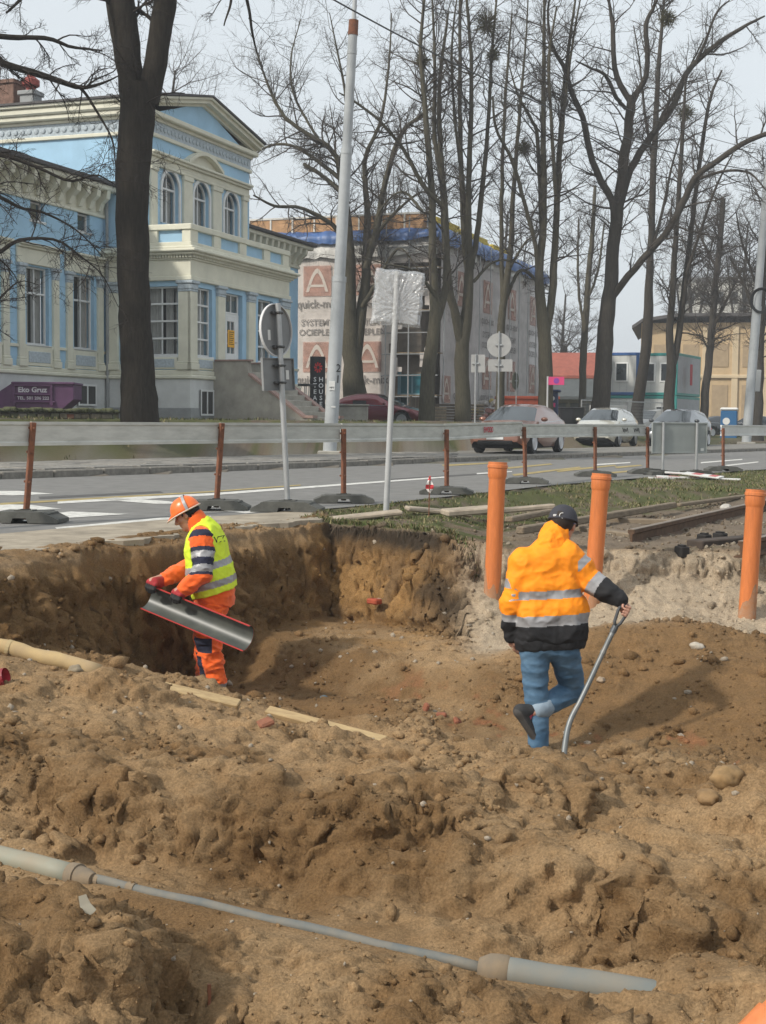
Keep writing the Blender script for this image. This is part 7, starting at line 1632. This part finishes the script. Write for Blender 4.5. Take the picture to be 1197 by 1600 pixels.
def seg_t(c, a, b): t = ((c - a) @ (b - a))/((b - a)**2).sum(); return t, np.linalg.norm(c - (a + np.clip(t, 0, 1)[:, None]*(b - a)), axis=1)
def j2c(c):
    m = np.zeros(len(c), int); w_ = c[:, 2] - .06*c[:, 0]; t1, d1 = seg_t(c, sR, eR); t2, d2 = seg_t(c, eR, wR); t3, d3 = seg_t(c, sL, eL); t4, d4 = seg_t(c, eL, wL)
    armR = ((np.minimum(d1, d2) < .115) & (c[:, 0] > .235)) | ((d2 < .12) & (c[:, 0] > .33)); armL = (np.minimum(d3, d4) < .092) & (c[:, 0] < -.19); b = ~armR & ~armL
    m[b & (np.abs(w_ - 1.222) < .030)] = 1; m[b & (np.abs(w_ - 1.035) < .038)] = 1; m[b & (w_ < .997)] = 2
    use1 = d1 < d2; m[armR & use1 & (t1 > .28) & (t1 < .52)] = 1; m[armR & ~use1 & (t2 > .05) & (t2 < .34)] = 1; m[armR & ~use1 & (t2 >= .34)] = 2
    u3 = d3 < d4; m[armL & u3 & (t3 > .48) & (t3 < .70)] = 1; m[armL & ~u3 & (t4 > .28) & (t4 < .50)] = 1; m[armL & ~u3 & (t4 >= .50)] = 2
    return m
skinmesh('jacket', J2, [jkor, refl, blackc], man2, j2c, wr=.014, ws=4.6, st=(1.0, 1, 1.15), seed=5.)
co = Field(neck2 - .2, neck2 + .2, .007); co.cap(q3(440, 320, .05), q3(480, 215, .10), .112, .098, .02).cap(q3(452, 300, .06), q3(500, 150, .13), .086, .088, .004, sub=True).ell(HC2, (.105, .087, .125), HA2, .01, sub=True); skinmesh('hood_collar', co, [jkor, mat('lining_red', (.72, .10, .02), .8)], man2, lambda c: (c[:, 0] > .185).astype(int), wr=.012, ws=9.)
sc_ = Field(neck2 - .16, neck2 + .2, .007); sc_.cap(q3(468, 265, .08), q3(490, 215, .10), .088, .08, .02); skinmesh('scarf', sc_, mat('scarf', (.035, .018, .022), .9), man2)
hem = Field((-.3, -.25, .70), (.4, .3, .92), .0075); hem.cap(q3(350, 860, .01), q3(540, 852, .02), .148, .148, .05); XX, YY, ZZ = np.meshgrid(*hem.ax, indexing='ij'); hem.F = np.maximum(hem.F, .815 - ZZ + .012*np.sin(XX*7)); hem.F = np.maximum(hem.F, ZZ - .90); skinmesh('jumper_hem', hem, blackc, man2, wr=.006)
# jeans
Jn = Field((-.30, -.26, -.01), (.45, .45, .95), .0075)
Jn.cap(q3(370, 880, .0), q3(505, 880, .01), .126, .126, .04).chain([lgL[0], lgL[1], lgL[2] + bl_((0, 0, .02))], [.108, .084, .072], .02).chain([lgR[0], lgR[1], lgR[1]*.25 + lgR[2]*.75], [.115, .088, .076], .02)
skinmesh('jeans', Jn, denim, man2, wr=.007, ws=7., st=(.6, .6, 1.5), seed=8.)
cf = Field(lgR[2] - .16, lgR[2] + .2, .007); a_ = (lgR[1] - lgR[2])/np.linalg.norm(lgR[1] - lgR[2]); cf.cap(lgR[2] + a_*.055, lgR[2] + a_*.10, .080, .084, .01); skinmesh('turned_cuff', cf, denim2, man2, wr=.004)
mb = MB(); pk_ = [q3(x, y, 0) for x, y in ((335, 925), (505, 935), (500, 985), (420, 1005), (350, 985))]
vj = np.array([v.co for v in man2.children[-2].data.vertices]) if False else None
shoe = mat('shoe_dark', (.035, .035, .036), .75, .3, 12.); sole = mat('shoe_sole', (.075, .07, .066), .8, .2, 12.); pink_ = mat('shoe_pink', (.50, .06, .10), .7)
hl_, to_ = q3(262, 1292, -.06), q3(385, 1478, -.02); fd_ = (to_ - hl_)/np.linalg.norm(to_ - hl_); sn = bl_((-.62, -.62, -.35)); sn -= fd_*sn.dot(fd_); sn /= np.linalg.norm(sn)
S_ = Field(np.minimum(hl_, to_) - .12, np.maximum(hl_, to_) + .16, .006); S_.cap(hl_ - sn*.01, to_ - sn*.0, .046, .036, .03).cap(hl_ - sn*.02, lgR[2] + a_*.03, .048, .048, .03)
skinmesh('shoe', S_, [shoe, sole, pink_], man2, lambda c: np.where((c - hl_) @ sn > .018, 1, np.where((((c - hl_) @ sn) < -.02) & (((c - hl_) @ fd_) > .035) & (((c - hl_) @ fd_) < .15) & (np.sin(((c - hl_) @ fd_)*110) > .1), 2, 0)))
S_ = Field(lgL[2] + bl_((-.12, -.12, -.11)), lgL[2] + bl_((.2, .28, .12)), .007); S_.cap(lgL[2] + bl_((0, -.03, -.03)), lgL[2] + bl_((.03, .18, -.05)), .05, .04, .03).cap(lgL[2], lgL[2] + bl_((0, 0, .05)), .05, .05, .03); skinmesh('shoe', S_, [shoe, sole], man2, lambda c: (c[:, 2] < .035).astype(int))
# cap with peak
capm = mat('cap_grey', (.045, .045, .055), .85, .15, 12.); dome('cap', capm, man2, HA2, HP2, .114, .097, .110, .018, .0)
mb = MB(); n = 14; P_ = []
for i in range(n+1):
    a = -1.15 + 2.3*i/n; P_ += [tuple(HP2(.10*math.cos(a)*.98, .092*math.sin(a), .022)), tuple(HP2(.10*math.cos(a) + .075*math.cos(a)**.6, .09*math.sin(a), .004))]
mb.add(P_, [(2*i, 2*i+2, 2*i+3, 2*i+1) for i in range(n)]); pk2 = mb.build('cap_peak', capm, man2, smooth=True); md = pk2.modifiers.new('s', 'SOLIDIFY'); md.thickness = .005
mb = MB(); mb.tube([tuple(HP2(-.012 + .113*math.cos(a), .095*math.sin(a), .026)) for a in [2*math.pi*i/28 for i in range(29)]], .006, 6, cap=False); mb.build('cap_band', capm, man2, smooth=True)
mb = MB(); mb.cbox(-.012, .012, -.003, .003, -.008, .008, .002, M=Matrix.Translation(Vector(HP2(-.122, .03, .036)))); mb.build('cap_tag', platew, man2)
mb = MB(); mb.tube([tuple(HP2(-.124, -.02 + .018*math.cos(a), .038 + .018*math.sin(a))) for a in [math.pi*(-.6 + 1.2*i/10) for i in range(11)]], .003, 5); mb.build('cap_mark', platew, man2)
mb = MB(); mb.tube([tuple(HP2(.04, -.078, .01)), tuple(HP2(.0, -.086, .008)), tuple(HP2(-.05, -.085, .0))], .0045, 6); mb.build('glasses_arm', mat('glasses', (.05, .03, .10), .3), man2)
# shovel
shv = thing('shovel', 'grey steel shovel held by the man in the orange jacket', 'shovel', RM + Vector(sh[-1])); O_ = sh[-1]
shm = mat('shovel_shaft', (.16, .18, .19), .45, .25, 8., metal=.4, c2=(.24, .24, .23))
pts, rr2 = smooth_poly([tuple(p - O_) for p in sh[2:]], [.019, .019, .019, .019, .020, .021, .022, .023], 22); mb = MB(); mb.tube(pts, list(rr2), 12); mb.build('shaft', shm, shv, smooth=True)
mb = MB(); mb.tube([sh[3] - O_, sh[3] - O_ - gd*.02], .023, 12); mb.build('collar', shm, shv); mb = MB(); mb.tube([sh[2] - O_ + gd*.02, sh[2] - O_ - gd*.03], .024, 12); mb.build('ferrule', mat('ferrule', (.10, .11, .12), .5, metal=.4), shv)
mb = MB(); g0 = sh[2] - O_; g1 = sh[0] - O_
for s_ in (1, -1): mb.tube([g0 - gd*.02, g0 - gd*.06 + acr*.022*s_, g1 + gd*.05 + acr*.034*s_, g1 + acr*.030*s_], [.013, .012, .012, .011], 8)
mb.tube([g1 - acr*.036, g1 + acr*.036], .013, 10); mb.build('grip', mat('shovel_grip', (.07, .075, .08), .6), shv, smooth=True)
mb = MB(); n = 8; P_ = []; bd_ = (sh[-1] - sh[-3])/np.linalg.norm(sh[-1] - sh[-3]); bx2 = np.cross(bd_, [0, 1, 0]); bx2 /= np.linalg.norm(bx2); bn2 = np.cross(bx2, bd_)
for i in range(n+1):
    t = i/n; w_ = .10*(1 - .75*max(0, t - .55)/.45) if t > .05 else .07
    for j in range(5): u = -1 + j*.5; P_.append(tuple(bd_*(-.03 + .27*t) + bx2*w_*u + bn2*.018*(1 - u*u)))
mb.add(P_, [(i*5+j, (i+1)*5+j, (i+1)*5+j+1, i*5+j+1) for i in range(n) for j in range(4)]); bld = mb.build('blade', mat('blade_steel', (.22, .21, .20), .5, .3, 8., metal=.6), shv, smooth=True); md = bld.modifiers.new('s', 'SOLIDIFY'); md.thickness = .004
# ================================================================== SOIL CRUMBS, STONES AND GRASS
ico = bmesh.new(); bmesh.ops.create_icosphere(ico, subdivisions=1, radius=1); IV = np.array([v.co[:] for v in ico.verts]); IF = np.array([[v.index for v in f.verts] for f in ico.faces]); ico.free()
Ng = ys.size; 
def sample_ground(N, g, dens):
    """random points of the loose ground, thinned by a density function; returns position, colour"""
    x = g.uniform(-4.2, 4.4, N*4); y = 4.3 + (15.2 - 4.3)*g.uniform(0, 1, N*4)**1.5
    ix = np.clip(np.searchsorted(xs, x), 1, len(xs)-1); iy = np.clip(np.searchsorted(ys, y), 1, len(ys)-1)
    k = (np.abs(x) < .30*y + .5) & (loose[iy, ix] > .6) & (g.uniform(size=N*4) < dens(x, y, ix, iy)); x, y, ix, iy = x[k][:N], y[k][:N], ix[k][:N], iy[k][:N]
    return np.stack([VX[iy, ix], VY[iy, ix], VZ[iy, ix]], 1), C[iy, ix]
def crumbs(name, N, smin, smax, pw_, seed, dens, label, cmul=1.0, pale=0.):
    g = np.random.default_rng(seed); P, Cc = sample_ground(N, g, dens); n = len(P)
    s_ = (smin + (smax - smin)*g.uniform(size=n)**pw_)*np.clip(P[:, 1]/8., .55, 1.4); sc = g.uniform(.6, 1.25, (n, 1, 3)); jit_ = 1 + g.normal(size=(n, len(IV), 1))*.20
    a = g.uniform(0, 2*np.pi, n); ca, sa = np.cos(a), np.sin(a); Q = IV[None]*sc*jit_; Q = np.stack([Q[..., 0]*ca[:, None] - Q[..., 1]*sa[:, None], Q[..., 0]*sa[:, None] + Q[..., 1]*ca[:, None], Q[..., 2]*.8], -1)
    V_ = P[:, None] + Q*s_[:, None, None] + np.array([0, 0, .15])*s_[:, None, None]; f = IF[None] + (np.arange(n)*len(IV))[:, None, None]
    cc = Cc*(cmul*g.uniform(.72, 1.22, (n, 1))); cc = cc*(1-pale) + np.array([.42, .37, .30])*pale
    o = np_mesh(name, V_.reshape(-1, 3), f.reshape(-1, 3), soil, colors=np.repeat(np.clip(cc, .01, 1), len(IV), 0)); return tag(o, label, kind='stuff')
dn = lambda x, y, ix, iy: .15 + .85*m1[iy, ix]*m2[iy, ix] + .25*wallm[iy, ix]
crumbs('soil_crumbs', 22000, .0035, .016, 2.4, 1, dn, 'small crumbs of loose sandy soil')
crumbs('soil_clods', 1500, .018, .055, 3.0, 2, lambda x, y, ix, iy: .1 + .9*m1[iy, ix]*(m2[iy, ix] > .4), 'larger clods of brown soil')
crumbs('pebbles', 420, .007, .028, 2.2, 3, lambda x, y, ix, iy: .5 + 0*x, 'pale pebbles scattered in the sand', 1.0, .75)
# loose ballast and litter on the old track bed
g = np.random.default_rng(77); N = 4200; x = g.uniform(.9, 8.5, N*3); y = g.uniform(13.9, 26, N*3); nd2 = poly_sd(x, y, NEAR); pp = pit_parts(x, y); k = (nd2 < -1.0) & (pp[1] < .05) & (y - 15.6 - 1.45*(x - 1.2) < .6) & (g.uniform(size=x.size) < np.clip(.45 + fbm(x, y, 3, 1.5, 3), .05, 1)); x, y = x[k][:N], y[k][:N]
ix = np.clip(np.searchsorted(xs, x), 1, len(xs)-1); iy = np.clip(np.searchsorted(ys, y), 1, len(ys)-1); n = len(x); s_ = g.uniform(.006, .03, n)*g.uniform(.4, 1, n); Q = IV[None]*g.uniform(.5, 1.3, (n, 1, 3))*(1 + g.normal(size=(n, len(IV), 1))*.2)*s_[:, None, None]
cc = np.array([[.17, .13, .09], [.24, .19, .13], [.10, .075, .05], [.30, .26, .20]])[g.integers(0, 4, n)]
o = np_mesh('ballast', (np.stack([x, y, VZ[iy, ix] + .002], 1)[:, None] + Q).reshape(-1, 3), (IF[None] + (np.arange(n)*len(IV))[:, None, None]).reshape(-1, 3), soil, colors=np.repeat(cc, len(IV), 0)); tag(o, 'loose ballast stones on the old track bed', kind='stuff')
# a few single stones and lumps that can be told apart
for i, (px, py, Y, s_, c_, l) in enumerate(((1088, 1033, 11.6, .05, (.45, .40, .33), 'pale round stone on the brown mound'), (955, 1095, 10.9, .045, (.40, .33, .25), 'pale stone beside the shovel shaft'), (938, 1090, 10.9, .035, (.36, .28, .20), 'smaller stone touching a pale stone beside the shovel'), (1079, 878, 13.6, .05, (.50, .45, .38), 'white stone below the black track blocks'), (1135, 1270, 7.3, .08, (.26, .165, .075), 'ochre clay lump split from its neighbour on the right sand'), (1105, 1280, 7.25, .06, (.24, .15, .07), 'smaller ochre clay lump on the right sand'), (600, 1195, 8.6, .04, (.12, .09, .06), 'dark earth clod near the end of the plank'), (120, 1050, 9.9, .06, (.28, .23, .16), 'pale sandy lump below the round yellow pole'), (1135, 772, 20., .09, (.42, .40, .36), 'white rubble lump on the grass'), (1165, 770, 20., .08, (.45, .42, .38), 'white rubble lump beside another on the grass'), (305, 1000, 12.0, .03, (.3, .25, .18), 'small stone in the side of the pit'), (507, 1035, 12.2, .04, (.10, .13, .14), 'blue grey stone on the pit floor'))):
    p = aty(px, py, Y); 
    for it in range(6): p = atz(px, py, zat(p.x, p.y)) if Y < 16 and 3 < atz(px, py, zat(p.x, p.y)).y < 16 else p
    g = np.random.default_rng(50 + i); bm = bmesh.new(); bmesh.ops.create_icosphere(bm, subdivisions=3, radius=1); vv = np.array([v.co[:] for v in bm.verts]); ff = np.array([[v.index for v in f.verts] for f in bm.faces]); bm.free()
    vv = vv*(1 + .28*fbm(vv[:, 0], vv[:, 1], vv[:, 2] + i*3., 1.3, 3))[:, None]*np.array([1.15, .9, .72])*s_
    o = np_mesh('stone', vv, ff, mat('stone_%d' % i, c_, .9, .3, 18., .006, 60.)); o.location = (p.x, p.y, zat(p.x, p.y) + s_*.2); o.rotation_euler.z = i; tag(o, l, 'stone')
# broken bits of red brick in the trench side
for i, (px, py) in enumerate(((690, 1118), (715, 1128), (727, 1098), (665, 1108), (735, 1120))):
    p = atz(px, py, -1.15)
    for it in range(5): p = atz(px, py, zat(p.x, p.y))
    mb = MB(); mb.cbox(-.045, .04, -.03, .03, -.02, .02, .012, M=Euler((i*.9, i*.4, i)).to_matrix().to_4x4()); o = mb.build('brick_shard', mat('brick_bits', (.27, .10, .055), .9, .3, 15.)); o.location = (p.x, p.y, p.z + .005); tag(o, 'small red brick shard in the trench side', 'brick', 'brick shards in the trench')
# grass
def blades(name, P, h, lean, cols, m, label, w_=.006, seed=0, hang=False):
    g = np.random.default_rng(seed); n = len(P); a = g.uniform(0, 2*np.pi, n); d = np.stack([np.cos(a), np.sin(a), 0*a], 1); s_ = np.stack([-np.sin(a), np.cos(a), 0*a], 1)*w_*g.uniform(.6, 1.4, (n, 1))
    H = h[:, None]*g.uniform(.5, 1.25, (n, 1)); tip = P + d*H*lean*g.uniform(.2, 1.3, (n, 1)) + np.array([0, 0, -1. if hang else 1.])*H
    mid = (P*.5 + tip*.5) + np.array([0, 0, .12])*H*(-1 if hang else 1)
    V_ = np.stack([P - s_, P + s_, mid + s_*.7, mid - s_*.7, tip], 1).reshape(-1, 3); b = (np.arange(n)*5)[:, None]
    f = np.concatenate([b + np.array([[0, 1, 2]]), b + np.array([[0, 2, 3]]), b + np.array([[3, 2, 4]])]); cc = cols[g.integers(0, len(cols), n)]*g.uniform(.7, 1.25, (n, 1))
    o = np_mesh(name, V_, f, m, colors=np.repeat(cc, 5, 0), smooth=False); return tag(o, label, kind='stuff')
grm = mat('grass_blade', (.1, .1, .04), .8, attr='Col', spec=.2); g = np.random.default_rng(5)
N = 52000; x = g.uniform(-1.2, 12, N*5); y = g.uniform(13.6, 36, N*5)
nd = poly_sd(x, y, NEAR); pp = pit_parts(x, y); ins = np.minimum(pp[0], pp[1]); trk = (y - 15.6 - 1.45*(x - 1.2)); pn_ = fbm(x, y, 0, 1.1, 3)
k = (nd < -.02) & (ins < .02) & (trk > .25 + .6*pn_) & (g.uniform(size=x.size) < np.clip(.35 + 1.3*pn_, .02, 1)*np.clip(18/y, .2, 1)); x, y = x[k][:N], y[k][:N]
ix = np.clip(np.searchsorted(xs, x), 1, len(xs)-1); iy = np.clip(np.searchsorted(ys, y), 1, len(ys)-1)
GC = np.array([[.09, .11, .036], [.12, .13, .05], [.17, .15, .07], [.24, .20, .11], [.20, .17, .09], [.07, .10, .028]])
blades('grass', np.stack([x, y, VZ[iy, ix] - .005], 1), np.full(len(x), .036)*np.clip(y/17, .9, 1.5), 1.3, GC, grm, 'thin short grass on the strip beside the track', .0055, 1)
# grass and roots on the torn lip
N = 2200; x = g.uniform(-.75, .95, N*6); y = g.uniform(13.4, 15.7, N*6); pp = pit_parts(x, y); k = (np.abs(pp[2] + .01) < .06) & (pp[0] > -.1) & (pp[3] < .35); x, y = x[k][:N], y[k][:N]
ix = np.clip(np.searchsorted(xs, x), 1, len(xs)-1); iy = np.clip(np.searchsorted(ys, y), 1, len(ys)-1); PT_ = np.stack([VX[iy, ix], VY[iy, ix], VZ[iy, ix]], 1)
blades('lip_grass', PT_, np.full(len(x), .055), 1.1, GC, grm, 'grass tufts on the torn edge of the pit', .006, 2)
blades('roots', PT_ + np.array([-.03, -.05, -.02]), np.full(len(x), .10), .7, np.array([[.05, .038, .025], [.08, .06, .04], [.035, .03, .02]]), grm, 'dark roots hanging from the torn edge', .004, 3, hang=True)
# rough grass on the rise beyond the road
N = 30000; x = g.uniform(-16, 26, N*4); y = g.uniform(28, 72, N*4); kd = poly_sd(x, y, KERB); k = (kd > 4.0) & (kd < 14) & (g.uniform(size=x.size) < np.clip(.3 + fbm(x, y, 0, .5, 3), 0, 1)); x, y = x[k][:N], y[k][:N]
ix = np.clip(np.searchsorted(xs, x), 1, len(xs)-1); iy = np.clip(np.searchsorted(ys, y), 1, len(ys)-1)
blades('rough_grass', np.stack([x, y, np.minimum(VZ[iy, ix], VZ[iy-1, ix-1]) - .01], 1), np.full(len(x), .09), 1.0, GC, grm, 'rough grass on the slope before the houses', .012, 4)
# print('TRIS', sum(sum(len(p.vertices) - 2 for p in o.data.polygons) for o in scene.objects if o.type == 'MESH' and o.data.users < 2))
# ================================================================== HAZE
hm = bpy.data.materials.new('haze'); hm.use_nodes = True; n_ = hm.node_tree; n_.nodes.clear(); pv_ = n_.nodes.new('ShaderNodeVolumePrincipled'); om = n_.nodes.new('ShaderNodeOutputMaterial'); n_.links.new(pv_.outputs[0], om.inputs['Volume'])
pv_.inputs['Color'].default_value = (.86, .90, .95, 1); pv_.inputs['Density'].default_value = .0010; pv_.inputs['Anisotropy'].default_value = .0
hz = MB().box(-1000, 1000, -120, 1600, -2.6, 27).build('haze', hm); tag(hz, 'thin pale daylight haze', kind='stuff')
